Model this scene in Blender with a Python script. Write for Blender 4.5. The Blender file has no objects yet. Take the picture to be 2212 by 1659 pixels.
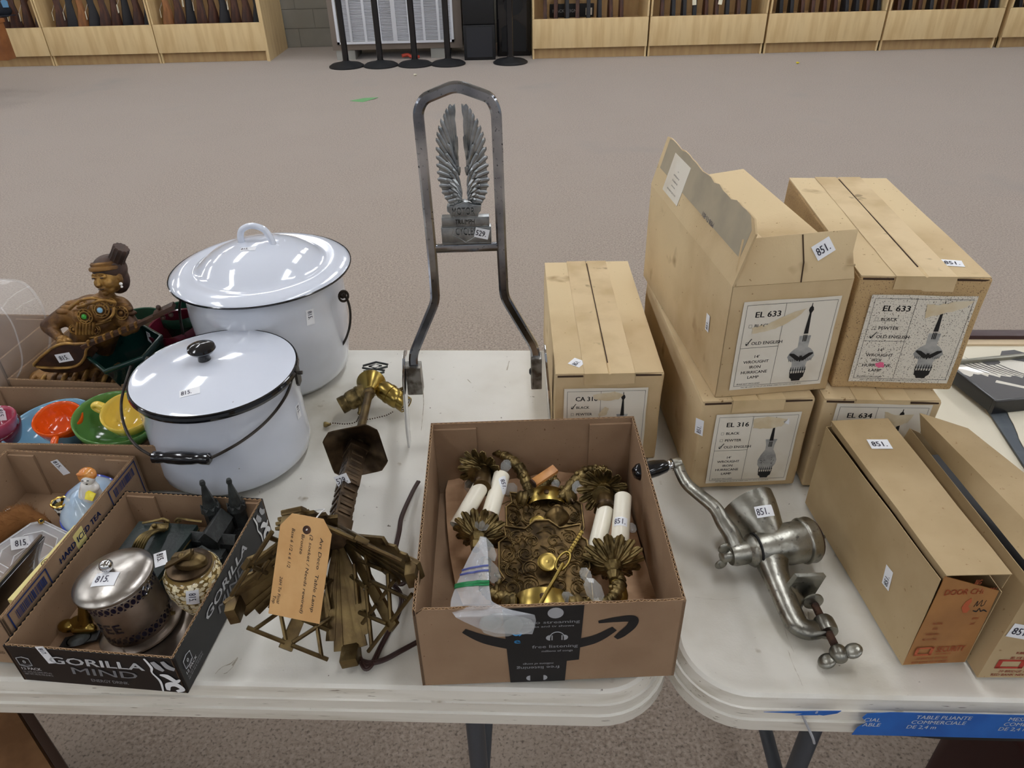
import bpy, bmesh, math, random
from mathutils import Vector, Matrix, Euler, noise
from mathutils.bvhtree import BVHTree
PI = math.pi
R = math.radians
S = bpy.context.scene
C = S.collection

# ---------------------------------------------------------------- camera
FPX = 1590.0
PITCH, ROLL, CAMZ = R(33.8), R(1.4), 1.49
TZ = 0.74                                   # height of the table tops
_f = Vector((0, math.cos(PITCH), -math.sin(PITCH)))
_r = Vector((1, 0, 0))
_d = _f.cross(_r)
CR = math.cos(ROLL) * _r + math.sin(ROLL) * _d
CD = -math.sin(ROLL) * _r + math.cos(ROLL) * _d
cam = bpy.data.cameras.new('camera')
cam.sensor_width = 36
cam.lens = FPX / 2212 * 36
cam.clip_start = 0.02
camo = bpy.data.objects.new('camera', cam)
C.objects.link(camo)
m = Matrix((CR, -CD, -_f)).transposed().to_4x4()
m.translation = (0, 0, CAMZ)
camo.matrix_world = m
S.camera = camo
S.view_settings.view_transform = 'Standard'
S.view_settings.look = 'None'
S.view_settings.gamma = 1
S.view_settings.use_curve_mapping = False
S.view_settings.exposure = 0.0

# ---------------------------------------------------------------- world and light
W = bpy.data.worlds.new('world')
S.world = W
W.use_nodes = True
W.node_tree.nodes['Background'].inputs[0].default_value = (0.80, 0.84, 0.90, 1)
W.node_tree.nodes['Background'].inputs[1].default_value = 0.34
LAMP_STRENGTH = 15.0
CEIL_Z = 3.5

# ---------------------------------------------------------------- colour and materials
def lin(c, a=1.0):
    return tuple(((v / 255) / 12.92 if v / 255 <= 0.04045 else ((v / 255 + 0.055) / 1.055) ** 2.4) for v in c[:3]) + (a,)

def mat(name, col, rough=0.5, metal=0.0, var=None, bump=None, spots=None, coat=0, trans=0, ior=1.45,
        emit=None, stretch=(1, 1, 1), spec=None, alpha=1.0, thin=False, var2=None):
    """col sRGB; var = (colour2, scale, lo, hi); spots = (colour, scale, threshold, softness); bump = (scale, strength[, kind])"""
    m = bpy.data.materials.new(name)
    m.use_nodes = True
    n, l = m.node_tree.nodes, m.node_tree.links
    b = n['Principled BSDF']
    b.inputs['Roughness'].default_value = rough
    b.inputs['Metallic'].default_value = metal
    b.inputs['IOR'].default_value = ior
    if spec is not None: b.inputs['Specular IOR Level'].default_value = spec
    if coat: b.inputs['Coat Weight'].default_value = coat; b.inputs['Coat Roughness'].default_value = 0.05
    if trans: b.inputs['Transmission Weight'].default_value = trans
    if alpha < 1: b.inputs['Alpha'].default_value = alpha
    tc = n.new('ShaderNodeTexCoord')
    mp = n.new('ShaderNodeMapping')
    mp.inputs['Scale'].default_value = stretch
    l.new(tc.outputs['Object'], mp.inputs['Vector'])
    cur = None
    def noise_fac(scale, lo, hi, detail=5):
        t = n.new('ShaderNodeTexNoise'); t.inputs['Scale'].default_value = scale; t.inputs['Detail'].default_value = detail
        l.new(mp.outputs[0], t.inputs['Vector'])
        r = n.new('ShaderNodeMapRange'); r.inputs['From Min'].default_value = lo; r.inputs['From Max'].default_value = hi
        l.new(t.outputs['Fac'], r.inputs['Value'])
        return r.outputs[0]
    def mix(a, bcol, fac):
        x = n.new('ShaderNodeMix'); x.data_type = 'RGBA'
        if hasattr(a, 'is_linked'): l.new(a, x.inputs['A'])
        else: x.inputs['A'].default_value = a
        x.inputs['B'].default_value = bcol
        l.new(fac, x.inputs['Factor'])
        return x.outputs['Result']
    cur = lin(col)
    for v in (var, var2):
        if v: cur = mix(cur, lin(v[0]), noise_fac(v[1], v[2], v[3]))
    for s in (spots or []):
        cur = mix(cur, lin(s[0]), noise_fac(s[1], s[2], s[2] + s[3], 3))
    if hasattr(cur, 'is_linked'): l.new(cur, b.inputs['Base Color'])
    else: b.inputs['Base Color'].default_value = cur
    if emit:
        b.inputs['Emission Color'].default_value = lin(emit[0]); b.inputs['Emission Strength'].default_value = emit[1]
    if bump:
        if len(bump) > 2 and bump[2] == 'voronoi':
            t = n.new('ShaderNodeTexVoronoi'); t.inputs['Scale'].default_value = bump[0]; out = t.outputs['Distance']
        else:
            t = n.new('ShaderNodeTexNoise'); t.inputs['Scale'].default_value = bump[0]; t.inputs['Detail'].default_value = 4; out = t.outputs['Fac']
        l.new(mp.outputs[0], t.inputs['Vector'])
        bp = n.new('ShaderNodeBump'); bp.inputs['Strength'].default_value = bump[1]; bp.inputs['Distance'].default_value = bump[3] if len(bump) > 3 else 0.002
        l.new(out, bp.inputs['Height']); l.new(bp.outputs[0], b.inputs['Normal'])
    return m

M = {}
M['carpet'] = mat('carpet', (174, 159, 145), .95, var=((138, 124, 112), 110, .36, .66), var2=((160, 146, 133), 2.2, .42, .62),
                  spots=[((146, 136, 127), 1.1, .62, .14), ((104, 94, 86), 150, .52, .20)], bump=(260, .08), spec=.1)
M['carpet'].node_tree.nodes['Principled BSDF'].inputs['Sheen Weight'].default_value = .55
M['carpet'].node_tree.nodes['Principled BSDF'].inputs['Sheen Roughness'].default_value = .45
M['wall'] = mat('painted_block', (150, 146, 136), .8, var=((140, 137, 128), 3, .4, .6), bump=(40, .15))
M['mortar'] = mat('block_joint', (136, 133, 124), .9)
M['ceiling'] = mat('ceiling_tile', (225, 224, 218), .9, bump=(120, .3))
M['lamp_on'] = mat('lamp_diffuser', (255, 255, 255), .5, emit=((247, 250, 255), LAMP_STRENGTH))
M['lamp_body'] = mat('lamp_housing', (225, 225, 225), .4)
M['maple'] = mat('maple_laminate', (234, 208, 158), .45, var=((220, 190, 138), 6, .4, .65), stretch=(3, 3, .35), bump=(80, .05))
M['maple_shade'] = mat('maple_shaded', (196, 165, 118), .55, var=((180, 148, 104), 6, .4, .65), stretch=(3, 3, .35))  # same maple with shade put into the colour for recessed rack parts
M['table'] = mat('table_plastic', (219, 216, 206), .42, var=((188, 181, 164), 8, .45, .70), var2=((226, 224, 216), 2.5, .4, .62),
                 spots=[((170, 160, 142), 24, .70, .06), ((128, 120, 108), 110, .73, .04)], bump=(420, .16, 'n', .001))
M['table_edge'] = mat('table_edge_plastic', (219, 214, 202), .35, var=((190, 182, 165), 9, .48, .75), stretch=(.6, 4, 9),
                      spots=[((132, 122, 108), 60, .67, .05)])
M['legs'] = mat('grey_leg_paint', (70, 74, 80), .4)
M['blue'] = mat('blue_print', (22, 88, 170), .35, var=((30, 100, 184), 30, .4, .7))
M['white_ink'] = mat('white_ink', (236, 238, 240), .5)
M['silver_ink'] = mat('silver_ink', (168, 170, 174), .45)
M['card_old'] = mat('aged_cardboard', (207, 183, 144), .85, var=((186, 160, 120), 9, .38, .66), var2=((218, 196, 156), 3, .45, .62),
                    spots=[((160, 132, 96), 14, .66, .12), ((140, 112, 78), 160, .70, .05)], bump=(300, .12), spec=.2)
M['card_new'] = mat('brown_cardboard', (158, 131, 105), .85, var=((148, 121, 96), 14, .4, .65), spots=[((120, 92, 66), 240, .70, .04)], bump=(300, .12), spec=.2)
M['card_edge'] = mat('cardboard_cut_edge', (196, 160, 120), .9)
M['flute'] = mat('flute_paper', (180, 146, 108), .9)
M['flute_dark'] = mat('gap_shade_and_dark_card', (66, 48, 34), .95)  # shade of the hollow flutes put into the colour; also seams, creases and print
M['kraft'] = mat('kraft_board', (191, 168, 130), .6, var=((170, 146, 107), 6, .4, .64), spots=[((150, 120, 82), 200, .70, .05)], bump=(220, .06), spec=.3)
M['kraft_orange'] = mat('kraft_board_orange_end', (172, 122, 70), .6, var=((150, 104, 60), 14, .4, .66))
M['kraft_paper'] = mat('kraft_paper', (212, 174, 138), .8, var=((178, 142, 108), 20, .4, .65), bump=(60, .3))
M['tape'] = mat('paper_tape', (216, 192, 150), .6, var=((194, 168, 124), 12, .42, .66), spots=[((150, 128, 92), 30, .66, .08)], bump=(90, .12))
M['grey_tape'] = mat('grey_tape', (176, 164, 140), .6, var=((160, 150, 130), 16, .4, .65))
M['yellow_tape'] = mat('yellow_tape', (214, 194, 138), .6)
M['label'] = mat('label_paper', (232, 226, 212), .7, var=((216, 206, 186), 14, .5, .78))
M['label_mould'] = mat('spotted_label_paper', (228, 222, 208), .7, spots=[((110, 102, 92), 620, .60, .04)])
M['card_mould'] = mat('spotted_cardboard', (198, 168, 122), .85, var=((178, 148, 104), 9, .38, .66), spots=[((112, 90, 66), 560, .61, .04)], bump=(300, .12))
M['torn'] = mat('torn_paper', (214, 196, 160), .85, var=((226, 214, 186), 40, .4, .6))
M['stain'] = mat('water_stain', (206, 176, 128), .8)
M['sticker'] = mat('sticker_paper', (240, 242, 246), .5)
M['ink'] = mat('black_ink', (26, 25, 26), .6)
M['pen'] = mat('stamp_ink', (70, 68, 84), .6)
M['print_grey'] = mat('grey_print', (178, 178, 174), .7, var=((150, 150, 148), 60, .4, .6))
M['pink'] = mat('pink_sticker', (238, 110, 150), .5)
M['red_print'] = mat('red_print', (176, 58, 44), .7)
M['orange_print'] = mat('orange_print', (184, 92, 56), .7)
M['enamel'] = mat('white_enamel', (220, 226, 238), .10, coat=.6, var=((212, 219, 233), 4, .4, .7),
                  spots=[((120, 110, 100), 60, .755, .01)])
M['enamel2'] = mat('white_enamel_worn', (214, 219, 229), .10, coat=.6, var=((196, 200, 206), 5, .45, .75),
                   spots=[((165, 150, 128), 9, .68, .12)])
M['black_gloss'] = mat('black_enamel', (16, 17, 22), .12, coat=.5)
M['wire'] = mat('bail_wire', (74, 70, 66), .38, metal=.8, var=((50, 44, 40), 30, .4, .6))
M['chrome'] = mat('chrome_pits_and_reflections', (200, 202, 206), .16, metal=1, var=((116, 120, 130), 9, .36, .62), spots=[((80, 82, 90), 230, .62, .10)])  # broad dark tone imitates reflections in the colour; the small spots are pitting
M['chrome_clean'] = mat('chrome', (205, 206, 208), .07, metal=1)
M['pewter'] = mat('cast_pewter', (172, 175, 176), .30, metal=.95, var=((132, 136, 138), 60, .4, .65))
M['letter_metal'] = mat('letter_metal', (205, 207, 207), .4, metal=.35)
M['steel_block'] = mat('clamp_steel', (150, 148, 142), .4, metal=.7, var=((92, 84, 74), 60, .45, .65))
M['tin'] = mat('tinned_iron', (168, 166, 156), .34, metal=1, var=((118, 116, 108), 24, .40, .66), spots=[((112, 110, 106), 150, .60, .12), ((110, 88, 66), 60, .72, .06)], bump=(140, .25))
M['rust'] = mat('rusty_steel', (92, 66, 52), .6, metal=.6, var=((60, 44, 38), 60, .4, .6))
M['brass'] = mat('antique_brass', (144, 125, 82), .42, metal=.9, var=((86, 73, 46), 60, .42, .62), bump=(300, .25))
M['brass_bright'] = mat('polished_brass', (158, 136, 74), .27, metal=1)
M['relief'] = mat('relief_brass', (128, 106, 68), .38, metal=.9, var=((84, 68, 42), 60, .42, .62))
M['brass_dark'] = mat('dark_filigree_brass', (104, 84, 54), .44, metal=.9, var=((54, 43, 28), 60, .42, .62))
M['bronze'] = mat('lamp_bronze', (116, 98, 64), .40, metal=.9, var=((84, 68, 46), 40, .4, .65), bump=(200, .15))
M['bronze_dark'] = mat('dark_bronze', (88, 72, 54), .36, metal=.9, var=((62, 50, 38), 60, .4, .65))
M['candle'] = mat('ivory_candle_sleeve', (240, 234, 216), .3, coat=.3, spots=[((150, 110, 60), 90, .74, .02)])
M['drop'] = mat('frosted_crystal', (206, 210, 208), .08, alpha=.28, coat=.8)
M['cut_glass'] = mat('cut_glass', (236, 238, 244), .04, alpha=.34, coat=1)
M['glass_ridge'] = mat('glass_ridge', (244, 246, 250), .1, alpha=.6, coat=1)
M['crystal'] = mat('crystal', (250, 252, 255), .02, trans=1, ior=1.5)
M['plastic_bag'] = mat('clear_film', (240, 244, 250), .08, trans=.0, alpha=.26, ior=1.4)
M['clear'] = mat('clear_plastic', (244, 244, 244), .06, alpha=.17, ior=1.45)
M['zip_green'] = mat('green_zip_strip', (40, 140, 84), .3, alpha=.85)
M['zip_blue'] = mat('blue_zip_strip', (90, 100, 170), .3, alpha=.8)
M['wood_stick'] = mat('varnished_wood', (196, 138, 76), .35, var=((160, 104, 52), 30, .4, .6), stretch=(1, 1, 1))
M['cord'] = mat('brown_cord', (54, 34, 30), .4)
M['tag'] = mat('manila_tag', (212, 168, 112), .75, var=((204, 158, 102), 30, .4, .6), bump=(300, .08))
M['string'] = mat('white_string', (228, 228, 226), .8)
M['black_box'] = mat('black_print_card', (20, 20, 23), .45)
M['black_matte'] = mat('black_plastic', (28, 29, 32), .5)
M['dark'] = mat('dark_void', (12, 11, 10), .8)
M['silver'] = mat('hammered_silver', (176, 171, 164), .28, metal=1, var=((150, 144, 138), 14, .45, .7), bump=(90, .12, 'n', .003))
M['silver_body'] = mat('silver_plate', (176, 164, 152), .32, metal=.85, var=((112, 102, 94), 12, .4, .65))
M['cobalt'] = mat('cobalt_glass', (16, 16, 38), .1, coat=.5)
M['jewel_box'] = mat('green_black_leather', (34, 46, 44), .42, var=((24, 32, 32), 30, .4, .6), bump=(260, .2))
M['castle'] = mat('dark_slate_metal', (64, 68, 68), .48, metal=.3, var=((42, 44, 44), 60, .4, .62), bump=(300, .3))
M['castle_base'] = mat('black_slate', (24, 25, 24), .55, bump=(160, 1.0, 'n', .004))
M['shell'] = mat('shell_chips', (238, 226, 188), .22, coat=.7)
M['porcelain'] = mat('white_porcelain', (240, 238, 234), .15, coat=.5)
M['skirt'] = mat('pale_blue_glaze', (176, 204, 232), .15, coat=.6, var=((196, 216, 232), 18, .4, .66))
M['blue_glaze'] = mat('cobalt_rim_glaze', (60, 84, 190), .2, coat=.5)
M['hair'] = mat('orange_glaze', (226, 160, 84), .25, coat=.4, var=((200, 120, 50), 90, .4, .6))
M['yellow_glaze'] = mat('yellow_glaze', (240, 222, 60), .3)
M['fur'] = mat('brown_fur', (132, 88, 46), .95)
M['yellow_case'] = mat('pale_yellow_plastic', (222, 208, 136), .35)
M['lid_gold'] = mat('gold_rim', (214, 176, 90), .2, metal=1)
M['vase'] = mat('black_white_china', (24, 22, 24), .15, coat=.5, spots=[((232, 230, 222), 110, .52, .02)])
for k, c in dict(glaze_blue=(134, 186, 216), glaze_orange=(232, 92, 24), glaze_green=(96, 146, 78), glaze_yellow=(238, 206, 92),
                 glaze_rose=(170, 70, 92), glaze_maroon=(92, 22, 40), glaze_dkgreen=(14, 46, 42), glaze_forest=(30, 70, 54), glaze_pink=(206, 110, 118)).items():
    M[k] = mat(k, c, .13, coat=.5, spec=.5, spots=[(tuple(max(0, v - 26) for v in c), 70, .68, .05)])
M['gilt'] = mat('worn_gilt_wood', (136, 98, 50), .45, metal=.35, var=((74, 48, 28), 32, .40, .62), bump=(120, .5, 'n', .003))
M['gilt_bright'] = mat('gilt_highlights', (172, 132, 70), .4, metal=.5, var=((110, 78, 40), 50, .4, .65))
M['wood_dark'] = mat('dark_carved_wood', (70, 46, 32), .5, var=((46, 30, 22), 40, .4, .6), bump=(90, .3))
M['gun_walnut'] = mat('walnut', (84, 48, 30), .4, var=((58, 32, 22), 14, .4, .6), stretch=(3, 3, .5))
M['gun_blonde'] = mat('birch_stock', (158, 104, 56), .4, var=((130, 84, 44), 14, .4, .6), stretch=(3, 3, .5))
M['gun_black'] = mat('synthetic_black', (36, 36, 40), .5)
M['gun_steel'] = mat('blued_steel', (34, 34, 38), .3, metal=.7)
M['tag_white'] = mat('white_tag', (236, 230, 206), .7)
M['taupe'] = mat('taupe_paint', (138, 126, 116), .5)
M['louver'] = mat('light_metal', (206, 208, 214), .4)
M['white_paint'] = mat('white_paint', (238, 240, 246), .35)
M['block_grey'] = mat('concrete_block', (168, 168, 162), .9)
M['mat_cream'] = mat('cream_mat_board', (232, 226, 206), .8)
M['mat_edge'] = mat('beige_board', (216, 196, 164), .8)
M['mat_grey'] = mat('grey_mat_board', (98, 106, 112), .7, var=((88, 96, 104), 40, .4, .6))
M['art_paper'] = mat('art_paper', (236, 232, 220), .5, coat=.8)
M['art_ink'] = mat('silhouette_ink', (84, 84, 86), .5, coat=.8)
M['frame_black'] = mat('black_frame', (26, 26, 28), .3, coat=.3)
M['frame_maroon'] = mat('maroon_frame', (66, 42, 44), .4)
M['frame_silver'] = mat('tarnished_silver_frame', (130, 128, 116), .3, metal=.8)
M['crate'] = mat('weathered_crate_board', (150, 112, 76), .7, var=((118, 84, 54), 12, .4, .65), spots=[((160, 70, 60), 14, .70, .05)], bump=(60, .3))
M['dark_wood'] = mat('dark_crate_edge', (62, 44, 34), .7)
M['maroon'] = mat('maroon_leatherette', (50, 18, 14), .6)
M['green_paper'] = mat('green_paper', (116, 170, 116), .8)
M['desk'] = mat('oak_desk', (150, 96, 54), .5, var=((130, 80, 44), 8, .4, .6))
M['navy'] = mat('navy_cloth', (30, 34, 44), .9)
M['light_blue'] = mat('light_blue_cloth', (110, 160, 200), .8)
M['red_bit'] = mat('red_plastic', (190, 70, 50), .4)

# ---------------------------------------------------------------- picture rays (used only to find points on real planes and surfaces)
def ray(px, py): return (_f + (px - 1106) / FPX * CR + (py - 829.5) / FPX * CD).normalized()
ORG = Vector((0, 0, CAMZ))
def at(px, py, z=TZ):
    v = ray(px, py); return ORG + v * ((z - CAMZ) / v.z)
def aty(px, py, y):
    v = ray(px, py); return ORG + v * (y / v.y)
def atp(px, py, p, n):
    v = ray(px, py); n = Vector(n); return ORG + v * ((Vector(p) - ORG).dot(n) / v.dot(n))

# ---------------------------------------------------------------- builders
class B:
    def __init__(s): s.v = []; s.f = []
    def add(s, vs, fs, M4=None):
        o = len(s.v)
        s.v += [(M4 @ Vector(p)) if M4 is not None else Vector(p) for p in vs]
        s.f += [tuple(i + o for i in f) for f in fs]
        return s
    def box(s, a, b, M4=None):
        x0, y0, z0 = a; x1, y1, z1 = b
        return s.add([(x0,y0,z0),(x1,y0,z0),(x1,y1,z0),(x0,y1,z0),(x0,y0,z1),(x1,y0,z1),(x1,y1,z1),(x0,y1,z1)],
                     [(0,3,2,1),(4,5,6,7),(0,1,5,4),(1,2,6,5),(2,3,7,6),(3,0,4,7)], M4)
    def hexa(s, q, M4=None):   # 8 points, bottom ccw then top ccw
        return s.add(q, [(0,3,2,1),(4,5,6,7),(0,1,5,4),(1,2,6,5),(2,3,7,6),(3,0,4,7)], M4)
    def lathe(s, prof, seg=32, M4=None, a0=0, a1=2*PI, sx=1, sy=1, rf=None):
        vs, fs = [], []
        full = abs(a1 - a0 - 2*PI) < 1e-6
        n = seg if full else seg + 1
        for (r, z) in prof:
            for k in range(n):
                a = a0 + (a1 - a0) * k / seg
                rr = max(r, 1e-5) * (rf(a, z) if rf else 1)
                vs.append((rr*math.cos(a)*sx, rr*math.sin(a)*sy, z))
        for i in range(len(prof)-1):
            for k in range(seg):
                k2 = (k+1) % n
                fs.append((i*n+k, i*n+k2, (i+1)*n+k2, (i+1)*n+k))
        return s.add(vs, fs, M4)
    def tube(s, pts, r, seg=8, closed=False, cap=True, sec=None, up=None, M4=None):
        """sweep a circle (or the 2-D section sec) along pts; r may be a list"""
        pts = [Vector(p) for p in pts]; n = len(pts)
        rs = r if isinstance(r, (list, tuple)) else [r]*n
        vs, fs = [], []
        tan = []
        for i in range(n):
            a = pts[(i-1) % n] if (closed or i > 0) else pts[i]
            b = pts[(i+1) % n] if (closed or i < n-1) else pts[i]
            t = (b - a)
            tan.append(t.normalized() if t.length > 1e-9 else Vector((0,0,1)))
        if up is None:
            u = Vector((0,0,1)) if abs(tan[0].z) < .9 else Vector((1,0,0))
        else: u = Vector(up)
        u = (u - tan[0]*u.dot(tan[0])).normalized()
        sc = sec or [(math.cos(2*PI*k/seg), math.sin(2*PI*k/seg)) for k in range(seg)]
        m_ = len(sc)
        for i in range(n):
            if up is not None: u = Vector(up)
            u = (u - tan[i]*u.dot(tan[i])).normalized()
            w = tan[i].cross(u)
            for (a, b) in sc: vs.append(pts[i] + (w*a + u*b)*rs[i])
        for i in range(n if closed else n-1):
            j = (i+1) % n
            for k in range(m_):
                k2 = (k+1) % m_
                fs.append((i*m_+k, i*m_+k2, j*m_+k2, j*m_+k))
        if cap and not closed:
            fs.append(tuple(reversed(range(m_)))); fs.append(tuple((n-1)*m_+k for k in range(m_)))
        return s.add(vs, fs, M4)
    def prism(s, poly, z0, z1, M4=None):
        n = len(poly)
        vs = [(p[0], p[1], z0) for p in poly] + [(p[0], p[1], z1) for p in poly]
        fs = [tuple(reversed(range(n))), tuple(range(n, 2*n))] + [(i, (i+1) % n, n+(i+1) % n, n+i) for i in range(n)]
        return s.add(vs, fs, M4)
    def ball(s, c, r, seg=12, rings=8, M4=None, sc=(1,1,1)):
        vs, fs = [], []
        for i in range(rings+1):
            t = PI*i/rings
            for k in range(seg):
                a = 2*PI*k/seg
                vs.append((c[0]+r*sc[0]*max(math.sin(t),1e-4)*math.cos(a), c[1]+r*sc[1]*max(math.sin(t),1e-4)*math.sin(a), c[2]-r*sc[2]*math.cos(t)))
        for i in range(rings):
            for k in range(seg):
                fs.append((i*seg+k, i*seg+(k+1) % seg, (i+1)*seg+(k+1) % seg, (i+1)*seg+k))
        return s.add(vs, fs, M4)
    def grid(s, fn, nu, nv, M4=None):
        vs = [fn(i/nu, j/nv) for j in range(nv+1) for i in range(nu+1)]
        fs = [(j*(nu+1)+i, j*(nu+1)+i+1, (j+1)*(nu+1)+i+1, (j+1)*(nu+1)+i) for j in range(nv) for i in range(nu)]
        return s.add(vs, fs, M4)
    def mesh(s, name, smooth=35, bevel=0, bseg=2, solid=0, sub=0, recalc=True, jit=0, jsc=20):
        bm = bmesh.new()
        vs = [bm.verts.new(p) for p in s.v]
        for f in s.f:
            try: bm.faces.new([vs[i] for i in f])
            except ValueError: pass
        bmesh.ops.remove_doubles(bm, verts=bm.verts, dist=1e-6)
        if recalc: bmesh.ops.recalc_face_normals(bm, faces=bm.faces)
        if solid: bmesh.ops.solidify(bm, geom=bm.faces[:], thickness=solid)
        if sub: bmesh.ops.subdivide_edges(bm, edges=bm.edges[:], cuts=sub, use_grid_fill=True)
        if bevel: bmesh.ops.bevel(bm, geom=[e for e in bm.edges if len(e.link_faces) == 2 and e.calc_face_angle(0) > .5], offset=bevel, segments=bseg, affect='EDGES', profile=.6, clamp_overlap=True)
        if jit:
            for v in bm.verts:
                q = v.co * jsc
                v.co += Vector((noise.noise(q), noise.noise(q + Vector((9,2,5))), noise.noise(q + Vector((1,7,3))))) * jit
        me = bpy.data.meshes.new(name)
        bm.to_mesh(me); bm.free()
        if smooth:
            for p in me.polygons: p.use_smooth = True
            me.set_sharp_from_angle(angle=R(smooth))
        return me

def part(name, b, material, parent=None, label=None, kind=None, **kw):
    me = b.mesh(name, **kw) if isinstance(b, B) else b
    if not me.materials: me.materials.append(M[material] if isinstance(material, str) else material)
    o = bpy.data.objects.new(name, me)
    C.objects.link(o)
    o.parent = parent
    if label: o['label'] = label
    if kind: o['kind'] = kind
    return o
def thing(name, label, cat, loc=(0,0,0), rot=None, group=None):
    o = bpy.data.objects.new(name, None)
    o.empty_display_size = .02
    C.objects.link(o)
    if isinstance(loc, Matrix): o.matrix_basis = loc
    else:
        o.location = loc
        if rot is not None: o.rotation_euler = rot if hasattr(rot, '__len__') else (0, 0, rot)
    tag(o, label, cat, group)
    return o
def tag(o, label, cat, group=None):
    o['label'] = label; o['category'] = cat
    if group: o['group'] = group
    return o
def struct(name, b, material, **kw):
    o = part(name, b, material, None, **kw); o['kind'] = 'structure'; return o
def wm(o):
    m_ = o.matrix_basis.copy()
    while o.parent: o = o.parent; m_ = o.matrix_basis @ m_
    return m_
def copytree(o, parent=None):
    c = o.copy(); C.objects.link(c); c.parent = parent
    for ch in list(o.children): copytree(ch, c)
    return c
def frame(p, z, x=None):
    """matrix with origin p, local z along z and local x near x"""
    z = Vector(z).normalized()
    x = Vector(x) if x is not None else (Vector((1,0,0)) if abs(z.x) < .9 else Vector((0,1,0)))
    x = (x - z*x.dot(z)).normalized(); y = z.cross(x)
    m_ = Matrix((x, y, z)).transposed().to_4x4(); m_.translation = Vector(p)
    return m_
def T(x, y, z): return Matrix.Translation((x, y, z))
def RZ(a): return Matrix.Rotation(a, 4, 'Z')
def RX(a): return Matrix.Rotation(a, 4, 'X')
def RY(a): return Matrix.Rotation(a, 4, 'Y')
def spline(pts, n=8, closed=False):
    pts = [Vector(p) for p in pts]; out = []; N = len(pts)
    for i in range(N if closed else N-1):
        g = lambda k: pts[k % N] if closed else pts[min(max(k, 0), N-1)]
        a, b, c, d = g(i-1), g(i), g(i+1), g(i+2)
        for k in range(n):
            t = k/n
            out.append(.5*((2*b) + (c-a)*t + (2*a-5*b+4*c-d)*t*t + (3*b-a-3*c+d)*t**3))
    if not closed: out.append(pts[-1])
    return out
def rrect(w, h, r, n=4, x0=0, y0=0):
    out = []
    for cx, cy, a in ((w-r, r, -90), (w-r, h-r, 0), (r, h-r, 90), (r, r, 180)):
        for k in range(n+1):
            t = R(a + 90*k/n); out.append((x0+cx+r*math.cos(t), y0+cy+r*math.sin(t)))
    return out

_tc = {}
def _txtmesh(s, bold):
    k = (s, bold)
    if k not in _tc:
        cu = bpy.data.curves.new('t', 'FONT'); cu.body = s; cu.size = 1; cu.offset = bold; cu.resolution_u = 2
        o = bpy.data.objects.new('t', cu)
        me = bpy.data.meshes.new_from_object(o)
        _tc[k] = ([v.co.copy() for v in me.vertices], [tuple(p.vertices) for p in me.polygons])
        bpy.data.objects.remove(o); bpy.data.curves.remove(cu); bpy.data.meshes.remove(me)
    return _tc[k]
def txt(b, s, x, y, size, M4=None, bold=0.0, shear=0.0, align='L', xs=1.0, rot=0, z=0, fit=None):
    """add lettering s to builder b in the plane of M4: baseline at (x, y), cap height = size"""
    vs, fs = _txtmesh(s, 0)
    k = size / .70
    if not vs: return
    x0 = min(v.x for v in vs); x1 = max(v.x for v in vs)
    if fit: xs = fit / ((x1 - x0) * k)
    off = {'L': x0, 'C': (x0+x1)/2, 'R': x1}[align]
    c, n = math.cos(rot), math.sin(rot)
    out = []
    for v in vs:
        u, w = (v.x-off)*k*xs + v.y*k*shear, v.y*k
        out.append((x + u*c - w*n, y + u*n + w*c, z))
    b.add(out, fs, M4)
    if bold:
        d = bold*k*.9
        for dx, dy in ((d, 0), (-d, 0), (0, d*.6)): b.add([(p[0]+dx*c-dy*n, p[1]+dx*n+dy*c, p[2]) for p in out], fs, M4)

def bvh_of(objs):
    vs, fs = [], []
    for o in objs:
        m_ = wm(o); n = len(vs)
        vs += [m_ @ v.co for v in o.data.vertices]
        fs += [tuple(n+i for i in p.vertices) for p in o.data.polygons]
    return BVHTree.FromPolygons(vs, fs)
def sticker(root, targets, px, py, txts, ang=0, w=.027, h=.015, material='sticker', name='price_sticker', curved=False, x0=.18, size=.52, ink='pen', off=.0006, dirpix=True):
    """a paper price sticker laid on the surface that the picture ray meets; ang = direction of the lettering in the picture (degrees, clockwise)"""
    bv = bvh_of(targets if isinstance(targets, (list, tuple)) else [targets])
    v = ray(px, py)
    hit, n, _, _ = bv.ray_cast(ORG, v)
    if hit is None: print('STICKER MISS', root.name, px, py); return None
    if n.dot(v) > 0: n = -n
    q = atp(px + 20*math.cos(R(ang)), py + 20*math.sin(R(ang)), hit, n)
    F = frame(hit, n, q - hit)
    inv = wm(root).inverted()
    def put(x, y, z):
        p = F @ Vector((x, y, 0))
        if curved:
            r_ = bv.find_nearest(p)
            if r_[0] is not None and (r_[0]-p).length < .02:
                nn = r_[1] if r_[1].dot(v) < 0 else -r_[1]
                return inv @ (r_[0] + nn*z)
        return inv @ (p + F.col[2].to_3d()*z)
    b = B()
    nu, nv = (8, 5) if curved else (1, 1)
    b.grid(lambda s, t: put((s-.5)*w, (t-.5)*h, off), nu, nv)
    o = part(name, b, material, root)
    if txts:
        tb = B(); txt(tb, txts, (x0-.5)*w, -size*h*.5, size*h, xs=.78, bold=.012)
        t2 = B(); t2.add([put(p.x, p.y, off+.0004) for p in tb.v], tb.f)
        part('sticker_number', t2, ink, o, smooth=0, recalc=False)
    return o
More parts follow.
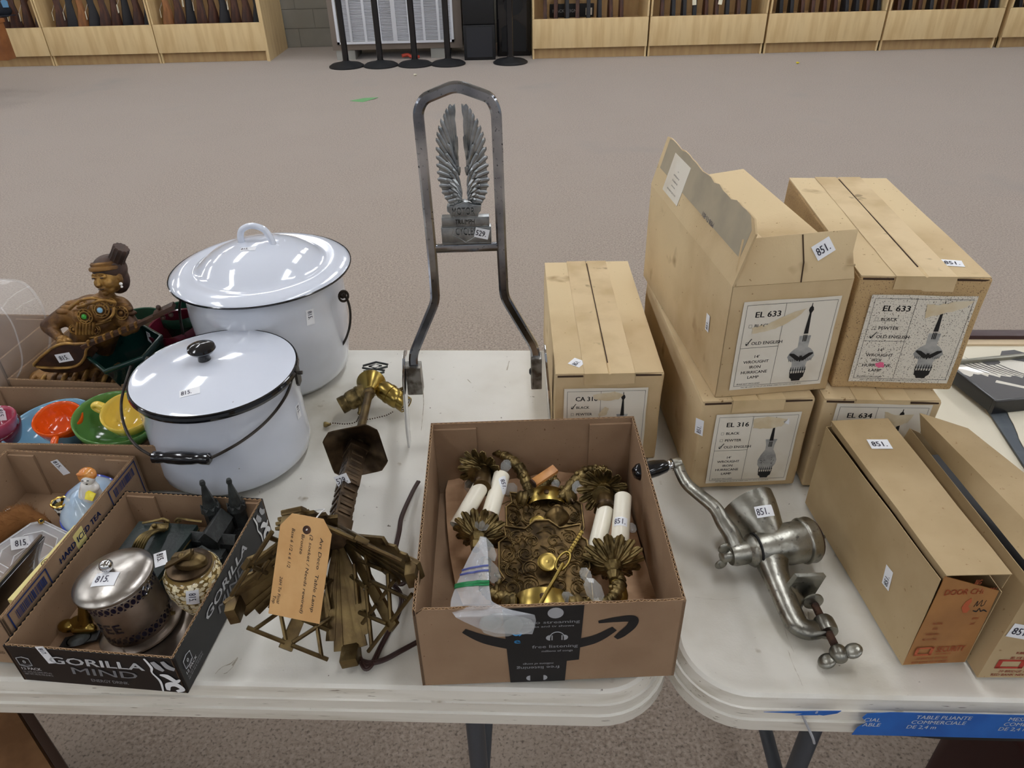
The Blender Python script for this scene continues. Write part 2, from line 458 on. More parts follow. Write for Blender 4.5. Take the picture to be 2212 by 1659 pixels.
# ================================================================ the setting
b = B(); b.grid(lambda s, t: (-14+28*s, -6+20*t, 0), 1, 1)
struct('floor', b, 'carpet')
b = B(); b.grid(lambda s, t: (-14+28*s, 14*t-4.4, CEIL_Z), 1, 1)
struct('ceiling', b, 'ceiling')
wb = B(); wb.box((-14, 9.53, 0), (14, 9.7, CEIL_Z))
wall = struct('wall_back', wb, 'mortar')
k = 0
for row in range(4):          # painted blocks where the wall shows
    x = -3.2 + (.2 if row % 2 else 0)
    while x < .5:
        bb = B(); bb.box((x+.003, 9.522, row*.203+.003), (x+.397, 9.535, row*.203+.2))
        part('block', bb, 'wall', wall)
        x += .4; k += 1
# ceiling lamps: long twin fittings running away from the camera
fit = None
for gx in (-7.2, -4.6, -2.0, 0.6, 3.2, 5.8):
    for gy in (-4.6, -2.3, 1.2, 3.5, 5.8, 7.9):
        if fit is None:
            fit = thing('ceiling_light', 'long white fluorescent fitting on the ceiling above the picture', 'ceiling light', (gx, gy, CEIL_Z), None, 'fluorescent ceiling fittings')
            hb = B(); hb.box((-.17, -.75, -.05), (.17, .75, 0)); part('lamp_housing', hb, 'lamp_body', fit)
            for sx in (-.075, .075):
                tb = B(); tb.box((sx-.05, -.73, -.075), (sx+.05, .73, -.052)); part('lamp_tube', tb, 'lamp_on', fit)
        else:
            c = copytree(fit); c.location = (gx, gy, CEIL_Z)

# ================================================================ gun racks at the back
def rack(x0, y, w, name_label, end=None):
    t = thing('display_rack', name_label, 'rack', (x0, y, 0))
    b = B(); b.box((.004, .05, 0), (w-.004, .07, .1)); part('kick_plate', b, 'maple_shade', t)
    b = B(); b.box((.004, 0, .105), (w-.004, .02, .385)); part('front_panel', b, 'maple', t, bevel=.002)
    b = B(); b.box((.02, .02, .30), (w-.02, .62, .33)); part('shelf', b, 'maple_shade', t)
    b = B(); b.box((.0, .60, 0), (w, .62, 2.0)); part('back_panel', b, 'maple_shade', t)
    for sx in (0.004, w-.022):
        b = B(); b.box((sx, .0, .388), (sx+.018, .60, 2.0)); part('side_panel', b, 'maple', t)
        b = B(); b.box((sx, .022, .0), (sx+.018, .60, .388)); part('side_panel', b, 'maple', t)
    b = B(); b.box((0, 0, 1.98), (w, .62, 2.0)); part('top_panel', b, 'maple', t)
    if end:
        b = B(); b.box((w-.004, -.005, 0), (w+.02, .8, 2.0)); part('end_panel', b, 'maple', t)
    # notched rest rail that holds the barrels
    b = B(); b.box((.02, .42, 1.05), (w-.02, .60, 1.08)); part('barrel_rail', b, 'maple_shade', t)
    return t
def butt_profile(kind):
    if kind == 0: return [(-.065,0),(.065,.0),(.055,.14),(.03,.26),(.028,.36),(.02,.5),(-.02,.5),(-.022,.36),(-.035,.30),(-.03,.2),(-.055,.08)]
    return [(-.06,0),(.06,.0),(.045,.16),(.035,.28),(.07,.33),(.06,.37),(.03,.36),(.02,.5),(-.02,.5),(-.02,.34),(-.03,.22)]
_gun = {}
def rifle(kind, wood):
    if (kind, wood) in _gun:
        g0 = _gun[(kind, wood)]; c = g0.copy(); C.objects.link(c)
        for ch in [x for x in g0.children if not x.name.startswith(('hang', 'tag'))]: copytree(ch, c)
        return c
    t = thing('rifle', 'x', 'rifle')
    F = Matrix(((0,0,1,0),(1,0,0,0),(0,1,0,0),(0,0,0,1)))       # profile in the y-z plane, thickness along x
    b = B(); b.prism(butt_profile(kind), -.02, .02, F); part('stock', b, wood, t, bevel=.009, bseg=2)
    b = B(); b.prism([(-.068,-.002),(.068,-.002),(.068,.012),(-.068,.012)], -.021, .021, F); part('butt_pad', b, 'gun_black', t, bevel=.003)
    b = B(); b.tube([(0,0,.48),(0,0,1.12)], .011, 8); b.box((-.016,-.02,.46),(.016,.022,.66)); part('barrel', b, 'gun_steel', t)
    b = B(); b.tube([(0,-.028,.38),(0,-.06,.39),(0,-.06,.45),(0,-.025,.46)], .004, 6); part('trigger_guard', b, 'gun_steel', t)
    _gun[(kind, wood)] = t
    return t
def place_gun(x, y, rot, kind, wood, label, group, tagh=None, dy=0):
    g = rifle(kind, wood)
    g.matrix_basis = T(x, y, .335) @ RX(R(-9)) @ RZ(rot)
    g['label'] = label; g['group'] = group
    if tagh:
        b = B(); b.box((-.02, -.068, tagh), (.02, -.064, tagh+.08)); o = part('hang_tag', b, 'tag_white', g)
        o.rotation_euler = (0, R(random.uniform(-12, 12)), 0)
        b = B(); b.tube([(0,-.066,tagh+.08),(0,-.025,tagh+.16)], .0015, 4); part('tag_string', b, 'string', g)
random.seed(4)
WL = {'gun_walnut': 'walnut stocked', 'gun_blonde': 'pale wood stocked', 'gun_black': 'black stocked'}
left_racks = [(-7.25, 'maple rifle rack at the far left, mostly outside the picture'), (-6.08, 'maple rifle rack at the left picture edge above the brown desk corner'),
              (-4.91, 'maple rifle rack, middle unit of the left-hand row'), (-3.74, 'maple rifle rack with broad end panel beside the grey wall, last of the left row')]
for i, (x0, lb) in enumerate(left_racks):
    rack(x0, 8.68, 1.168, lb, end=(i == 3))
ordn = ['first', 'second', 'third', 'fourth', 'fifth', 'sixth', 'seventh', 'eighth', 'ninth', 'tenth', 'eleventh', 'twelfth']
spec_l = {1: [('gun_walnut', 0, 1), ('gun_walnut', 0, 0), ('gun_walnut', 0, 1), ('gun_walnut', 1, 1), ('gun_walnut', 0, 0)],
          2: [('gun_walnut', 0, 1), ('gun_black', 1, 1), ('gun_blonde', 0, 0), ('gun_black', 0, 1), ('gun_walnut', 0, 0), ('gun_walnut', 1, 0), ('gun_black', 1, 1), ('gun_walnut', 0, 0), ('gun_black', 0, 0)],
          3: [('gun_blonde', 0, 1), ('gun_walnut', 0, 0), ('gun_black', 1, 1), ('gun_walnut', 1, 1), ('gun_walnut', 0, 0), ('gun_black', 0, 0), ('gun_walnut', 1, 1), ('gun_walnut', 0, 0), ('gun_black', 0, 0)]}
names_l = {1: 'rack at the left picture edge', 2: 'middle rack of the left row', 3: 'rack beside the grey wall'}
for ri, guns in spec_l.items():
    x0 = left_racks[ri][0]; n = len(guns)
    off = 0.58 if ri == 1 else (0.16 if ri == 2 else .14)
    st = (1.168-off-.06)/max(n-1, 1)
    for k, (wd, kd, tg) in enumerate(guns):
        place_gun(x0+off+st*k, 8.80, R(-62+random.uniform(-12, 12)), kd, wd, '%s rifle, %s from the left in the %s' % (WL[wd], ordn[k], names_l[ri]),
                  'rifles in the left racks', random.choice([.10, .16, .2]) if tg else None)
right_racks = [(.30, 'maple rifle rack beside the black bins, first of the right row'), (1.52, 'maple rifle rack, second of the right row'),
               (2.75, 'maple rifle rack, third of the right row'), (3.98, 'maple rifle rack, fourth of the right row'), (5.24, 'maple rifle rack at the right picture edge')]
names_r = ['rack beside the black bins', 'second rack of the right row', 'third rack of the right row', 'fourth rack of the right row', 'rack at the right picture edge']
for i, (x0, lb) in enumerate(right_racks):
    rack(x0, 8.40, 1.215 if i else 1.21, lb)
    n = [8, 9, 10, 10, 3][i]
    for k in range(n):
        wd = random.choice(['gun_walnut', 'gun_walnut', 'gun_black', 'gun_black'])
        place_gun(x0+.14+(k*.113 if i < 4 else k*.11), 8.52, R(random.uniform(-8, 8)), random.choice([0, 1]), wd,
                  '%s rifle standing %s from the left in the %s' % (WL[wd], ordn[k], names_r[i]), 'rifles in the right racks',
                  .13 if (i, k) in ((1, 3), (1, 5)) else None)
t = thing('black_case', 'flat black case with white lettering standing at the back of the first right rack', 'case', (.66, 8.90, .332))
b = B(); b.box((-.15, 0, 0), (.33, .045, .13)); part('case_body', b, 'black_matte', t, bevel=.004)
b = B(); b.box((.24, -.003, .02), (.31, 0, .09)); part('case_label', b, 'label', t)
b = B(); txt(b, 'BLACK REIGN', -.12, .05, .03, Matrix.Translation((0, -.002, 0)) @ RX(R(90))); part('lettering', b, 'silver_ink', t, smooth=0)

# ================================================================ convector, bins and belt stanchions
t = thing('convector', 'taupe convector heater with white louvred grille standing between the racks', 'heater', (-1.84, 8.62, 0))
b = B(); b.box((0, 0, .10), (1.40, .5, .95)); part('cabinet', b, 'taupe', t, bevel=.004)
for sx in (.03, 1.05):
    b = B(); b.box((sx, .01, 0), (sx+.2, .45, .1)); part('foot_block', b, 'block_grey', t)
g = B()
for (a, c) in (((.06, .16), (1.31, .185)), ((.06, .87), (1.31, .895)), ((.06, .16), (.085, .89)), ((1.285, .16), (1.31, .89))): g.box((a[0], -.02, a[1]), (c[0], 0, c[1]))
gr = part('grille_frame', g, 'white_paint', t)
for i in range(1, 8):
    g = B(); x = .06 + 1.25*i/8; w_ = .012 if i % 4 else .022; g.box((x-w_, -.018, .18), (x+w_, -.002, .88)); part('grille_bar', g, 'white_paint', t)
for i in range(48):
    g = B(); z = .19+i*.0145; g.add([(.085, -.012, z), (1.285, -.012, z), (1.285, -.002, z+.011), (.085, -.002, z+.011)], [(0,1,2,3)]); part('louvre', g, 'louver', t, solid=.001)
t = thing('storage_bin', 'dark grey two-tier equipment cabinet beside the convector', 'bin', (-.42, 8.44, 0))
b = B(); b.box((0, 0, 0), (.33, .4, .34)); b.box((.004, .012, .345), (.326, .4, .75)); part('body', b, 'black_matte', t, bevel=.008)
b = B(); b.box((.03, -.004, .03), (.30, 0, .32)); part('front_panel', b, mat('charcoal', (46, 48, 54), .45), t)
t = thing('speaker_cabinet', 'black moulded loudspeaker cabinet standing next to the right racks', 'speaker', (-.07, 8.62, 0))
b = B(); b.prism([(0,0),(.36,0),(.36,.12),(.33,.35),(.03,.35),(0,.12)], 0, .9); part('body', b, 'black_gloss', t, bevel=.01)
b = B(); b.prism([(.05,.05),(.31,.05),(.31,.28),(.2,.36),(.05,.28)], 0, .01, frame((0, -.001, 0), (0,-1,0), (1,0,0))); part('handle_recess', b, 'black_matte', t)
b = B(); b.lathe([(.07, 0), (.1, .004), (.1, .012), (.0, .012)], 24, frame((.18, -.001, .5), (0,-1,0))); part('driver_ring', b, 'black_matte', t)
st = None
for (px, lb) in ((752, 'leftmost of the five black belt stanchions'), (824, 'second black belt stanchion from the left before the convector'),
                 (897, 'third black belt stanchion from the left, before the convector'), (968, 'black belt stanchion before the right side of the convector'),
                 (1103, 'black belt stanchion standing apart before the speaker cabinet')):
    p = at(px, 141, 0)
    if st is None:
        st = thing('belt_stanchion', lb, 'stanchion', (p.x, 8.26, 0), None, 'black belt stanchions')
        b = B(); b.lathe([(0, .0), (.18, .0), (.18, .012), (.15, .03), (.05, .05), (.035, .06), (0, .06)], 32); part('base', b, 'black_matte', st)
        b = B(); b.lathe([(.0, .05), (.032, .05), (.032, .9), (0, .9)], 16); part('post', b, 'black_gloss', st)
        b = B(); b.lathe([(0, .9), (.045, .9), (.045, .98), (.03, 1.0), (0, 1.0)], 16); part('belt_head', b, 'black_matte', st)
    else:
        c = copytree(st); c.location = (p.x, 8.26, 0); c['label'] = lb
# small things on the carpet
p = at(782, 216, 0)
t = B(); t.add([(-.10,-.03,0),(.02,-.08,0),(.13,.05,0),(.0,.06,0)], [(0,1,2,3)]); o = part('paper_scrap', t, 'green_paper', None, solid=.002, jit=.01)
o.location = (p.x, p.y, .004); tag(o, 'small torn scrap of green paper lying on the carpet', 'paper')
for px, py, lb, mt in ((897, 164, 'tiny pale crumb on the carpet before the stanchions', 'tag_white'), (1723, 138, 'tiny pale yellow crumb on the carpet before the right racks', 'yellow_glaze')):
    p = at(px, py, 0); t = B(); t.ball((0,0,.01), .018, 8, 5, sc=(1,.7,.5)); o = part('crumb', t, mt, jit=.006, jsc=90); o.location = (p.x, p.y, 0); tag(o, lb, 'debris')
p = at(881, 127, 0); t = B(); t.tube(spline([(-.06,0,.03),(0,.02,.035),(.05,-.01,.02),(.12,.03,.012)], 5), .018, 8); o = part('cable_end', t, 'red_bit'); o.location = (p.x, p.y, 0); tag(o, 'red plug end lying under the convector', 'cable')
# desk corner at the far left
p = at(16, 150, 0)
dk = aty(17, 131, 7.0)
t = thing('desk', 'corner of a brown wooden display desk jutting in at the left picture edge', 'desk', (dk.x, 7.0, 0), R(-6))
b = B(); b.box((-1.2, 0, dk.z), (0, .12, dk.z+.29)); part('desk_body', b, 'desk', t, bevel=.006)
b = B(); b.box((-1.2, -.02, dk.z+.29), (.01, .13, dk.z+.32)); part('desk_top', b, 'desk', t, bevel=.004)
for lx_, ly_ in ((-1.15,.03),(-.55,.03)):
    b = B(); b.box((lx_, ly_, 0), (lx_+.05, ly_+.05, dk.z)); part('desk_leg', b, 'dark_wood', t)
hp0 = aty(6, 22, 8.62); t = thing('baseball_cap', 'navy cap with a light blue label hanging on the rack at the left picture edge', 'cap', hp0)
b = B(); b.ball((0,0,0), .09, 18, 12, sc=(1,.6,.75)); part('crown', b, 'navy', t)
b = B(); b.prism([(.12*math.cos(PI+PI*k_/12), .08*math.sin(PI+PI*k_/12)) for k_ in range(13)], -.05, -.043); part('peak', b, 'navy', t)
b = B(); b.prism([(-.03,-.03),(.03,-.03),(.035,.03),(0,.045),(-.035,.03)], 0, .003, frame((.075,-.05,.06), (0,-1,0))); part('blue_label', b, 'light_blue', t)
# ================================================================ folding tables
YAW = R(-2.9)
def tabletop(L, D, r):
    prof = [(-.016, -.0035), (-.010, -.001), (-.004, -.001), (.0, -.004), (.004, -.013), (.005, -.0155), (.0075, -.016), (.0085, -.030), (.0115, -.031), (.0125, -.047), (.008, -.050), (-.03, -.050)]
    b = B(); n = 10; vs = []; fs = []
    for (o, z) in [(-.03, -.0035)] + prof:
        ring = rrect(L+2*o, D+2*o, max(r+o, .01), n, -o, -o)
        vs += [(x, y, z) for x, y in ring]
    m_ = len(ring)
    for i in range(len(prof)):
        for k in range(m_):
            k2 = (k+1) % m_
            fs.append((i*m_+k, i*m_+k2, (i+1)*m_+k2, (i+1)*m_+k))
    fs.append(tuple(range(m_))); fs.append(tuple(reversed(range(len(prof)*m_, (len(prof)+1)*m_))))
    b.add(vs, fs)
    return b
def table(label, loc, L, D, legx):
    t = thing('folding_table', label, 'table', loc, YAW, None)
    tb = tabletop(L, D, .075)
    # split top skin and moulded edge into two parts
    top = B(); top.v = tb.v; top.f = [f for f in tb.f]
    o = part('tabletop', top, 'table', t, smooth=28)
    o.data.materials.append(M['table_edge'])
    for p in o.data.polygons:
        if abs(p.normal.z) < .6: p.material_index = 1
    for lx in legx:
        for ly in (.13, D-.13):
            b = B(); b.tube([(lx, ly, -.06), (lx, ly + (.02 if ly < .4 else -.02), -TZ+.012)], .0145, 16); part('leg', b, 'legs', t)
            b = B(); b.lathe([(0, 0), (.019, 0), (.019, .025), (0, .025)], 16, T(lx, ly + (.02 if ly < .4 else -.02), -TZ)); part('foot_cap', b, 'black_matte', t)
        b = B(); b.tube([(lx, .13, -.065), (lx, D-.13, -.065)], .0145, 12); part('crossbar', b, 'legs', t); b = B(); b.tube([(lx, .15, -.50), (lx, D-.15, -.50)], .012, 12); part('stretcher', b, 'legs', t)
        s_ = 1 if lx < L/2 else -1
        b = B(); b.tube([(lx-.03*s_+.0, D/2-.12, -.06), (lx-.02*s_, D/2-.1, -.42)], .012, 10); b.tube([(lx+.35*s_, D/2, -.06), (lx, D/2, -.48)], .011, 10); part('brace', b, 'legs', t)
    return t
ZT = Matrix.Translation((0, 0, TZ))
# right end of table one at x=.172; left end of table two at x=.186 (distances measured on the yawed front line)
DT = .745
def tp(x, y=0):     # point on the table line: x along, y across
    return Vector((-.12 + (x)*math.cos(YAW) - y*math.sin(YAW), .5045 + x*math.sin(YAW) + y*math.cos(YAW), TZ))
t1 = table('left white plastic folding table with a grimy moulded edge', tp(.285-2.44), 2.44, DT, (.5, 2.44-.24))
t2 = table('right white plastic folding table with a blue printed strip on its edge', tp(.3085), 2.44, DT, (.235, 2.0))
# blue strip on the second table's front edge, in the table's own frame
def edge_x(px, py, t):
    n = Vector((math.sin(YAW), -math.cos(YAW), 0)); q = wm(t) @ Vector((0, -.011, -.02))
    return wm(t).inverted() @ atp(px, py, q, n)
xa = edge_x(1860, 1532, t2).x; xb = xa + .62
F2 = Matrix.Translation((0, -.0135, 0)) @ RX(R(90-6))
def strip_pt(x, y): return (x, y)
b = B(); b.prism([(xa-.004,-.0425),(xb,-.0425),(xb,-.0045),(xa+.03,-.0045),(xa+.006,-.0075),(xa+.002,-.014),(xa+.008,-.022),(xa,-.03)], 0, .0006, F2); strip = part('blue_strip', b, 'blue', t2, smooth=0)
b = B(); b.prism([(xa+.1,-.047),(xb,-.047),(xb,-.0425),(xa+.05,-.0425),(xa+.07,-.044)], 0, .0005, F2); part('dark_strip', b, 'ink', t2, smooth=0)
x1 = edge_x(1724, 1512, t2).x; x2 = edge_x(1825, 1505, t2).x
b = B(); b.prism([(x1-.035,-.0085),(x1+.02,-.005),(x2,-.004),(x2-.004,-.008),(x2-.018,-.012),(x2-.03,-.0095),(x1+.025,-.0115),(x1,-.0125),(x1+.01,-.0095)], 0, .0006, F2); part('strip_scrap', b, 'blue', t2, smooth=0, label='torn remnant of the blue strip')
b = B()
LX = edge_x(1985, 1520, t2).x
for s, yy in (('TABLE PLIANTE', -.0135), ('COMMERCIALE', -.0215), ('DE 2,4 m', -.0295)): txt(b, s, LX-(yy+.0135)*-.4, yy, .0056, F2, .014, .2, 'L', 1.08, z=.0009)
LX2 = edge_x(2190, 1520, t2).x
for s, yy in (('MESA PLEGABLE', -.0135), ('COMERCIAL', -.0215), ('DE 2,4 m', -.0295)): txt(b, s, LX2-(yy+.0135)*-.4, yy, .0056, F2, .014, .2, 'L', 1.08, z=.0009)
for s, yy in (('CIAL', -.0195), ('ABLE', -.0275)): txt(b, s, xa+.004, yy, .0056, F2, .014, .2, 'L', 1.08, z=.0009)
txt(b, '8', x2-.028, -.0085, .004, F2, .014, .2, z=.0009)
part('strip_lettering', b, 'white_ink', strip, smooth=0)
b = B(); q = edge_x(1735, 1525, t2); b.tube(spline([(q.x, -.014, -.012), (q.x+.006, -.015, -.025), (q.x+.016, -.02, -.045), (q.x+.021, -.02, -.058)], 4), .0016, 6); part('torn_film', b, 'silver_ink', t2)

# ================================================================ boxes with labels
def lamp_label(root, F, w, h, code, check, kind, paper='label', patches=(), extra=None, no_pewter=False):
    """printed label; F: x right, y up, z out of the paper"""
    F = F @ Matrix.Diagonal((w/100, h/92, 1, 1))
    lb = B(); e = random.uniform
    edge = [(0,0),(30,.4),(60,-.3),(100,0),(100.5,30),(99.7,60),(100,92),(70,91.6),(35,92.3),(0,92),(-.4,50)]
    lb.prism(edge, .0002, .0006, F); L = part('label', lb, paper, root, smooth=0)
    k = B()
    def line(x0, y0, x1, y1, t=.35):
        k.add([(x0-(t/2 if x0 == x1 else 0), y0-(t/2 if y0 == y1 else 0), .0008), (x1+(t/2 if x0 == x1 else 0), y0-(t/2 if y0 == y1 else 0), .0008),
               (x1+(t/2 if x0 == x1 else 0), y1+(t/2 if y0 == y1 else 0), .0008), (x0-(t/2 if x0 == x1 else 0), y1+(t/2 if y0 == y1 else 0), .0008)], [(0,1,2,3)], F)
    for a in ((4,4,97,4),(4,88.5,97,88.5),(4,4,4,88.5),(97,4,97,88.5),(44,4,44,88.5),(4,45,44,45)): line(*a)
    txt(k, code, 14, 76, 5.6, F, .03, 0, 'L', 1.1, z=.0008, fit=26)
    y = 66
    for nm in ('BLACK', 'PEWTER', 'OLD ENGLISH'):
        if not (no_pewter and nm == 'PEWTER'):
            txt(k, nm, 15, y, 3.2, F, .02, 0, 'L', 1.15, z=.0008)
            for a in ((9,y,12,y),(9,y+3,12,y+3),(9,y,9,y+3),(12,y,12,y+3)): line(*a, t=.25)
        if nm == check:
            k.add([(8.5,y+1,.0009),(10,y-.6,.0009),(15,y+6.5,.0009),(14,y+6.6,.0009),(10.1,y+1.2,.0009),(9.2,y+2,.0009)], [(0,1,2,3,4,5)], F)
        y -= 9
    y = 34
    for s in ("14'", 'WROUGHT', 'IRON', 'HURRICANE', 'LAMP'):
        txt(k, s, 23.5, y, 3.0, F, .02, 0, 'C', 1.2, z=.0008); y -= 5.6
    txt(k, 'BULB NOT INCLUDED', 7, 5.2, 1.5, F, .01, .2, 'L', 1.3, z=.0008, fit=25)
    txt(k, 'MAY BE USED AS PIN UP OR WIRED DIRECTLY INTO OUTLET BOX', 12, 1.5, 1.3, F, 0, .2, 'L', 1.2, z=.0008, fit=66)
    # pictured lamp
    g = B(); c = 71
    def sh(bb, pts, z): bb.add([(c+x, y_, z) for x, y_ in pts], [tuple(range(len(pts)))], F)
    if kind == 'eagle':
        sh(g, [(-6,54),(6,54),(5.5,42),(9,40),(13,36),(14.5,32),(12,28),(8,26),(7.5,22),(8,16),(-8,16),(-7.5,22),(-8,26),(-12,28),(-14.5,32),(-13,36),(-9,40),(-5.5,42)], .0008)
        for s_ in (-1, 1): sh(k, [(s_*1,31),(s_*4,33),(s_*8,35.5),(s_*12,36),(s_*13,34.5),(s_*9,31.5),(s_*5,28.5),(s_*2,27)], .001)
        sh(k, [(-1.4,33),(1.4,33),(2,29),(0,26),(-2,29)], .001)
        for s_ in range(-6, 7):
            if s_: sh(k, [(s_*2-.2, 30-abs(s_)*.1), (s_*2+.2, 30-abs(s_)*.1), (s_*2+.3, 27), (s_*2-.1, 27)], .001)
    else:
        sh(g, [(-7,58),(7,58),(5,50),(5,44),(9,37),(11.5,30),(11,24),(7,18),(6.5,16),(-6.5,16),(-7,18),(-11,24),(-11.5,30),(-9,37),(-5,44),(-5,50)], .0008)
        random.seed(7)
        for q in range(34):
            a = random.choice([-5, 6]); x_ = a + random.gauss(0, 1.6); y_ = 28 + random.gauss(0, 3); d = random.uniform(.25, .6)
            sh(k, [(x_-d, y_), (x_, y_-d), (x_+d, y_), (x_, y_+d)], .001)
    sh(k, [(-2.4,56),(2.4,56),(1.6,68),(.9,78),(-.9,78),(-1.6,68)], .001)                      # spike
    sh(k, [(-1,77),(1,77),(2.6,80),(2,82.5),(.5,84),(.3,87),(-.3,87),(-.5,84),(-2,82.5),(-2.6,80)], .001)
    for dx in (-1.6, 0, 1.5): sh(k, [(dx-.5,48),(dx+.5,48),(dx+.5,55),(dx-.5,55)], .001)
    sh(k, [(-8,14),(8,14),(7.5,9.5),(5,7.5),(4.5,5.5),(-4.5,5.5),(-5,7.5),(-7.5,9.5)], .001)
    for q in range(7):
        x_ = -7.8 + q*2.6
        sh(k, [(x_-.5,14),(x_+.5,14),(x_+.3,20.5),(x_-.3,20.5)], .001)
        sh(k, [(x_-1,17.5),(x_,16.5),(x_+1,17.5),(x_,19)], .00105)
    part('printed_glass', g, 'print_grey', L, smooth=0, recalc=False)
    part('printed_lettering', k, 'ink', L, smooth=0, recalc=False)
    for (pts, mt) in patches:
        random.seed(len(pts)+3); out = []
        N = len(pts)
        for i in range(N):
            a, c_ = pts[i], pts[(i+1) % N]
            for q in range(4):
                out.append((a[0]+(c_[0]-a[0])*q/4+random.uniform(-.7,.7), a[1]+(c_[1]-a[1])*q/4+random.uniform(-.7,.7)))
        pb = B(); pb.add([(x_, y_, .0013) for x_, y_ in out], [tuple(range(len(out)))], F); part('torn_patch' if mt == 'torn' else 'patch', pb, mt, L, smooth=0, recalc=False)
    return L

def wallbox(quad_b, quad_t):      # body from two quads (fl, fr, br, bl)
    b = B(); b.hexa(list(quad_b)+list(quad_t)); return b
def lamp_box(label, loc, yaw, w, d, h, lab, mt='card_old', tilt=(0,0), flaps=True, seed=1, taper=0, top=True, lpos=(.014, .010), lsize=(.124, .126), labmt='label', group='old hurricane lamp cartons'):
    random.seed(seed)
    t = thing('cardboard_box', label, 'box', loc, (tilt[0], tilt[1], yaw), group)
    b = B(); b.hexa([(0,0,0),(w,0,0),(w,d,0),(0,d,0),(taper,taper,h),(w-taper,taper,h),(w-taper,d-taper,h),(taper,d-taper,h)])
    if not top: pass
    part('box_body', b, mt, t, bevel=.004, bseg=3, sub=3, jit=.0022, jsc=16, smooth=50)
    if top:
        e = .0006
        b = B(); b.prism([(0.001,.001),(w*.497,.001),(w*.497,d-.002),(0.001,d-.002)], h-.0005, h+.0022); part('top_flap', b, 'card_old', t, bevel=.0008, sub=2, jit=.0008)
        b = B(); b.prism([(w*.503,.001),(w-.001,.001),(w-.001,d-.002),(w*.503,d-.002)], h-.0005, h+.0022); part('top_flap', b, 'card_old', t, bevel=.0008, sub=2, jit=.0008)
        # paper tape over the seam, folded over the front edge, with a crease down the middle
        tb = B(); x0, x1 = w*.27, w*.73
        n = 14; vs = []
        cols = [x0, w*.485, w*.5, w*.515, x1]
        for j in range(n+1):
            y = -.0012 + (d+.0005)*j/n
            for i, x in enumerate(cols):
                z = h+.0029 - (.0018 if i == 2 else 0) + random.uniform(0, .0004)
                vs.append((x + random.uniform(-.0004, .0004), y, z))
        fs = [(j*5+i, j*5+i+1, (j+1)*5+i+1, (j+1)*5+i) for j in range(n) for i in range(4)]
        m0 = len(vs)
        for i, x in enumerate(cols): vs.append((x, -.0016, h-.016+random.uniform(-.002, .002)))
        fs += [(i, m0+i, m0+i+1, i+1) for i in range(4)]
        tb.add(vs, fs); part('tape', tb, 'tape', t, solid=.0002, smooth=25)
        b = B(); b.box((w*.5-.0007, .03, h+.0016), (w*.5+.0009, d-.01, h+.0026)); part('seam', b, 'flute_dark', t)
        for x0_, x1_ in ((.004, w*.26), (w*.74, w-.004)):   # brown cut edge under the flaps at the front
            b = B(); b.box((x0_, -.0008, h-.0028), (x1_, .001, h-.0006)); part('flap_edge', b, 'flute_dark', t)
    F = T(lpos[0], -.0022, lpos[1]) @ RX(R(90))
    if lab: lamp_label(t, F, lsize[0], lsize[1], **lab, paper=labmt)
    return t
eg = lambda *p: [tuple(q) for q in p]
BH = .157
p = at(1193, 990)
ca = lamp_box('sealed lamp carton marked CA, standing alone beside the motorcycle backrest', (.063, .900, TZ), R(-.5), .160, .392, .160,
    dict(code='CA 316', check='BLACK', kind='plain', patches=[(eg((34,84),(60,88),(72,84),(66,78),(48,76),(36,79)), 'torn'), (eg((43,55),(52,58),(55,66),(50,68),(42,59)), 'torn')]), seed=3, lsize=(.124, .128), group=None)
e316 = lamp_box('lower left lamp carton marked EL 316, under the opened carton', (.262, .826, TZ), R(1.5), .158, .40, .157,
    dict(code='EL 316', check='OLD ENGLISH', kind='plain', patches=[(eg((44,85),(60,88),(86,84),(80,75),(62,72),(46,74)), 'torn'), (eg((80,80),(88,76),(86,85)), 'sticker')]), seed=5, lpos=(.022, .012), lsize=(.120, .126))
e634 = lamp_box('lower right lamp carton marked EL 634, behind the kraft boxes', (.430, .826, TZ), R(-4.0), .158, .39, .157,
    dict(code='EL 634', check='', kind='eagle', patches=[(eg((52,84),(66,80),(84,82),(80,72),(66,66),(56,72)), 'torn')]), seed=8, lpos=(.018, .018), lsize=(.128, .136))
e633r = lamp_box('upper right lamp carton marked EL 633, sealed, with a pink scrap on its speckled label', (.449, .853, TZ+BH+.003), R(-5.0), .163, .390, .170,
    dict(code='EL 633', check='OLD ENGLISH', kind='eagle', patches=[(eg((54,84),(66,83),(80,87),(97,87),(90,80),(70,74),(56,70)), 'torn'), (eg((22,20),(26,16),(32,17),(30,22),(26,23)), 'pink'), (eg((26,23),(33,22),(32,30),(28,28)), 'label')]), seed=11, mt='card_mould', labmt='label_mould', lpos=(.02, .013), lsize=(.132, .134))
# opened carton: low walls, raised flaps
t = e633l = thing('cardboard_box', 'opened lamp carton marked EL 633 with torn flaps standing up, upper left of the stack', 'box', (.281, .835, TZ+BH+.003), R(5.2), 'old hurricane lamp cartons')
w, d, h = .160, .394, .170
for nm, q in (('front_wall', ((0,0,0),(w,.003,h))), ('back_wall', ((0,d-.003,0),(w,d,h))), ('left_wall', ((0,0,0),(.003,d,h))), ('right_wall', ((w-.003,0,0),(w,d,h))), ('bottom', ((0,0,0),(w,d,.003)))):
    b = B(); b.box(*q); part(nm, b, 'card_old', t, bevel=.001, sub=2, jit=.0008, jsc=25)
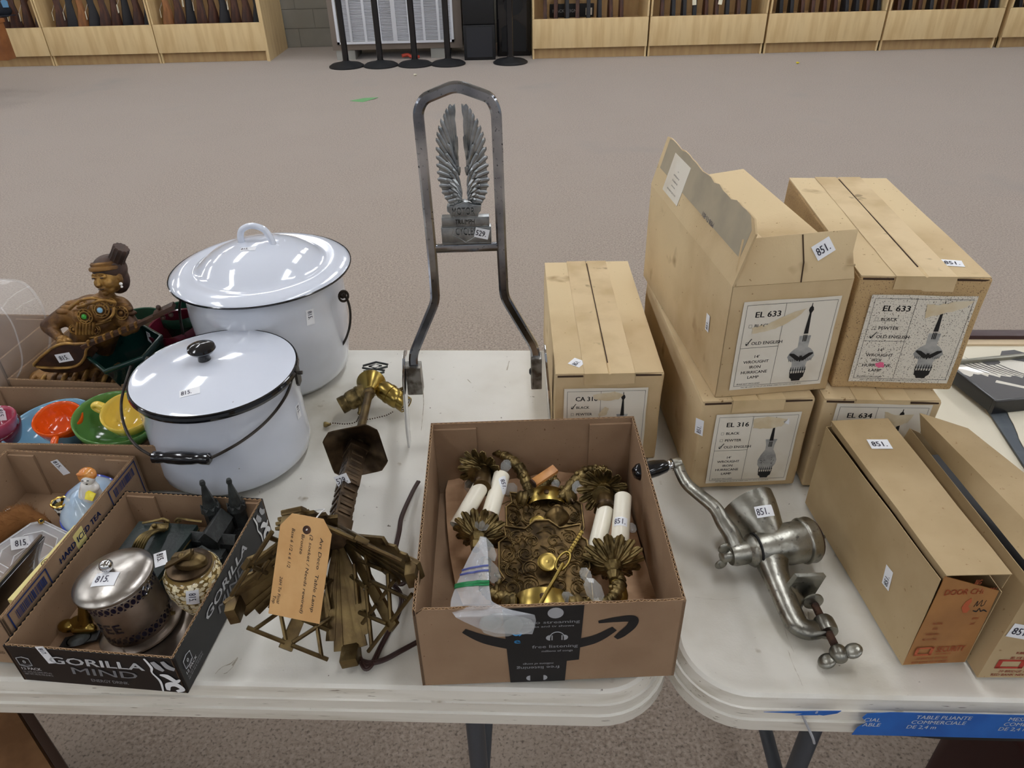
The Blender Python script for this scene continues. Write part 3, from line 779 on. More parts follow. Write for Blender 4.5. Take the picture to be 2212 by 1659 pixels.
# front flap: stands up and leans back
a = R(68)
b = B(); fh = .062
b.prism([(0.004,0),(w-.001,0),(w-.004,fh*.55),(w+.002,fh),(.07,fh*.97),(.012,fh*.93),(.004,fh*.35)], 0, .0028, T(0, .001, h) @ RX(a)); ff = part('front_flap', b, 'card_old', t, bevel=.0006, label='torn front flap standing up')
b = B(); b.tube([(.088, .0, 0), (.091, fh*.4, .0002), (.089, fh*.96, 0)], .0009, 5, M4=T(0, .0005, h) @ RX(a) @ T(0, 0, .003)); part('crease', b, 'flute_dark', t)
# left flap: long, standing up, ragged inner edge
random.seed(21); prof = [(0, 0), (d, 0)]; N = 22
for i in range(N+1): prof.append((d*(1-i/N), .084 + random.uniform(-.003, .002) - (.01 if i == N else 0)))
al = R(75)
FL = T(.001, 0, h) @ Matrix(((0,math.cos(al),math.sin(al)*-1,0),(1,0,0,0),(0,math.sin(al),math.cos(al),0),(0,0,0,1)))
b = B(); b.prism(prof, -.0014, .0014, FL); lf = part('left_flap', b, 'card_old', t, label='torn left flap standing up')
b = B(); b.prism([(p_[0]*.93+.012, p_[1]) if p_[1] > .04 else (p_[0]*.93+.012, .034) for p_ in prof], .0015, .0018, FL); b2 = B(); b.f = b.f; part('flap_tape', b, 'grey_tape', t)
b = B(); b.prism([(.255,.012),(.335,.012),(.335,.072),(.255,.072)], .0019, .0022, FL); al_ = part('address_label', b, 'label', t)
b = B()
for i, (s, hh) in enumerate((('NEW HOPE ELECTRIC CO. INC.', .0022), ('MANUFACTURERS', .0016), ('125 WARREN AVE', .0024), ('PHILADELPHIA, PA.', .0024), ('USA', .002))):
    txt(b, s, -.295, -.022-i*.008, hh, FL @ Matrix.Diagonal((-1,-1,1,1)), 0, 0, 'C', 1.0, z=.0025)
part('printed_lettering', b, 'ink', al_, smooth=0, recalc=False)
b = B(); txt(b, '108-17-80M', -.16, -.04, .007, FL @ Matrix.Diagonal((-1,-1,1,1)), 0, .1, z=.0021); part('handwriting', b, 'pen', t, smooth=0, recalc=False)
# inner long flap folded across the top, cream inside
b = B(); b.prism([(.052,.01),(w,.004),(w,d),(.052,d)], 0, .0028, T(0, 0, h-.001) @ RY(R(-6)) ); part('right_flap', b, 'card_old', t, label='right flap folded in')
b = B(); b.prism([(.055,.02),(.085,.02),(.085,d-.004),(.055,d-.004)], .003, .0034, T(0, 0, h-.001) @ RY(R(-6))); part('flap_tape', b, 'tape', t)
b = B(); b.box((.01, .01, .003), (w-.01, d-.01, h*.75)); part('packed_contents', b, 'kraft_paper', t, sub=3, jit=.006)
lamp_label(t, T(.018, -.0016, .012) @ RX(R(90)), .130, .136, code='EL 633', check='OLD ENGLISH', kind='eagle', no_pewter=True,
    patches=[(eg((24,66),(34,72),(50,78),(66,82),(60,76),(44,66),(30,62),(14,60),(12,66),(24,68)), 'torn')])

# ================================================================ open cardboard trays with corrugated walls
def flute_wall(root, p0, p1, h, th=.0034, outer='card_new', inner='card_new', z0=0, pitch=.007, top=None, cut=None):
    """wall from p0 to p1 (xy) with two liners, a core and a visible zigzag flute along its top; outside is to the right of p0->p1"""
    p0, p1 = Vector((*p0, 0)), Vector((*p1, 0)); L = (p1-p0).length; x = (p1-p0)/L
    F = Matrix((x, Vector((-x.y, x.x, 0)), Vector((0,0,1)))).transposed().to_4x4(); F.translation = p0 + Vector((0,0,z0))
    lt = .0006
    hs = top or (lambda s: h)
    def sheet(y0, y1, dz):
        b = B(); n = 24; vs = []; 
        for i in range(n+1):
            s_ = i/n; vs += [(L*s_, y0, 0), (L*s_, y1, 0), (L*s_, y1, hs(s_)+dz), (L*s_, y0, hs(s_)+dz)]
        fs = []
        for i in range(n):
            for k in range(4): fs.append((i*4+k, i*4+(k+1) % 4, (i+1)*4+(k+1) % 4, (i+1)*4+k))
        fs += [(3,2,1,0), (n*4, n*4+1, n*4+2, n*4+3)]
        b.add(vs, fs, F); return b
    w_ = part('wall', sheet(0, lt, 0), outer, root, smooth=0)
    part('inner_liner', sheet(th-lt, th, 0), inner, w_, smooth=0)
    part('shade_filler', sheet(lt, th-lt, -.0022), 'flute_dark', w_, smooth=0)  # dark sheet inside the hollow wall, standing in for shade between flutes
    b = B(); n = int(L/pitch)*2; vs = []
    for i in range(n+1):
        s_ = i/n; y = lt if i % 2 else th-lt
        vs += [(L*s_, y, hs(s_)-.004), (L*s_, y, hs(s_)-.0003)]
    b.add(vs, [(2*i, 2*i+2, 2*i+3, 2*i+1) for i in range(n)], F)
    part('flute', b, 'flute', w_, smooth=0, solid=.0005)
    return w_, F
def tray(label, loc, yaw, w, d, h, outer='card_new', tops=None, name='cardboard_box', skew=0, flaps=True):
    t = thing(name, label, 'box', loc, yaw)
    tops = tops or {}
    b = B(); b.box((.001, .001, 0), (w-.001, d-.001, .003)); part('bottom', b, 'card_new', t)
    ws = [flute_wall(t, (0,0), (w,0), h, outer=outer, top=tops.get('f')), flute_wall(t, (w,0), (w,d), h, outer=outer, top=tops.get('r')),
          flute_wall(t, (w,d), (0,d), h, outer=outer, top=tops.get('b')), flute_wall(t, (0,d), (0,0), h, outer=outer, top=tops.get('l'))]
    if flaps:   # glued inner corner flaps
        b = B(); b.box((.0036, d-.0075, .003), (w*.22, d-.0038, h*.94)); part('inner_flap', b, 'card_new', t)
        b = B(); b.box((w*.78, d-.0075, .003), (w-.0036, d-.0038, h*.94)); part('inner_flap', b, 'card_new', t)
    return t, ws
# the big open carton of sconces
amz, aw = tray('open brown carton full of brass wall sconces, black printed tape on its front', (-.110, .507, TZ+.0005), R(1.0), .287, .326, .129,
               tops={'f': lambda s: .129 - (.010 if s < .03 else 0) + .0006*math.sin(s*40)})
FA = Matrix.Translation((0, -.0003, 0)) @ RX(R(90))    # x right, y up on the front wall
w = .287
b = B()
def ribbon(pts, ws, n=10, **k):
    c = spline([(x, y, 0) for x, y in pts], n); N = len(c); vs = []
    for i in range(N):
        t_ = (c[min(i+1, N-1)] - c[max(i-1, 0)]).normalized(); nn = Vector((-t_.y, t_.x, 0))
        s_ = i/(N-1)*(len(ws)-1); j = min(int(s_), len(ws)-2); ww = ws[j] + (ws[j+1]-ws[j])*(s_-j)
        vs += [c[i]+nn*ww, c[i]-nn*ww]
    return vs, [(2*i, 2*i+1, 2*i+3, 2*i+2) for i in range(N-1)]
vs, fs = ribbon([(.052,.094),(.075,.078),(.11,.066),(.15,.062),(.19,.070),(.214,.088)], [.0035,.007,.0085,.0085,.007,.004]); b.add([(v.x, v.y, .0002) for v in vs], fs, FA)
vs, fs = ribbon([(.196,.100),(.215,.103),(.232,.103),(.232,.092),(.222,.078),(.216,.072)], [.002,.0042,.0055,.0055,.005,.003]); b.add([(v.x, v.y, .0003) for v in vs], fs, FA)
part('printed_arrow', b, 'ink', amz, smooth=0, recalc=False)
b = B(); x0, x1 = .100, .180
b.prism([(x0,.0005),(x0+.062,.0),(x0+.0635,.036),(x1-.003,.0375),(x1,.1285),(x0-.006,.127)], .0003, .0006, FA); tape = part('printed_tape', b, 'ink', amz, smooth=0, label='black printed parcel tape')
b = B()
txt(b, 'video streaming', x0+.076, .1015, .0046, FA, .02, 0, 'R', 1.0, z=.0008, fit=.064)
txt(b, 'movies and tv shows', x0+.070, .0955, .0030, FA, .0, 0, 'R', 1.0, z=.0008, fit=.056)
b.lathe([(0, 0), (.0085, 0), (.0085, .0001), (0, .0001)], 20, FA @ T(x0+.050, .118, .0007))
for dx in (-1, 1): b.lathe([(0, 0), (.0045, 0), (.0045, .0001), (0, .0001)], 12, FA @ T(x0+.052+dx*.0075, .0775, .0007), PI/2 if dx < 0 else -PI/2, PI*1.5 if dx < 0 else PI/2)
for dx in (-1, 1): b.lathe([(0, 0), (.0045, 0), (.0045, .0001), (0, .0001)], 12, FA @ T(x0+.030+dx*.0075, .0075, .0007), PI/2 if dx < 0 else -PI/2, PI*1.5 if dx < 0 else PI/2)
b.tube([(.0078*math.cos(a_*PI/12), .009*math.sin(a_*PI/12), 0) for a_ in range(13)], .0006, 4, M4=FA @ T(x0+.052, .078, .0008))
for dx in (-.0054, .0054): b.box((dx-.0006, -.004, 0), (dx+.0006, .004, .0001), FA @ T(x0+.052, .0775, .0008))
txt(b, 'free listening', x0+.050, .0605, .0050, FA, .02, 0, 'C', 1.0, z=.0008, fit=.050)
txt(b, 'millions of songs', x0+.0525, .0535, .0032, FA, .0, 0, 'C', 1.0, z=.0008, fit=.034)
txt(b, 'millions of songs', x0+.0315, .0345, .0032, FA, .0, 0, 'C', 1.0, z=.0008, fit=.034, rot=PI)
txt(b, 'free listening', x0+.0315, .0285, .0050, FA, .02, 0, 'C', 1.0, z=.0008, fit=.048, rot=PI)
part('tape_lettering', b, 'silver_ink', tape, smooth=0, recalc=False)
b = B(); txt(b, 'e', x0+.009, .070, .0085, FA, .04, 0, 'C', 1.25, z=.0008, rot=R(2))
vs, fs = ribbon([(.0035,.088),(.0075,.084),(.0125,.086)], [.0008,.0012,.0006]); b.add([(v.x+x0, v.y, .0008) for v in vs], fs, FA)
vs, fs = ribbon([(.011,.0895),(.0135,.0865),(.011,.0825)], [.0006,.001,.0006]); b.add([(v.x+x0, v.y, .0008) for v in vs], fs, FA)
part('tape_logo', b, mat('tape_blue', (64, 150, 210), .5), tape, smooth=0, recalc=False)

# ================================================================ kraft hardware boxes
def kraft_box(label, fl, fr, bl, br, h, lean=0, open_r=.0):
    """thin board box given by four table points"""
    fl, fr, bl, br = map(Vector, (fl, fr, bl, br))
    t = thing('kraft_box', label, 'box', fl, None, 'kraft hardware boxes')
    q = [p_ - fl for p_ in (fl, fr, br, bl)]
    return t, q
def quadpart(nm, t, pts, mt, th=.0009, n=8, bulge=0, sub=True, jit=.0006, **k):
    a, b_, c, d_ = map(Vector, pts)
    nn = (b_-a).cross(d_-a).normalized()
    b = B(); b.grid(lambda s, v: a.lerp(b_, s).lerp(d_.lerp(c, s), v) + nn*bulge*math.sin(PI*s)*math.sin(PI*v), n, n)
    return part(nm, b, mt, t, solid=th, jit=jit, jsc=14, **k)
H1 = .150
fl, fr = at(1950, 1437), at(2085, 1430)
bl, br = at(1752, 1105), at(1900, 1085)
tl, tr = at(2043, 1243, TZ+H1), at(2185, 1240, TZ+H1)
k1 = thing('kraft_box', 'long kraft cardboard hardware box with two price stickers and red print on its orange end', 'box', fl, None, 'kraft hardware boxes')
o_ = fl.copy()
A = Vector((0, 0, 0)); Bq = fr-o_; bl_ = Vector((-.018, .272, 0)); br_ = Vector((.062, .272, 0))
A1 = tl-o_ ; B1 = tr-o_; TL = at(1795, 910, TZ+H1)-o_; TR = at(1918, 905, TZ+H1)-o_
A1.z = B1.z = TL.z = TR.z = H1
left_top_f = A1 + Vector((-.003, 0, -.006)); left_top_b = TL + Vector((-.003, .002, -.010))
quadpart('left_side', k1, (bl_, A, left_top_f, left_top_b), 'kraft', bulge=-.002)
quadpart('right_side', k1, (Bq, br_, TR + Vector((0,0,-.02)), B1+Vector((0,0,-.028))), 'kraft')
quadpart('back_end', k1, (br_, bl_, left_top_b, TR+Vector((0,0,-.004))), 'kraft')
fe = quadpart('front_end', k1, (A, Bq, B1 + Vector((-.004, 0, -.026)), A1 + Vector((0, 0, -.002))), 'kraft_orange', label='orange-brown printed end')
quadpart('bottom', k1, (A, bl_, br_, Bq), 'kraft')
quadpart('lid', k1, (A1+Vector((0,-.001,.001)), B1+Vector((0,-.001,.001)), TR+Vector((0,0,.001)), TL+Vector((0,0,.001))), 'kraft', bulge=.004)
quadpart('lid_lip', k1, (B1+Vector((0,0,.0)), TR+Vector((0,0,0)), TR+Vector((-.002,0,-.02)), B1+Vector((-.002,0,-.022))), 'kraft')
quadpart('lid_tuck', k1, (A1+Vector((.002,.001,0)), TL+Vector((.002,0,0)), TL+Vector((.004,0,-.012)), A1+Vector((.004,0,-.012))), 'kraft')
# print on the end
def endframe(t, A_, B_, C_, D_):
    x = (B_-A_); y = (D_-A_); F = Matrix((x, y, x.cross(y).normalized())).transposed().to_4x4(); F.translation = A_ + F.col[2].to_3d()*.0012
    return F
F = endframe(k1, A, Bq, B1, A1)      # unit square frame
b = B(); S1 = F @ Matrix.Diagonal((.01, .01, 1, 1))
txt(b, 'BIG', 52, 90, 5.0, S1, .03, 0, 'C', .9, z=.0002); txt(b, 'DOOR CHECK', 48, 80, 5.8, S1, .03, 0, 'C', .9, z=.0002, fit=76)
for i, s in enumerate(('MATERIAL', 'STEEL', 'RUBBER BALL', 'BEL-VUE CARD')): txt(b, s, 22, 48-i*6, 2.4, S1, .01, 0, 'C', 1, z=.0002)
for i, s in enumerate(('FINISH', 'ZINC')): txt(b, s, 76, 52-i*6, 2.4, S1, .01, 0, 'C', 1, z=.0002)
b.add([(x_, y_, .0002) for x_, y_ in ((52,60),(46,66),(48,72),(54,76),(57,72),(55,67),(60,64),(58,60))], [(0,1,2,3,4,5,6,7)], S1)
txt(b, '20 BRIDGE AVENUE', 40, 7, 2.6, S1, .01, 0, 'C', 1, z=.0002, fit=50); txt(b, 'RED BANK NEW JERSEY', 40, 2.5, 2.6, S1, .01, 0, 'C', 1, z=.0002, fit=58)
txt(b, 'SECURITY', 41, 15.5, 6.5, S1, .03, 0, 'L', 1, z=.0002, fit=44); txt(b, 'HARDWARE CO.', 41, 12, 2.2, S1, .01, 0, 'L', 1, z=.0002, fit=26)
for a_ in ((8,12,36,14),(8,20,36,22),(8,12,13,22),(31,12,36,22)): b.add([(a_[0],a_[1],.0002),(a_[2],a_[1],.0002),(a_[2],a_[3],.0002),(a_[0],a_[3],.0002)], [(0,1,2,3)], S1)
part('red_lettering', b, 'orange_print', fe, smooth=0, recalc=False)
b = B()
vs, fs = ribbon([(58,72),(60,78),(62,73),(66,79),(68,73),(72,74),(72,78),(78,79)], [.5,.5,.5,.5,.5,.5]); b.add([(v.x+6, v.y-6, .0003) for v in vs], fs, S1)
vs, fs = ribbon([(60,62),(66,61),(68,64),(72,61),(76,62),(82,60)], [.5,.9,.5,.9,.5]); b.add([(v.x+6, v.y, .0003) for v in vs], fs, S1)
part('handwriting', b, 'ink', fe, smooth=0, recalc=False)
# second kraft box, its lid ajar
fl2 = at(2110, 1462); o_ = fl2.copy()
k2 = thing('kraft_box', 'kraft cardboard hardware box with gaping lid at the right picture edge', 'box', o_, None, 'kraft hardware boxes')
A = Vector((0,0,0)); Bq = Vector((.085, -.003, 0)); bl_ = Vector((.0, .30, 0)); br_ = Vector((.10, .30, 0))
TLc = at(1965, 925, TZ+.132)-o_
A1 = Vector((.019, .012, .140)); B1 = Vector((.105, .008, .148)); TL = Vector((TLc.x, TLc.y, .132)); TR = TL + Vector((.085, 0, -.045))
quadpart('left_side', k2, (bl_, A, A1, TL), 'kraft', bulge=.002)
fe2 = quadpart('front_end', k2, (A, Bq, B1, A1), 'kraft')
quadpart('right_side', k2, (Bq, br_, TR, B1), 'kraft'); quadpart('back_end', k2, (br_, bl_, TL, TR), 'kraft'); quadpart('bottom', k2, (A, bl_, br_, Bq), 'kraft')
lA = at(2212, 1250, TZ+.152)-o_; 
LA = Vector((.024, .014, .146)); 
q1 = at(1988, 893, TZ+.158)-o_; q2 = at(2085, 925, TZ+.158)-o_; q3 = at(2212, 1055, TZ+.160)-o_
e1 = at(2212, 1252, TZ+.148)-o_
ridge_b, ridge_f = q1, Vector((.058, .012, .156))
quadpart('lid_slope', k2, (LA+Vector((.004,0,-.004)), ridge_f, ridge_b, TL+Vector((.016,-.004,-.006))), 'kraft', label='sloping torn side of the lid')
quadpart('lid', k2, (ridge_f, Vector((.135, .010, .152)), q2+Vector((.004,0,0)), ridge_b), 'kraft', bulge=.002)
b = B(); b.box((.03, .05, .02), (.06, .26, .112)); part('dark_contents', b, 'black_matte', k2, bevel=.006, sub=2, jit=.004)
F = endframe(k2, A, Bq, B1, A1); S1 = F @ Matrix.Diagonal((.01, .01, 1, 1)); b = B()
txt(b, 'BIG', 62, 84, 5.0, S1, .03, 0, 'C', .9, z=.0002); txt(b, 'DOOR CHECK', 64, 72, 6.2, S1, .03, 0, 'C', .9, z=.0002, fit=80)
for i, s in enumerate(('MATERIAL', 'STEEL', 'RUBBER BALL', 'BEL-VUE CARD')): txt(b, s, 46 - 2*i, 38-i*5.4, 3.2 if i == 0 else 2.6, S1, .02, .15, 'C', 1.05, z=.0002)
txt(b, '20 BRIDGE AVENUE', 50, 6.5, 2.6, S1, .01, .1, 'C', 1, z=.0002, fit=56); txt(b, 'RED BANK NEW JERSEY', 48, 2.5, 2.6, S1, .01, .1, 'C', 1, z=.0002, fit=66)
txt(b, 'SECURITY', 53, 14.5, 5.5, S1, .03, .1, 'L', 1, z=.0002, fit=42); txt(b, 'HARDWARE CO.', 52, 11.5, 2.0, S1, .01, .1, 'L', 1, z=.0002, fit=26)
for a_ in ((14,11,50,13),(14,19,50,21),(14,11,20,21),(44,11,50,21)): b.add([(a_[0],a_[1],.0002),(a_[2],a_[1],.0002),(a_[2],a_[3],.0002),(a_[0],a_[3],.0002)], [(0,1,2,3)], S1)
part('red_lettering', b, 'red_print', fe2, smooth=0, recalc=False)

# scuffs and scratches on the table tops
def scuff(t, pts, ws, m_='table_scuff', nm='scuff_mark'):
    iv = wm(t).inverted(); q = [iv @ at(x, y, TZ-.0034) for x, y in pts]
    vs, fs = ribbon([(p_.x, p_.y) for p_ in q], ws, 6); b = B(); b.add([(v.x + random.uniform(-.0003,.0003), v.y, -.0031) for v in vs], fs); part(nm, b, m_, t, smooth=0, recalc=False)
M['table_scuff'] = mat('table_scuff', (150, 140, 122), .6, var=((196, 190, 176), 60, .4, .6)); M['table_scratch'] = mat('table_scratch', (176, 168, 152), .6, var=((206, 201, 190), 90, .4, .6))
random.seed(3)
for pts, ws in (([(462,1462),(470,1450),(482,1440),(498,1434),(506,1426)], [.0003,.0006,.0004,.0008,.0002]), ([(466,1466),(478,1458),(492,1452),(508,1434)], [.0006,.0003,.0004,.0002]), ([(502,1438),(510,1426),(514,1420)], [.001,.0014,.0004]),
                ([(905,805),(915,860),(910,930)], [.0004,.0007,.0003]), ([(1010,820),(1018,828)], [.0008,.0004]), ([(1095,800),(1100,780)], [.0016,.0006])): scuff(t1, pts, ws)
for pts, ws in (([(1702,1405),(1715,1440),(1732,1478),(1738,1500)], [.0003,.0004,.0003,.0004]), ([(1775,1450),(1790,1475),(1794,1492)], [.0003,.0004,.0003]), ([(1500,1290),(1560,1296),(1600,1290)], [.0003,.0005,.0002]), ([(1690,1330),(1698,1370),(1715,1410)], [.0003,.0004,.0002]),
                ([(1545,1452),(1555,1470),(1600,1482),(1640,1490)], [.0005,.0010,.0012,.0003])): scuff(t2, pts, ws, 'table_scratch', 'scratch')
b = B(); iv = wm(t2).inverted(); q0_ = iv @ at(1407, 1046, TZ-.0034); txt(b, 'LIFE', q0_.x, q0_.y, .007, T(0, 0, -.0031), 0, 0, 'L', 1, z=0); part('faint_stamp', b, 'table_scratch', t2, smooth=0, recalc=False)
# ================================================================ enamel pots
def bail(root, org, pts, plane_p, plane_n, grip=None, r=.0022):
    w_ = [atp(px, py, plane_p, plane_n) - org for px, py in pts]
    b = B(); b.tube(spline(w_, 5), r, 8); o = part('bail_handle', b, 'wire', root)
    if grip:
        a, c = [atp(px, py, plane_p, plane_n) - org for px, py in grip]
        L = (c-a).length
        g = B(); g.lathe([(0, 0), (.0045, 0), (.0085, .003), (.0085, .012), (.0072, .018), (.0088, L*.3), (.0098, L*.5), (.0088, L*.7), (.0072, L-.018), (.0085, L-.012), (.0085, L-.003), (.0045, L), (0, L)], 20, frame(a, c-a))
        part('grip', g, 'black_gloss', o)
    return o
def pot(name, label, c, prof_body, prof_lid, enamel, rimmat):
    t = thing(name, label, 'pot', (c[0], c[1], TZ+.0005))
    b = B(); b.lathe(prof_body, 72); part('pot_body', b, enamel, t, smooth=40)
    return t
cS = (-.447, .938); hS = .158
pS = pot('enamel_pot', 'smaller white enamel pot with black rim, black lid knob and wooden bail grip', cS,
         [(0, .002), (.096, .002), (.108, .005), (.1165, .014), (.1185, .03), (.1165, .10), (.1165, hS-.012), (.1205, hS-.004), (.1205, hS), (.113, hS-.002), (.112, hS-.02), (.112, .02), (.1, .008), (0, .008)], None, 'enamel', 'black_gloss')
b = B(); b.lathe([(.1165, hS-.010), (.1215, hS-.008), (.1235, hS-.003), (.122, hS+.001), (.117, hS+.001)], 72); part('rim', b, 'black_gloss', pS, label='black rolled rim')
lid = B(); lid.lathe([(0, hS+.019), (.03, hS+.018), (.07, hS+.0135), (.10, hS+.0075), (.114, hS+.004), (.1195, hS+.0035), (.1205, hS+.002), (.1195, hS+.0005), (.1, hS-.001)], 72); Ls = part('lid', lid, 'enamel', pS, smooth=50)
b = B(); b.lathe([(.1185, hS+.0005), (.1215, hS+.001), (.1222, hS+.0028), (.1212, hS+.0038), (.1195, hS+.0036)], 72); part('lid_rim', b, 'black_gloss', Ls)
b = B(); b.lathe([(0, 0), (.0095, 0), (.0095, .002), (.0085, .009), (.010, .012), (.017, .015), (.0205, .0195), (.0195, .024), (.012, .0275), (0, .0285)], 32, T(-.012, .004, hS+.0175)); part('knob', b, 'black_gloss', Ls, label='black knob')
oS = Vector((cS[0], cS[1], TZ))
earR = at(634, 806, TZ+hS-.008); earL = at(287, 780, TZ+hS-.008)
gp = aty(392, 992, cS[1]-.137)
nS = (earR-earL).cross(gp-earL).normalized()
bail(pS, oS, [(283,792),(268,840),(262,875),(266,910),(280,945),(300,968),(326,984)], earL, nS, None)
bail(pS, oS, [(455,990),(480,978),(520,955),(560,925),(590,895),(614,862),(626,836),(632,812)], earL, nS, ((328,988),(456,992)))
for e, s_ in ((earL, -1), (earR, 1)):
    b = B(); rad = Vector((e.x-cS[0], e.y-cS[1], 0)).normalized(); p0 = oS*0 + (e-oS)
    fr_ = frame(Vector((rad.x*.121, rad.y*.121, p0.z-.004)), rad, (0,0,1))
    b.prism([(-.016,-.007),(-.010,-.010),(.012,-.008),(.017,0),(.012,.008),(-.010,.010),(-.016,.006)], -.001, .003, fr_); b.tube([(.004,0,.002),(.004,0,.009)], .003, 8, M4=fr_)
    part('ear_lug', b, 'wire', pS)
b = B(); q = [(0,0),(3,1.6),(6,1.2),(8,-.4),(5.5,-1.5),(4.6,-3.2),(3.2,-2),(1,-1.2)]
# big pot
cL = (-.433, 1.189); hL = .212
pL = pot('enamel_pot', 'larger white enamel pot with domed lid and white loop handle', cL,
         [(0, .002), (.100, .002), (.113, .005), (.122, .016), (.1265, .035), (.131, .07), (.1345, .11), (.1365, .15), (.1345, .178), (.129, .194), (.128, .205), (.134, hL-.003), (.134, hL), (.127, hL-.001), (.124, .19), (.12, .02), (0, .01)], None, 'enamel2', 'black_gloss')
b = B(); b.lathe([(0, hL+.046), (.03, hL+.0445), (.06, hL+.038), (.085, hL+.027), (.102, hL+.0145), (.109, hL+.0085), (.1145, hL+.0078), (.125, hL+.0105), (.137, hL+.0085), (.147, hL+.004), (.1525, hL+.001), (.1535, hL-.001)], 80); LL = part('lid', b, 'enamel', pL, smooth=50)
b = B(); b.lathe([(.150, hL-.0015), (.1545, hL-.0018), (.1548, hL+.0004), (.1535, hL+.0012)], 80); b.lathe([(.154, hL-.001), (.13, hL-.0005)], 80); part('lid_rim', b, 'black_gloss', LL)
hb = spline([(-.026, .008, hL+.040), (-.0275, .009, hL+.052), (-.022, .010, hL+.066), (-.004, .009, hL+.073), (.016, .005, hL+.068), (.026, .001, hL+.054), (.031, -.003, hL+.038)], 6)
b = B(); b.tube(hb, [.0052 + .002*abs(i/(len(hb)-1)-.5) for i in range(len(hb))], 12); b.ball((-.026, .008, hL+.0415), .009, 12, 6, sc=(1.2,1,.45)); b.ball((.031, -.003, hL+.0405), .009, 12, 6, sc=(1.3,1,.4)); part('loop_handle', b, 'enamel', LL, smooth=60)
oL = Vector((cL[0], cL[1], TZ))
eR = oL + Vector((.128, -.045, .178)); 
nL = Vector((-.05, -1, -.42)).normalized()
pr = atp(741, 640, eR, (0, 1, 0))
bail(pL, oL, [(741,634),(752,652),(757,680),(754,712),(742,742),(720,768),(690,788),(652,801),(610,808)], pr, (.15, 1, .12))
prl = at(392, 645, TZ+.19)
bail(pL, oL, [(392,640),(388,665),(390,690),(396,722)], prl + Vector((0,-.01,0)), (0, 1, .2))
b = B(); e_ = pr - oL
F = frame(e_, (.6,-.6,.2)); b.tube([(.009*math.cos(k*PI/8), .009*math.sin(k*PI/8), .002) for k in range(16)], .0022, 6, closed=True, M4=F); b.ball((0,.002,.0), .007, 10, 6, M4=F, sc=(1,1,.6)); part('ear_lug', b, 'wire', pL)

# ================================================================ motorcycle backrest
YB = .945
def pb(px, py, y=YB): return aty(px, py, y)
ob = pb(1030, 905); ob.z = TZ
sb = thing('motorcycle_backrest', 'tall chromed motorcycle backrest with winged badge standing upright on the left table', 'backrest', ob)
L_ = lambda px, py, dy=0: pb(px, py) - ob + Vector((0, dy, 0))
def bar(pts, w=.0135, t_=.009, n=3, soft=None):
    b = B(); c = .2
    sec = [(-.5,-.5+c),(-.5,.5-c),(-.5+c,.5),(.5-c,.5),(.5,.5-c),(.5,-.5+c),(.5-c,-.5),(-.5+c,-.5)]
    sec = [(x*w, y*t_) for x, y in sec]
    b.tube(pts, 1, sec=sec, up=(0, 1, 0)); return b
def rounded(pts, r=.25, n=5):
    out = [pts[0]]
    for i in range(1, len(pts)-1):
        a, c, d = pts[i-1], pts[i], pts[i+1]
        la, ld = (a-c).length, (d-c).length; k = min(.012, la*.45, ld*.45)
        p0, p1 = c+(a-c).normalized()*k, c+(d-c).normalized()*k
        for j in range(n+1):
            s_ = j/n; out.append(p0*(1-s_)**2 + c*2*s_*(1-s_) + p1*s_*s_)
    out.append(pts[-1]); return out
path = [(895,800),(892,766),(941,648),(933,540),(903,240),(915,213),(985,184),(1060,211),(1072,240),(1084,545),(1089,640),(1156,752),(1158,790)]
part('frame_tube', bar(rounded([L_(*p_) for p_ in path])), 'chrome', sb, smooth=30)
b = B(); b.tube([L_(938, 537), L_(1080, 532)], 1, sec=[(-.0055,-.0035),(-.0055,.0035),(.0055,.0035),(.0055,-.0035)], up=(0,1,0)); part('crossbar', b, 'chrome', sb, bevel=.001)
for (x0, x1, y0, y1, s_, bx_, by_) in ((883, 909, 788, 846, -1, 911, 812), (1147, 1170, 768, 834, 1, 1143, 801)):
    a = L_(x0, y1); c = L_(x1, y0)
    b = B(); b.box((a.x, -.010, a.z), (c.x, .012, c.z)); b.box((a.x+.001, -.0115, a.z+.004), (a.x+.004, .0125, c.z-.004)); part('clamp_block', b, 'steel_block', sb, bevel=.0015)
    q = L_(bx_, by_); b = B(); b.lathe([(0, 0), (.0055, 0), (.0055, .004), (.003, .006), (0, .006)], 6, frame((q.x + s_*.006, -.002, q.z), (-s_, 0, 0))); part('bolt', b, 'ink', sb)
for (xt, yt, xb_, yb_, s_) in ((880, 776, 887, 962, -1), (1172, 765, 1187, 950, 1)):
    a = L_(xt, yt); c = L_(xb_, yb_); zt = a.z + .008; xt_ = a.x + s_*.002; xb2 = c.x
    # outline in (y, z); plate slightly bent outwards in the middle
    prof = [(-.012, 1.0), (.006, 1.02), (.024, .97), (.033, .86), (.030, .72), (.018, .60), (.012, .42), (.012, .2), (.010, .03), (.002, 0), (-.010, .02), (-.014, .2), (-.014, .42), (-.018, .62), (-.020, .82)]
    b = B(); vs = []
    for y, z in prof:
        x = xb2 + (xt_-xb2)*z + s_*.002*math.sin(PI*z); vs.append((x, y, z*zt+.0006))
    n = len(prof); vs2 = [(x+s_*.0035, y, z) for x, y, z in vs]
    b.add(vs+vs2, [tuple(range(n)), tuple(reversed(range(n, 2*n)))] + [(i, (i+1) % n, n+(i+1) % n, n+i) for i in range(n)])
    part('side_plate', b, 'chrome_clean', sb, bevel=.0009)
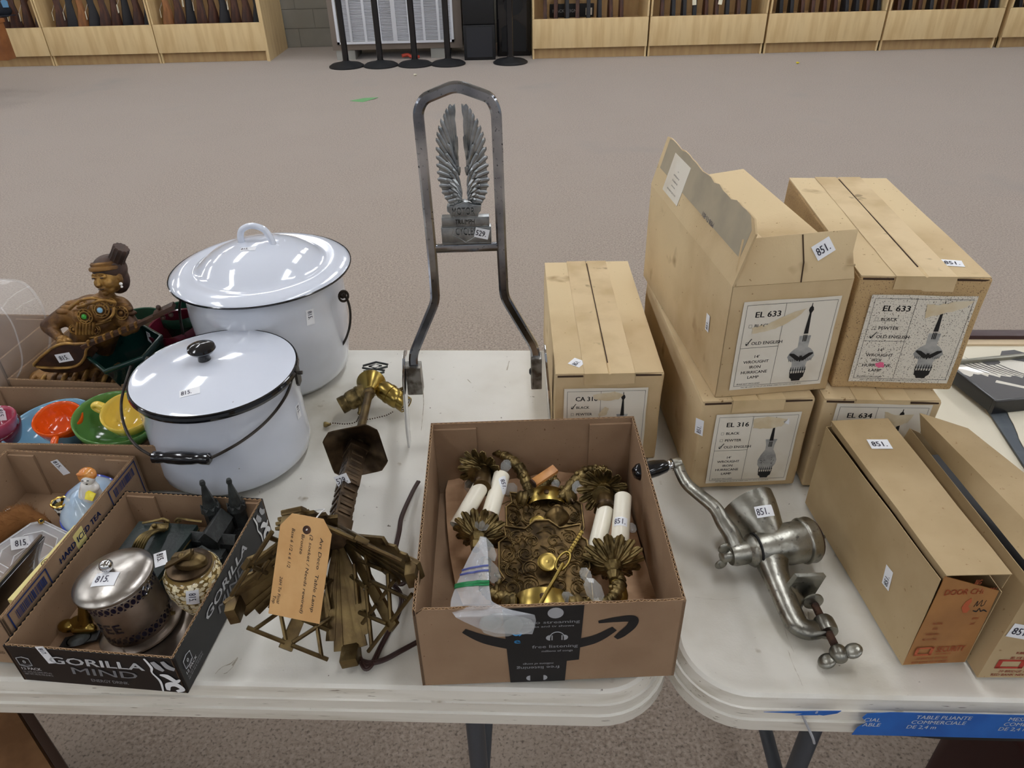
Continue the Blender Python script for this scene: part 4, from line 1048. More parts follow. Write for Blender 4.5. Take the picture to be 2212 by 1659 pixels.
# badge
zx = lambda x, y, dy=0: L_(860+x/4.147, 160+y/4.147, dy)
FB = Matrix(((1,0,0,0),(0,0,-1,0),(0,1,0,0),(0,0,0,1)))   # prism xy -> xz plane, thickness towards -y... z of prism -> -y
def plate(pts, y0, y1):   # extruded shape in the badge plane, y0 nearer the camera
    b = B(); q = [zx(x, y) for x, y in pts]; n = len(q)
    b.add([(p_.x, y0, p_.z) for p_ in q] + [(p_.x, y1, p_.z) for p_ in q], [tuple(range(n)), tuple(reversed(range(n, 2*n)))] + [(i, (i+1) % n, n+(i+1) % n, n+i) for i in range(n)])
    return b
for nm, pts, y0 in (('badge_base', [(385,1362),(833,1350),(838,1503),(398,1508)], -.006), ('badge_bar', [(390,1272),(815,1262),(818,1350),(395,1360)], -.006), ('badge_shield', [(437,1170),(500,1168),(590,1128),(680,1158),(745,1162),(742,1212),(722,1232),(716,1268),(476,1274),(466,1238),(441,1218)], -.006)):
    p_ = part(nm, plate(pts, y0, .006), 'pewter', sb, bevel=.0008)
    # raised border
    q = [zx(x, y) for x, y in pts]; ce = sum(q, Vector())/len(q)
    b = B(); b.tube([Vector((v.x + (ce.x-v.x)*.05, y0-.0002, v.z + (ce.z-v.z)*.12)) for v in q], .0005, 5, closed=True); part('raised_border', b, 'pewter', p_)
    if nm == 'badge_shield':
        a = zx(487, 1250); b = B(); txt(b, 'MOTOR', 0, 0, .0105, Matrix.Translation((a.x, y0, a.z)) @ RX(R(90)), .02, 0, 'L', 1, z=.0006, fit=(zx(688,1250)-a).x); part('raised_letters', b, 'letter_metal', p_, smooth=0, recalc=False)
    if nm == 'badge_bar':
        a = zx(512, 1330); b = B(); txt(b, 'TRIUMPH', 0, 0, .0066, Matrix.Translation((a.x, y0, a.z)) @ RX(R(90)), .01, .1, 'L', 1, z=.0004, fit=(zx(684,1330)-a).x)
        vs, fs = ribbon([(.012,-.0005),(.024,-.0022),(.036,-.002),(.0405,.002)], [.0003,.0006,.0006,.0003]); b.add([(v.x, v.y, .0005) for v in vs], fs, Matrix.Translation((a.x, y0, a.z)) @ RX(R(90))); part('raised_letters', b, 'steel_block', p_, smooth=0, recalc=False)
    if nm == 'badge_base':
        a = zx(520, 1428); b = B(); txt(b, 'CYCLES', 0, 0, .0105, Matrix.Translation((a.x, y0, a.z)) @ RX(R(90)), .02, 0, 'L', 1, z=.0006, fit=(zx(700,1440)-a).x); part('raised_letters', b, 'letter_metal', p_, smooth=0, recalc=False)
        q = [zx(x, y) for x, y in ((500,1365),(482,1425),(540,1450),(608,1492),(680,1448),(740,1425))]; b = B(); b.tube([Vector((v.x, y0-.0002, v.z)) for v in q], .0006, 5); part('raised_chevron', b, 'pewter', p_)
# wings: backing plate and single feathers
def feather(root, a, tip, wd, y, bow=0, mt='pewter'):
    a = zx(*a); c = zx(*tip); a.y = c.y = 0; d = c-a; L = d.length; x = d/L; n_ = Vector((-x.z, 0, x.x)); N = 14; vs = []; 
    wd = wd/4.147/1755
    for i in range(N+1):
        s_ = i/N; ww = wd*.5*(min(1, .45+1.1*s_) if s_ < .86 else math.sqrt(max(0, 1-((s_-.86)/.14)**2))+.02)
        c_ = a + d*s_ + n_*bow*L*math.sin(PI*s_*.5)*(1-s_*.0)*s_
        vs += [c_ - n_*ww + Vector((0, y+.0014, 0)), c_ + Vector((0, y, 0)), c_ + n_*ww + Vector((0, y+.0014, 0))]
    fs = [(3*i+k, 3*i+k+1, 3*i+k+4, 3*i+k+3) for i in range(N) for k in (0, 1)]
    b = B(); b.add(vs, fs); return part('feather', b, mt, root, solid=.0010, smooth=60)
outl = [(508,262),(470,290),(440,335),(412,372),(385,440),(362,492),(350,545),(347,640),(345,720),(343,795),(345,870),(350,940),(365,1005),(390,1065),(418,1115),(446,1152),(505,1152),(572,1118),(578,1060),(556,970),(532,900),(546,820),(540,745),(518,630),(522,535),(500,505),(514,335)]
mir = lambda x, y: (2*(536+(y-260)*.0745)-x, y-12*(0))
rows = [((514,620),(500,268),40,.10),((505,640),(463,300),40,.09),((500,680),(438,345),38,.08),((505,740),(410,388),38,.08),((510,780),(385,450),38,.07),((515,800),(364,505),38,.06),((510,830),(352,560),38,.05),((510,850),(349,640),38,.05),
        ((515,880),(346,722),40,.04),((520,900),(344,797),40,.03),((525,940),(346,870),40,.0),((530,970),(351,940),42,-.03),((540,1010),(366,1003),42,-.05),((545,1050),(390,1064),42,-.05),((550,1085),(418,1116),42,-.06),((556,1110),(450,1150),40,-.06),((560,1120),(500,1152),36,0)]
rows2 = [((530,760),(519,540),34,0),((520,800),(455,610),36,.06),((525,850),(430,695),38,.05),((530,880),(426,780),38,.04),((548,900),(545,820),34,0),((540,930),(500,850),36,.03),((540,960),(468,880),36,.03),((545,990),(434,935),38,0),((550,1020),(440,990),38,0),((555,1050),(450,1040),38,0),((560,1080),(470,1085),36,0),((565,1105),(500,1120),34,0)]
rows3 = [((560,1000),(525,890),34,0),((562,1000),(490,930),34,0),((566,1030),(465,960),34,0),((566,1050),(520,960),34,0),((568,1070),(475,1010),32,0),((570,1080),(525,1010),32,0),((572,1100),(490,1060),32,0),((572,1110),(535,1060),32,0),((574,1118),(520,1100),30,0)]
for side in (0, 1):
    f_ = (lambda p_: p_) if side == 0 else (lambda p_: mir(*p_))
    o_pts = [f_((x + (500-x)*.14 if x < 500 else x, y+6)) for x, y in outl]
    if side: o_pts = o_pts[::-1]
    wg = part('wing', plate(o_pts, -.001, .005), 'pewter', sb, bevel=.0006)
    for yy, rr in ((-.0030, rows), (-.0045, rows2), (-.0060, rows3)):
        for j, (a, tp_, wd, bow) in enumerate(rr): feather(wg, f_(a), f_(tp_), wd, yy - (j % 2)*.0005, (bow if side == 0 else -bow))

# ================================================================ bronze lamp lying on its side
c0 = Vector((-.214, .541, .8505)); c1 = Vector((-.250, 1.16, .772))
FLm = frame(c0, c1-c0, (1, 0, 0)) @ RZ(R(0))
lamp = thing('table_lamp', 'bronze fan-footed table lamp lying on its side with paper tag', 'lamp', FLm)
zero = FLm.inverted()
# local x ~ right, local z = axis, local y = z cross x = up? (frame: y = z x x)
rot0 = R(-10)
def plank(b, p0, p1, w0, w1, th, nrm): 
    p0, p1 = Vector(p0), Vector(p1); d = (p1-p0).normalized(); n_ = Vector(nrm); n_ = (n_-d*n_.dot(d)).normalized(); s_ = d.cross(n_)
    b.hexa([p0-s_*w0/2, p0+s_*w0/2, p1+s_*w1/2, p1-s_*w1/2, p0-s_*w0/2+n_*th, p0+s_*w0/2+n_*th, p1+s_*w1/2+n_*th, p1-s_*w1/2+n_*th])
for k in range(4):
    a = rot0 + k*PI/2; u = Vector((math.cos(a), math.sin(a), 0)); s_ = Vector((-u.y, u.x, 0)); nn = (u*.6 + Vector((0,0,1)))
    p0 = u*.011 + Vector((0,0,.106)); p1 = u*.109 + Vector((0,0,.012))
    b = B(); plank(b, p0, p1, .013, .022, .006, nn); b.hexa([*(p1 + s_*x_ + Vector((0,0,-.012)) + u*y_ for x_, y_ in ((-.010,-.014),(.010,-.014),(.010,-.002),(-.010,-.002))), *(p1 + s_*x_ + u*y_ + Vector((0,0,z_)) for x_, y_, z_ in ((-.0105,-.014,.014),(.0105,-.014,.014),(.0105,.0,.004),(-.0105,.0,.004)))])
    lg = part('foot', b, 'bronze', lamp, bevel=.0012)
    for sd in (-1, 1):
        for j, (ex, ln) in enumerate(((.0105, .90), (.0185, .80), (.026, .68))):
            b = B(); q0 = p0 + s_*sd*.003 - nn.normalized()*(.001+.0012*j); q1 = p0.lerp(p1, ln) + s_*sd*(ex+.004) - nn.normalized()*(.0015+.0015*j)
            plank(b, q0, q1, .006, .0115, .004, nn); part('fan_blade', b, 'bronze', lg, bevel=.0008)
    b = B()   # raised geometric relief on the foot
    F = frame(p0 + nn.normalized()*.0062, nn, p1-p0)
    Lp = (p1-p0).length
    for j in range(3):
        x0_ = Lp*(.42+.19*j); x1_ = x0_ + Lp*.17; w_ = .008 + .0012*j
        d_ = (p1-p0).normalized(); n_ = (nn-d_*nn.dot(d_)).normalized(); F = frame(p0 + n_*.0062, n_, d_)
        b.tube([(x0_,-w_,0),(x1_,-w_,0),(x0_+.002,w_,0)], .0007, 5, closed=True, M4=F); b.tube([(x1_,-w_*.6,0),(x1_,w_,0),(x0_+.008,w_,0)], .0007, 5, closed=True, M4=F)
    part('relief', b, 'bronze', lg)
    # open lattice side between the feet
    a2 = a + PI/4; u2 = Vector((math.cos(a2), math.sin(a2), 0)); s2 = Vector((-u2.y, u2.x, 0)); n2 = u2*.8 + Vector((0,0,1))
    q0 = u2*.012 + Vector((0,0,.108)); q1 = u2*.088 + Vector((0,0,.002))
    b = B(); plank(b, q0, q1, .012, .016, .006, n2); part('side_bar', b, 'bronze', lamp, bevel=.001)
    b = B()
    for sd in (-1, 1):
        for (r0, w0, r1, w1) in ((.25,.004,.55,.030),(.55,.004,.30,.018),(.50,.004,.95,.042),(.93,.004,.62,.034),(.72,.004,.72,.038),(.95,.004,.95,.05)):
            m0 = q0.lerp(q1, r0) + s2*sd*w0; m1 = q0.lerp(q1, r1) + s2*sd*w1
            b.tube([m0, m1], .0026, 6)
    part('lattice', b, 'bronze', lamp)
b = B()
for i, (z0, z1, w_) in enumerate(((.10,.135,.0135),(.135,.21,.0115),(.21,.30,.0125),(.30,.315,.0145))): b.box((-w_, -w_, z0), (w_, w_, z1), RZ(rot0+PI/4))
for k in range(4):
    for j in range(9): b.box((-.0085, .0112, .142+j*.017), (.0085, .0132, .150+j*.017), RZ(rot0+PI/4+k*PI/2))
col = part('column', b, 'bronze_dark', lamp, bevel=.0008)
b = B()   # octagonal drip plate, dished towards the foot
oc = lambda a, z: 1/max(math.cos(((a - rot0) % (PI/2)) - PI/4), .80) * .80 if True else 1
def octr(a, z):
    d = abs(((a - rot0 - PI/4) % (PI/2)) - PI/4); return min(1/math.cos(PI/4-d) if False else 1/max(math.cos(d), 1e-3), 1.0/ max(math.cos(PI/4-d), 1e-3)*1.18)
b.lathe([(.004, .318), (.012, .320), (.028, .312), (.040, .306), (.0415, .3065), (.040, .3085), (.028, .315), (.012, .324), (.004, .326)], 48, RZ(0), rf=octr); part('drip_plate', b, 'bronze_dark', lamp, smooth=30)
b = B(); b.tube([(0,0,.32),(0,0,.50)], .0068, 16); b.lathe([(.0068,.488),(.010,.49),(.010,.496),(.0068,.498)], 16); part('stem', b, 'bronze', lamp)
b = B(); b.lathe([(.004, .50), (.010, .502), (.014, .512), (.020, .524), (.0245, .530), (.0255, .533), (.0245, .536), (.020, .534), (.012, .536), (.010, .545), (.006, .548)], 32); part('canopy_cup', b, 'brass_bright', lamp)
up = (FLm.to_3x3().inverted() @ Vector((0,0,1)))
def socket(px0, py0, z0, px1, py1, z1, mt):
    a = zero @ at(px0, py0, TZ+z0); c = zero @ at(px1, py1, TZ+z1); L = .058; F = frame(a, c-a)
    b = B(); b.lathe([(.003,-.006),(.0125,-.002),(.0165,.006),(.0168,.018),(.0178,.0185),(.0178,.023),(.0165,.0235),(.0172,.032),(.0165,.040),(.0140,.044),(.0150,.047),(.0150,.057),(.0142,.0575),(.0128,.057),(.0128,.040),(0,.038)], 28, F)
    s_ = part('lamp_socket', b, mt, lamp)
    b = B(); b.lathe([(.0126,.056),(.0118,.055),(.0124,.053),(.0116,.0515),(.0124,.050),(.0116,.048),(.0122,.046),(.0122,.036),(0,.036)], 24, F); part('threaded_liner', b, 'chrome_clean', s_)
    b = B(); b.tube([(.015,0,.028),(.026,0,.034)], .003, 8, M4=F); b.ball((.027,0,.035), .004, 8, 6, M4=F); part('switch', b, 'brass', s_)
socket(800, 842, .040, 745, 872, .026, 'brass')
socket(822, 838, .040, 855, 860, .030, 'brass_bright')
def beads(b, pts, r=.0013, sp=.0042):
    c = spline(pts, 8); acc = 0; last = c[0]; b.ball(last, r, 6, 4)
    for p_ in c[1:]:
        while (p_-last).length > sp:
            last = last + (p_-last).normalized()*sp; b.ball(last, r, 6, 4)
for pts, end in ((((703,916),(720,914),(745,916),(768,912),(775,900),(780,895)), (700,917)), (((848,890),(835,897),(815,902),(795,906),(775,905)), None), (((728,940),(745,940),(760,930),(772,920),(790,905)), (722,938))):
    b = B(); beads(b, [zero @ at(x, y, TZ+.002) for x, y in pts]); ch = part('pull_chain', b, 'rust', lamp, kind='stuff')
    if end:
        q = zero @ at(*end, TZ+.004); b = B(); b.lathe([(0,0),(.0045,0),(.005,.003),(.0025,.009),(.001,.012)], 10, frame(q, (zero.to_3x3() @ Vector((1,0,0))))); part('chain_bell', b, 'brass', ch)
# finial: stepped open chevrons
b = B(); zf = .548
for j, (w_, h_) in enumerate(((.013,.020),(.018,.026),(.022,.034))):
    z_ = zf + [0, .018, .038][j]
    loop = [(-w_,0,z_+h_*.35),(0,0,z_),(w_,0,z_+h_*.35),(w_,0,z_+h_*.62),(0,0,z_+h_),(-w_,0,z_+h_*.62)]
    b.tube(loop, .0022, 6, closed=True); b.tube([(-w_*.5,0,z_+h_*.5),(0,0,z_+h_*.28),(w_*.5,0,z_+h_*.5),(0,0,z_+h_*.75)], .0016, 6, closed=True)
b.tube([(0,0,.54),(0,0,.575)], .0028, 8); part('finial', b, 'castle', lamp)
# flex
cw = [(888,1237,.01),(868,1262,.012),(848,1245,.018),(850,1205,.022),(862,1150,.02),(868,1115,.012),(890,1065,.006),(904,1040,.004)]
cp = [(775,1418,.004),(790,1444,.003),(806,1430,.003),(822,1398,.003),(842,1360,.003),(858,1330,.003),(868,1300,.003),(862,1278,.004),(848,1262,.006)]
c3 = [(781,1428,.003),(800,1432,.003),(830,1425,.003),(868,1405,.003),(905,1385,.003)]
for pp in (cw, cp, c3):
    b = B(); c = spline([zero @ at(x, y, TZ+z) for x, y, z in pp], 7)
    for dy in (-.0014, .0014): b.tube([p_ + up.cross((c[min(i+1, len(c)-1)]-c[max(i-1, 0)]).normalized())*dy for i, p_ in enumerate(c)], .0020, 8)
    part('flex', b, 'cord', lamp)
# tag with handwriting tied to the column
tl_, tr_ = (641,1106), (727,1119)
a1 = at(626, 1108, TZ+.228); a2 = at(730, 1120, TZ+.228); a3 = at(691, 1341, TZ+.140); a4 = at(580, 1325, TZ+.140)
tg = thing('paper_tag', 'manila tag with handwritten note tied to the bronze lamp', 'tag', a4)
xv = (a3-a4); yv = ((a1-a4)+(a2-a3))/2; wT = xv.length; hT = yv.length
xn, yn = xv.normalized(), yv.normalized(); sk_ = xn.dot(yn)/2; xu, yu = (xn-yn*sk_).normalized(), (yn-xn*sk_).normalized(); FT = Matrix((xu, (yu-xu*xu.dot(yu)).normalized(), xv.cross(yv).normalized())).transposed().to_4x4()
b = B(); b.prism([(0,0),(wT,0),(wT,hT-.014),(wT-.011,hT),(.011,hT),(0,hT-.014)], -.0002, .0003, FT); part('tag_card', b, 'tag', tg, smooth=0)
b = B(); b.lathe([(.0025,.0003),(.0035,.0006),(.0045,.0004),(.0045,.0003)], 20, FT @ T(wT*.52, hT-.014, 0)); b.lathe([(0,.0005),(.0026,.0005)], 16, FT @ T(wT*.52, hT-.014, 0)); part('eyelet', b, 'rust', tg)
k = B()
FTr = FT @ T(0, 0, .0007)
for s, x_, y_, sz, ft in (('Art Deco  Table Lamp', wT*.80, hT*.82, .0036, hT*.72), ('(2 socket / Needs rewired)', wT*.60, hT*.83, .0034, hT*.76), ('Bronze', wT*.44, hT*.82, .0034, hT*.19), ('Base 6 1/2 x 6 1/2', wT*.24, hT*.86, .0034, hT*.38), ('26H To Finial', wT*.13, hT*.38, .0032, hT*.26), ('Top', wT*.05, hT*.19, .0032, hT*.08)):
    txt(k, s, x_, y_, sz, FTr, 0, .25, 'L', 1, rot=-PI/2, fit=ft)
part('handwriting', k, 'ink', tg, smooth=0, recalc=False)
b = B(); inv = lambda px, py, z: at(px, py, TZ+z) - a4
e_ = FT @ Vector((wT*.52, hT-.014, .001))
b.tube(spline([e_, inv(684,1118,.217), inv(693,1107,.21), inv(700,1100,.15), inv(672,1104,.14), inv(672,1110,.19), e_], 6), .0008, 6); part('string', b, 'string', tg)

# ================================================================ meat grinder
og = at(1660, 1200); gr = thing('meat_grinder', 'tinned iron hand meat grinder with crank lying between the tables boxes', 'grinder', og)
gr['label'] = 'tinned iron hand-cranked meat grinder lying on the right table'
G = lambda px, py, z: at(px, py, TZ+z) - og
A0 = G(1632, 1188, .034); A1_ = G(1752, 1165, .034); ax = (A1_-A0); Lb = ax.length; Fg = frame(A0, ax, (0,0,1))
b = B(); b.lathe([(.0, 0), (.0215, 0), (.0225, .003), (.0235, .020), (.0245, .028), (.0265, .038), (.0275, .045), (.0275, Lb-.016), (.0295, Lb-.015), (.0305, Lb-.013), (.0295, Lb-.010), (.0305, Lb-.003), (.0295, Lb), (0, Lb)], 40, Fg); body = part('barrel', b, 'tin', gr, smooth=45)
b = B(); b.lathe([(.0, Lb), (.0265, Lb), (.0265, Lb+.0035), (0, Lb+.0035)], 32, Fg); part('cutting_plate', b, 'rust', gr)
b = B(); b.lathe([(0, 0), (.006, 0), (.006, .006), (.003, .008), (.0025, .016), (0, .017)], 12, Fg @ T(0, 0, Lb+.0035)); b.box((-.001, -.006, Lb+.006), (.001, .006, Lb+.012), Fg); part('plate_screw', b, 'tin', gr)
H0 = A0 + ax*.34; H1_ = G(1616, 1096, .050); Fh = frame(H0, H1_-H0); Lh = (H1_-H0).length
b = B(); b.lathe([(.022, 0), (.0235, Lh*.2), (.027, Lh*.4), (.032, Lh*.62), (.0365, Lh*.86), (.0385, Lh*1.04), (.0388, Lh*1.07), (.0375, Lh*1.07), (.033, Lh*.8), (.026, Lh*.5), (.012, Lh*.3)], 48, Fh, sx=1, sy=1.0); part('hopper', b, 'tin', gr, smooth=50)
b = B(); b.lathe([(.012, -.002), (.0225, -.0015), (.0225, .0005), (.012, .001)], 32, Fg); part('gap_shade_ring', b, 'ink', gr)  # black ring painted as the shaded gap between barrel and crank hub
b = B(); b.lathe([(0, -.002), (.021, -.002), (.0215, -.006), (.0185, -.010), (.0155, -.013), (.0155, -.030), (.0135, -.036), (0, -.036)], 32, Fg); hub = part('crank_hub', b, 'tin', gr)
hc = A0 - ax.normalized()*.026
cr = [(hc + Vector((0,0,.004)), .013), (G(1582,1158,.052), .0125), (G(1562,1128,.064), .0110), (G(1545,1098,.074), .0100), (G(1512,1070,.082), .0092), (G(1486,1048,.088), .0086), (G(1472,1025,.092), .0080), (G(1464,1004,.094), .0080), (G(1455,996,.096), .0082)]
cs = spline([c_[0] for c_ in cr], 5); rs_ = []
for i in range(len(cs)): s_ = i/5; j = min(int(s_), len(cr)-2); rs_.append(cr[j][1] + (cr[j+1][1]-cr[j][1])*(s_-j))
b = B(); sec = [(math.cos(a_)*1.0, math.sin(a_)*.62) for a_ in [2*PI*k_/12 for k_ in range(12)]]; b.tube(cs, rs_, sec=sec); part('crank_arm', b, 'tin', gr, smooth=60)
b = B(); h0 = G(1462, 1001, .096); h1 = G(1372, 1022, .096); hd = h1-h0; F = frame(h0, hd); Lh_ = hd.length
b.lathe([(0, -.006), (.0075, -.005), (.0085, 0), (.0085, .007), (0, .007)], 16, F); part('handle_pin', b, 'tin', gr)
b = B(); b.lathe([(.0065, .007), (.0072, .008), (.0072, .015), (.0065, .016)], 16, F); part('ferrule', b, 'chrome_clean', gr)
b = B(); b.lathe([(0, .015), (.0072, .015), (.009, .018), (.0115, .032), (.0125, .046), (.0115, .058), (.007, .064), (0, .065)], 24, F); part('crank_grip', b, 'black_gloss', gr, label='black wooden crank grip')
b = B(); wc = A0 - ax.normalized()*.040; F = frame(wc, -ax, (0,0,1)); b.lathe([(0, -.004), (.0085, -.004), (.0085, .006), (.005, .009), (0, .009)], 16, F)
for s_ in (-1, 1): b.ball((s_*.0145, 0, .006), .0085, 14, 8, M4=F, sc=(1.0,.38,1.0)); b.ball((s_*.008, 0, .004), .006, 10, 6, M4=F, sc=(1.0,.5,.8))
part('wing_nut', b, 'tin', gr, smooth=60)
# leg and clamp
lg = [(G(1664,1200,.030), .026), (G(1672,1232,.026), .0185), (G(1690,1280,.022), .0155), (G(1706,1318,.018), .0150), (G(1722,1348,.016), .0145), (G(1745,1360,.015), .0135), (G(1772,1358,.014), .0115), (G(1785,1352,.014), .011)]
cs = spline([c_[0] for c_ in lg], 5); rs_ = []
for i in range(len(cs)): s_ = i/5; j = min(int(s_), len(lg)-2); rs_.append(lg[j][1] + (lg[j+1][1]-lg[j][1])*(s_-j))
b = B(); b.tube(cs, rs_, sec=[(math.cos(a_), math.sin(a_)*.72) for a_ in [2*PI*k_/12 for k_ in range(12)]], up=(0,0,1)); part('clamp_leg', b, 'tin', gr, smooth=60)
b = B(); q = [G(1696,1262,.030), G(1716,1238,.052), G(1779,1236,.050), G(1744,1292,.012), G(1738,1300,.006), G(1712,1290,.016)]
nn = Vector((.004, .004, .003)); b.add([*q, *[v + Vector((.0035,-.003,-.004)) for v in q]], [(0,1,2,3,4,5), (11,10,9,8,7,6)] + [(i, (i+1) % 6, 6+(i+1) % 6, 6+i) for i in range(6)]); part('clamp_jaw', b, 'tin', gr, bevel=.0014)
b = B(); b.hexa([G(1694,1290,.010), G(1728,1330,.010), G(1742,1296,.010), G(1716,1262,.012), G(1694,1288,.028), G(1722,1326,.022), G(1740,1292,.020), G(1712,1258,.034)]); part('clamp_web', b, 'tin', gr, bevel=.004)
s0 = G(1757, 1300, .016); s1 = G(1812, 1412, .016); sd = s1-s0; F = frame(s0, sd); Ls_ = sd.length
b = B(); b.lathe([(0, -.004), (.0125, -.002), (.0125, .0005), (.004, .004), (0, .004)], 24, F); part('clamp_pad', b, 'tin', gr)
b = B(); pr_ = []; z = .004
while z < Ls_-.006: pr_ += [(.0040, z), (.0048, z+.0009)]; z += .0018
b.lathe(pr_, 14, F); part('screw_thread', b, 'rust', gr)
b = B(); b.lathe([(.0045, .026), (.0105, .026), (.0125, .030), (.0125, .042), (.0115, .046), (.0045, .046)], 24, F); part('clamp_boss', b, 'tin', gr)
b = B(); F = frame(s1, sd, (.8,.6,.5)); b.ball((0,0,0), .0105, 16, 10, M4=F, sc=(1,1,1.1)); 
for s_ in (-1, 1): b.ball((s_*.0155, 0, .003), .0095, 14, 8, M4=F, sc=(1.15,.5,1.0)); 
part('screw_wing', b, 'tin', gr, smooth=60)
# ================================================================ contents of the sconce carton
Z0 = TZ + .0045
cr_ = thing('kraft_wrapping', 'crumpled kraft wrapping paper under the brass sconces', 'paper', (0, 0, 0))
random.seed(31)
rowsK = [((975,1010),(1130,1000),(1290,990),(1310,1010)),((962,1060),(1110,1050),(1240,1040),(1345,1060)),((965,1130),(1100,1110),(1250,1110),(1370,1130)),((972,1200),(1100,1190),(1280,1190),(1390,1200)),((985,1270),(1110,1260),(1290,1260),(1415,1280)),((1000,1306),(1110,1306),(1290,1306),(1425,1300))]
b = B(); nu = nv = 26
def kp(s, t):
    r_ = t*(len(rowsK)-1); j = min(int(r_), len(rowsK)-2); fr = r_-j; c_ = s*3; i = min(int(c_), 2); fc = c_-i
    g = lambda jj: (rowsK[jj][i][0]*(1-fc)+rowsK[jj][i+1][0]*fc, rowsK[jj][i][1]*(1-fc)+rowsK[jj][i+1][1]*fc)
    a, c = g(j), g(j+1); px, py = a[0]*(1-fr)+c[0]*fr, a[1]*(1-fr)+c[1]*fr
    z = .004 + .018*max(0, noise.noise(Vector((s*4, t*4, 3)))+.25) + .03*max(0, 1-t*3.5)*(.4+.6*s) + .006*abs(noise.noise(Vector((s*11, t*11, 1))))
    return at(px, py, Z0+z)
b.grid(kp, nu, nv); part('paper_sheet', b, 'kraft_paper', cr_, solid=.0003, smooth=25)
def spiral(b, cx, cy, r, turn, a0, F, rt=.0009, z=0):
    pts = [(cx + r*(1-.82*i/22)*math.cos(a0+turn*i/22*2.6*PI), cy + r*(1-.82*i/22)*math.sin(a0+turn*i/22*2.6*PI), z) for i in range(23)]
    b.tube(pts, [rt*(1-.4*i/22) for i in range(23)], 5, M4=F)
def filigree(root, F, w, h):
    out = []
    for (x, y) in ((.5,-.5),(.5,-.18),(.44,-.12),(.5,-.02),(.5,.3),(.42,.36),(.44,.5),(.2,.46),(.08,.56)): out.append((x*w, y*h))
    poly = out + [(-x, y) for x, y in reversed(out)]
    b = B(); b.prism(poly, -.004, .0, F); p_ = part('back_plate', b, 'brass_dark', root, bevel=.0015)
    s = B(); random.seed(5)
    for sx in (1, -1):
        for (x, y, r, tn, a0) in ((.12,.30,.010,1,0),(.30,.34,.011,-1,2),(.20,.16,.013,1,3),(.38,.14,.010,-1,1),(.14,.0,.012,1,5),(.34,-.03,.012,-1,2),(.16,-.20,.013,1,1),(.36,-.22,.011,-1,4),(.20,-.38,.012,1,0),(.40,-.40,.010,-1,3),(.07,-.42,.009,-1,2),(.08,.15,.007,-1,2),(.44,.02,.006,1,1)):
            spiral(s, sx*x*w, y*h, r*w/.11, tn*sx, a0 if sx > 0 else PI-a0, F, z=.0008)
            spiral(s, sx*x*w, y*h, r*.72*w/.11, tn*sx, (a0 if sx > 0 else PI-a0)+.7, F, rt=.0006, z=.0012)
        for k_ in range(14):   # long acanthus veins
            x0_ = sx*random.uniform(.03,.42)*w; y0_ = random.uniform(-.46,.42)*h; L = random.uniform(.012,.024); a_ = random.uniform(.9,2.3)
            s.tube(spline([(x0_,y0_,.0005),(x0_+L*.5*math.cos(a_),y0_+L*.5*math.sin(a_),.0018),(x0_+L*math.cos(a_+.7),y0_+L*math.sin(a_+.7),.0006)], 3), .0008, 4, M4=F)
        for k_ in range(16):
            spiral(s, sx*random.uniform(.05,.45)*w, random.uniform(-.46,.46)*h, random.uniform(.0035,.006), random.choice([-1,1]), random.uniform(0,6), F, rt=.0006, z=.0006)
        for j in range(9): s.ball((sx*(.22+.018*j)*w, (.40-.022*j)*h, .0012), .0011, 6, 4, M4=F)
    part('scroll_relief', s, 'relief', p_, kind='stuff', smooth=70)
    b = B(); b.tube([(x*.985, y*.985, .0006) for x, y in poly], .0016, 6, closed=True, M4=F); part('rope_edge', b, 'relief', p_)
    return p_
def rod(root, pts, rads, nm='arm', mt='brass', knots=5):
    c = spline(pts, 8); n = len(c); rr = []
    for i in range(n):
        s_ = i/(n-1)*(len(rads)-1); j = min(int(s_), len(rads)-2); base = rads[j] + (rads[j+1]-rads[j])*(s_-j); rr.append(base*(1+.10*math.sin(i*1.9)))
    b = B(); b.tube(c, rr, 12)
    random.seed(n)
    for k_ in range(knots):
        i = int((k_+.7)*n/(knots+.5)) % n; o_ = Vector((random.uniform(-1,1), random.uniform(-1,1), .8)).normalized()
        b.ball(c[i] + o_*rr[i]*1.2, rr[i]*.42, 8, 6)
    # leaf scroll wound round the arm
    b2 = []
    for i in range(0, n*2): pass
    w_ = [c[min(int(i/3), n-1)] + (Vector((0,0,1))*math.sin(i*.45) + ((c[min(int(i/3)+1, n-1)]-c[max(int(i/3)-1, 0)]).normalized().cross(Vector((0,0,1))))*math.cos(i*.45))*rr[min(int(i/3), n-1)]*1.02 for i in range(3*n)]
    b.tube(w_, .0009, 5)
    return part(nm, b, mt, root, smooth=60)
def flower(root, p, axis, r=.036, petals=14, mt='brass', dish=.35):
    F = frame(p, axis)
    b = B(); nr, na = 8, petals*10; vs = []
    for i in range(nr+1):
        s_ = i/nr
        for k_ in range(na):
            a = 2*PI*k_/na; pet = abs(math.cos(a*petals/2)); rr = r*(.22+.78*s_)*(1 - .30*s_**2.2*(1-pet**.55))
            z = dish*r*s_**1.6 + .0026*pet*math.sin(PI*min(1, s_*1.0))*1.0 + .0011*math.cos(a*petals*3)*s_
            vs.append((rr*math.cos(a), rr*math.sin(a), z))
    fs = [(i*na+k_, i*na+(k_+1) % na, (i+1)*na+(k_+1) % na, (i+1)*na+k_) for i in range(nr) for k_ in range(na)]
    b.add(vs, fs, F); f = part('petal_dish', b, mt, root, solid=.0009, smooth=50)
    b = B(); b.lathe([(0,-.024),(.0055,-.023),(.0085,-.014),(.0070,-.010),(.0105,-.006),(.011,0),(.008,.003),(.0075,.008),(.011,.013),(.0125,.018),(.0115,.019),(.0128,.021),(.0128,.0235),(0,.0235)], 24, F, rf=lambda a, z: 1+.05*math.cos(a*9)); part('candle_cup', b, mt, f)
    return f
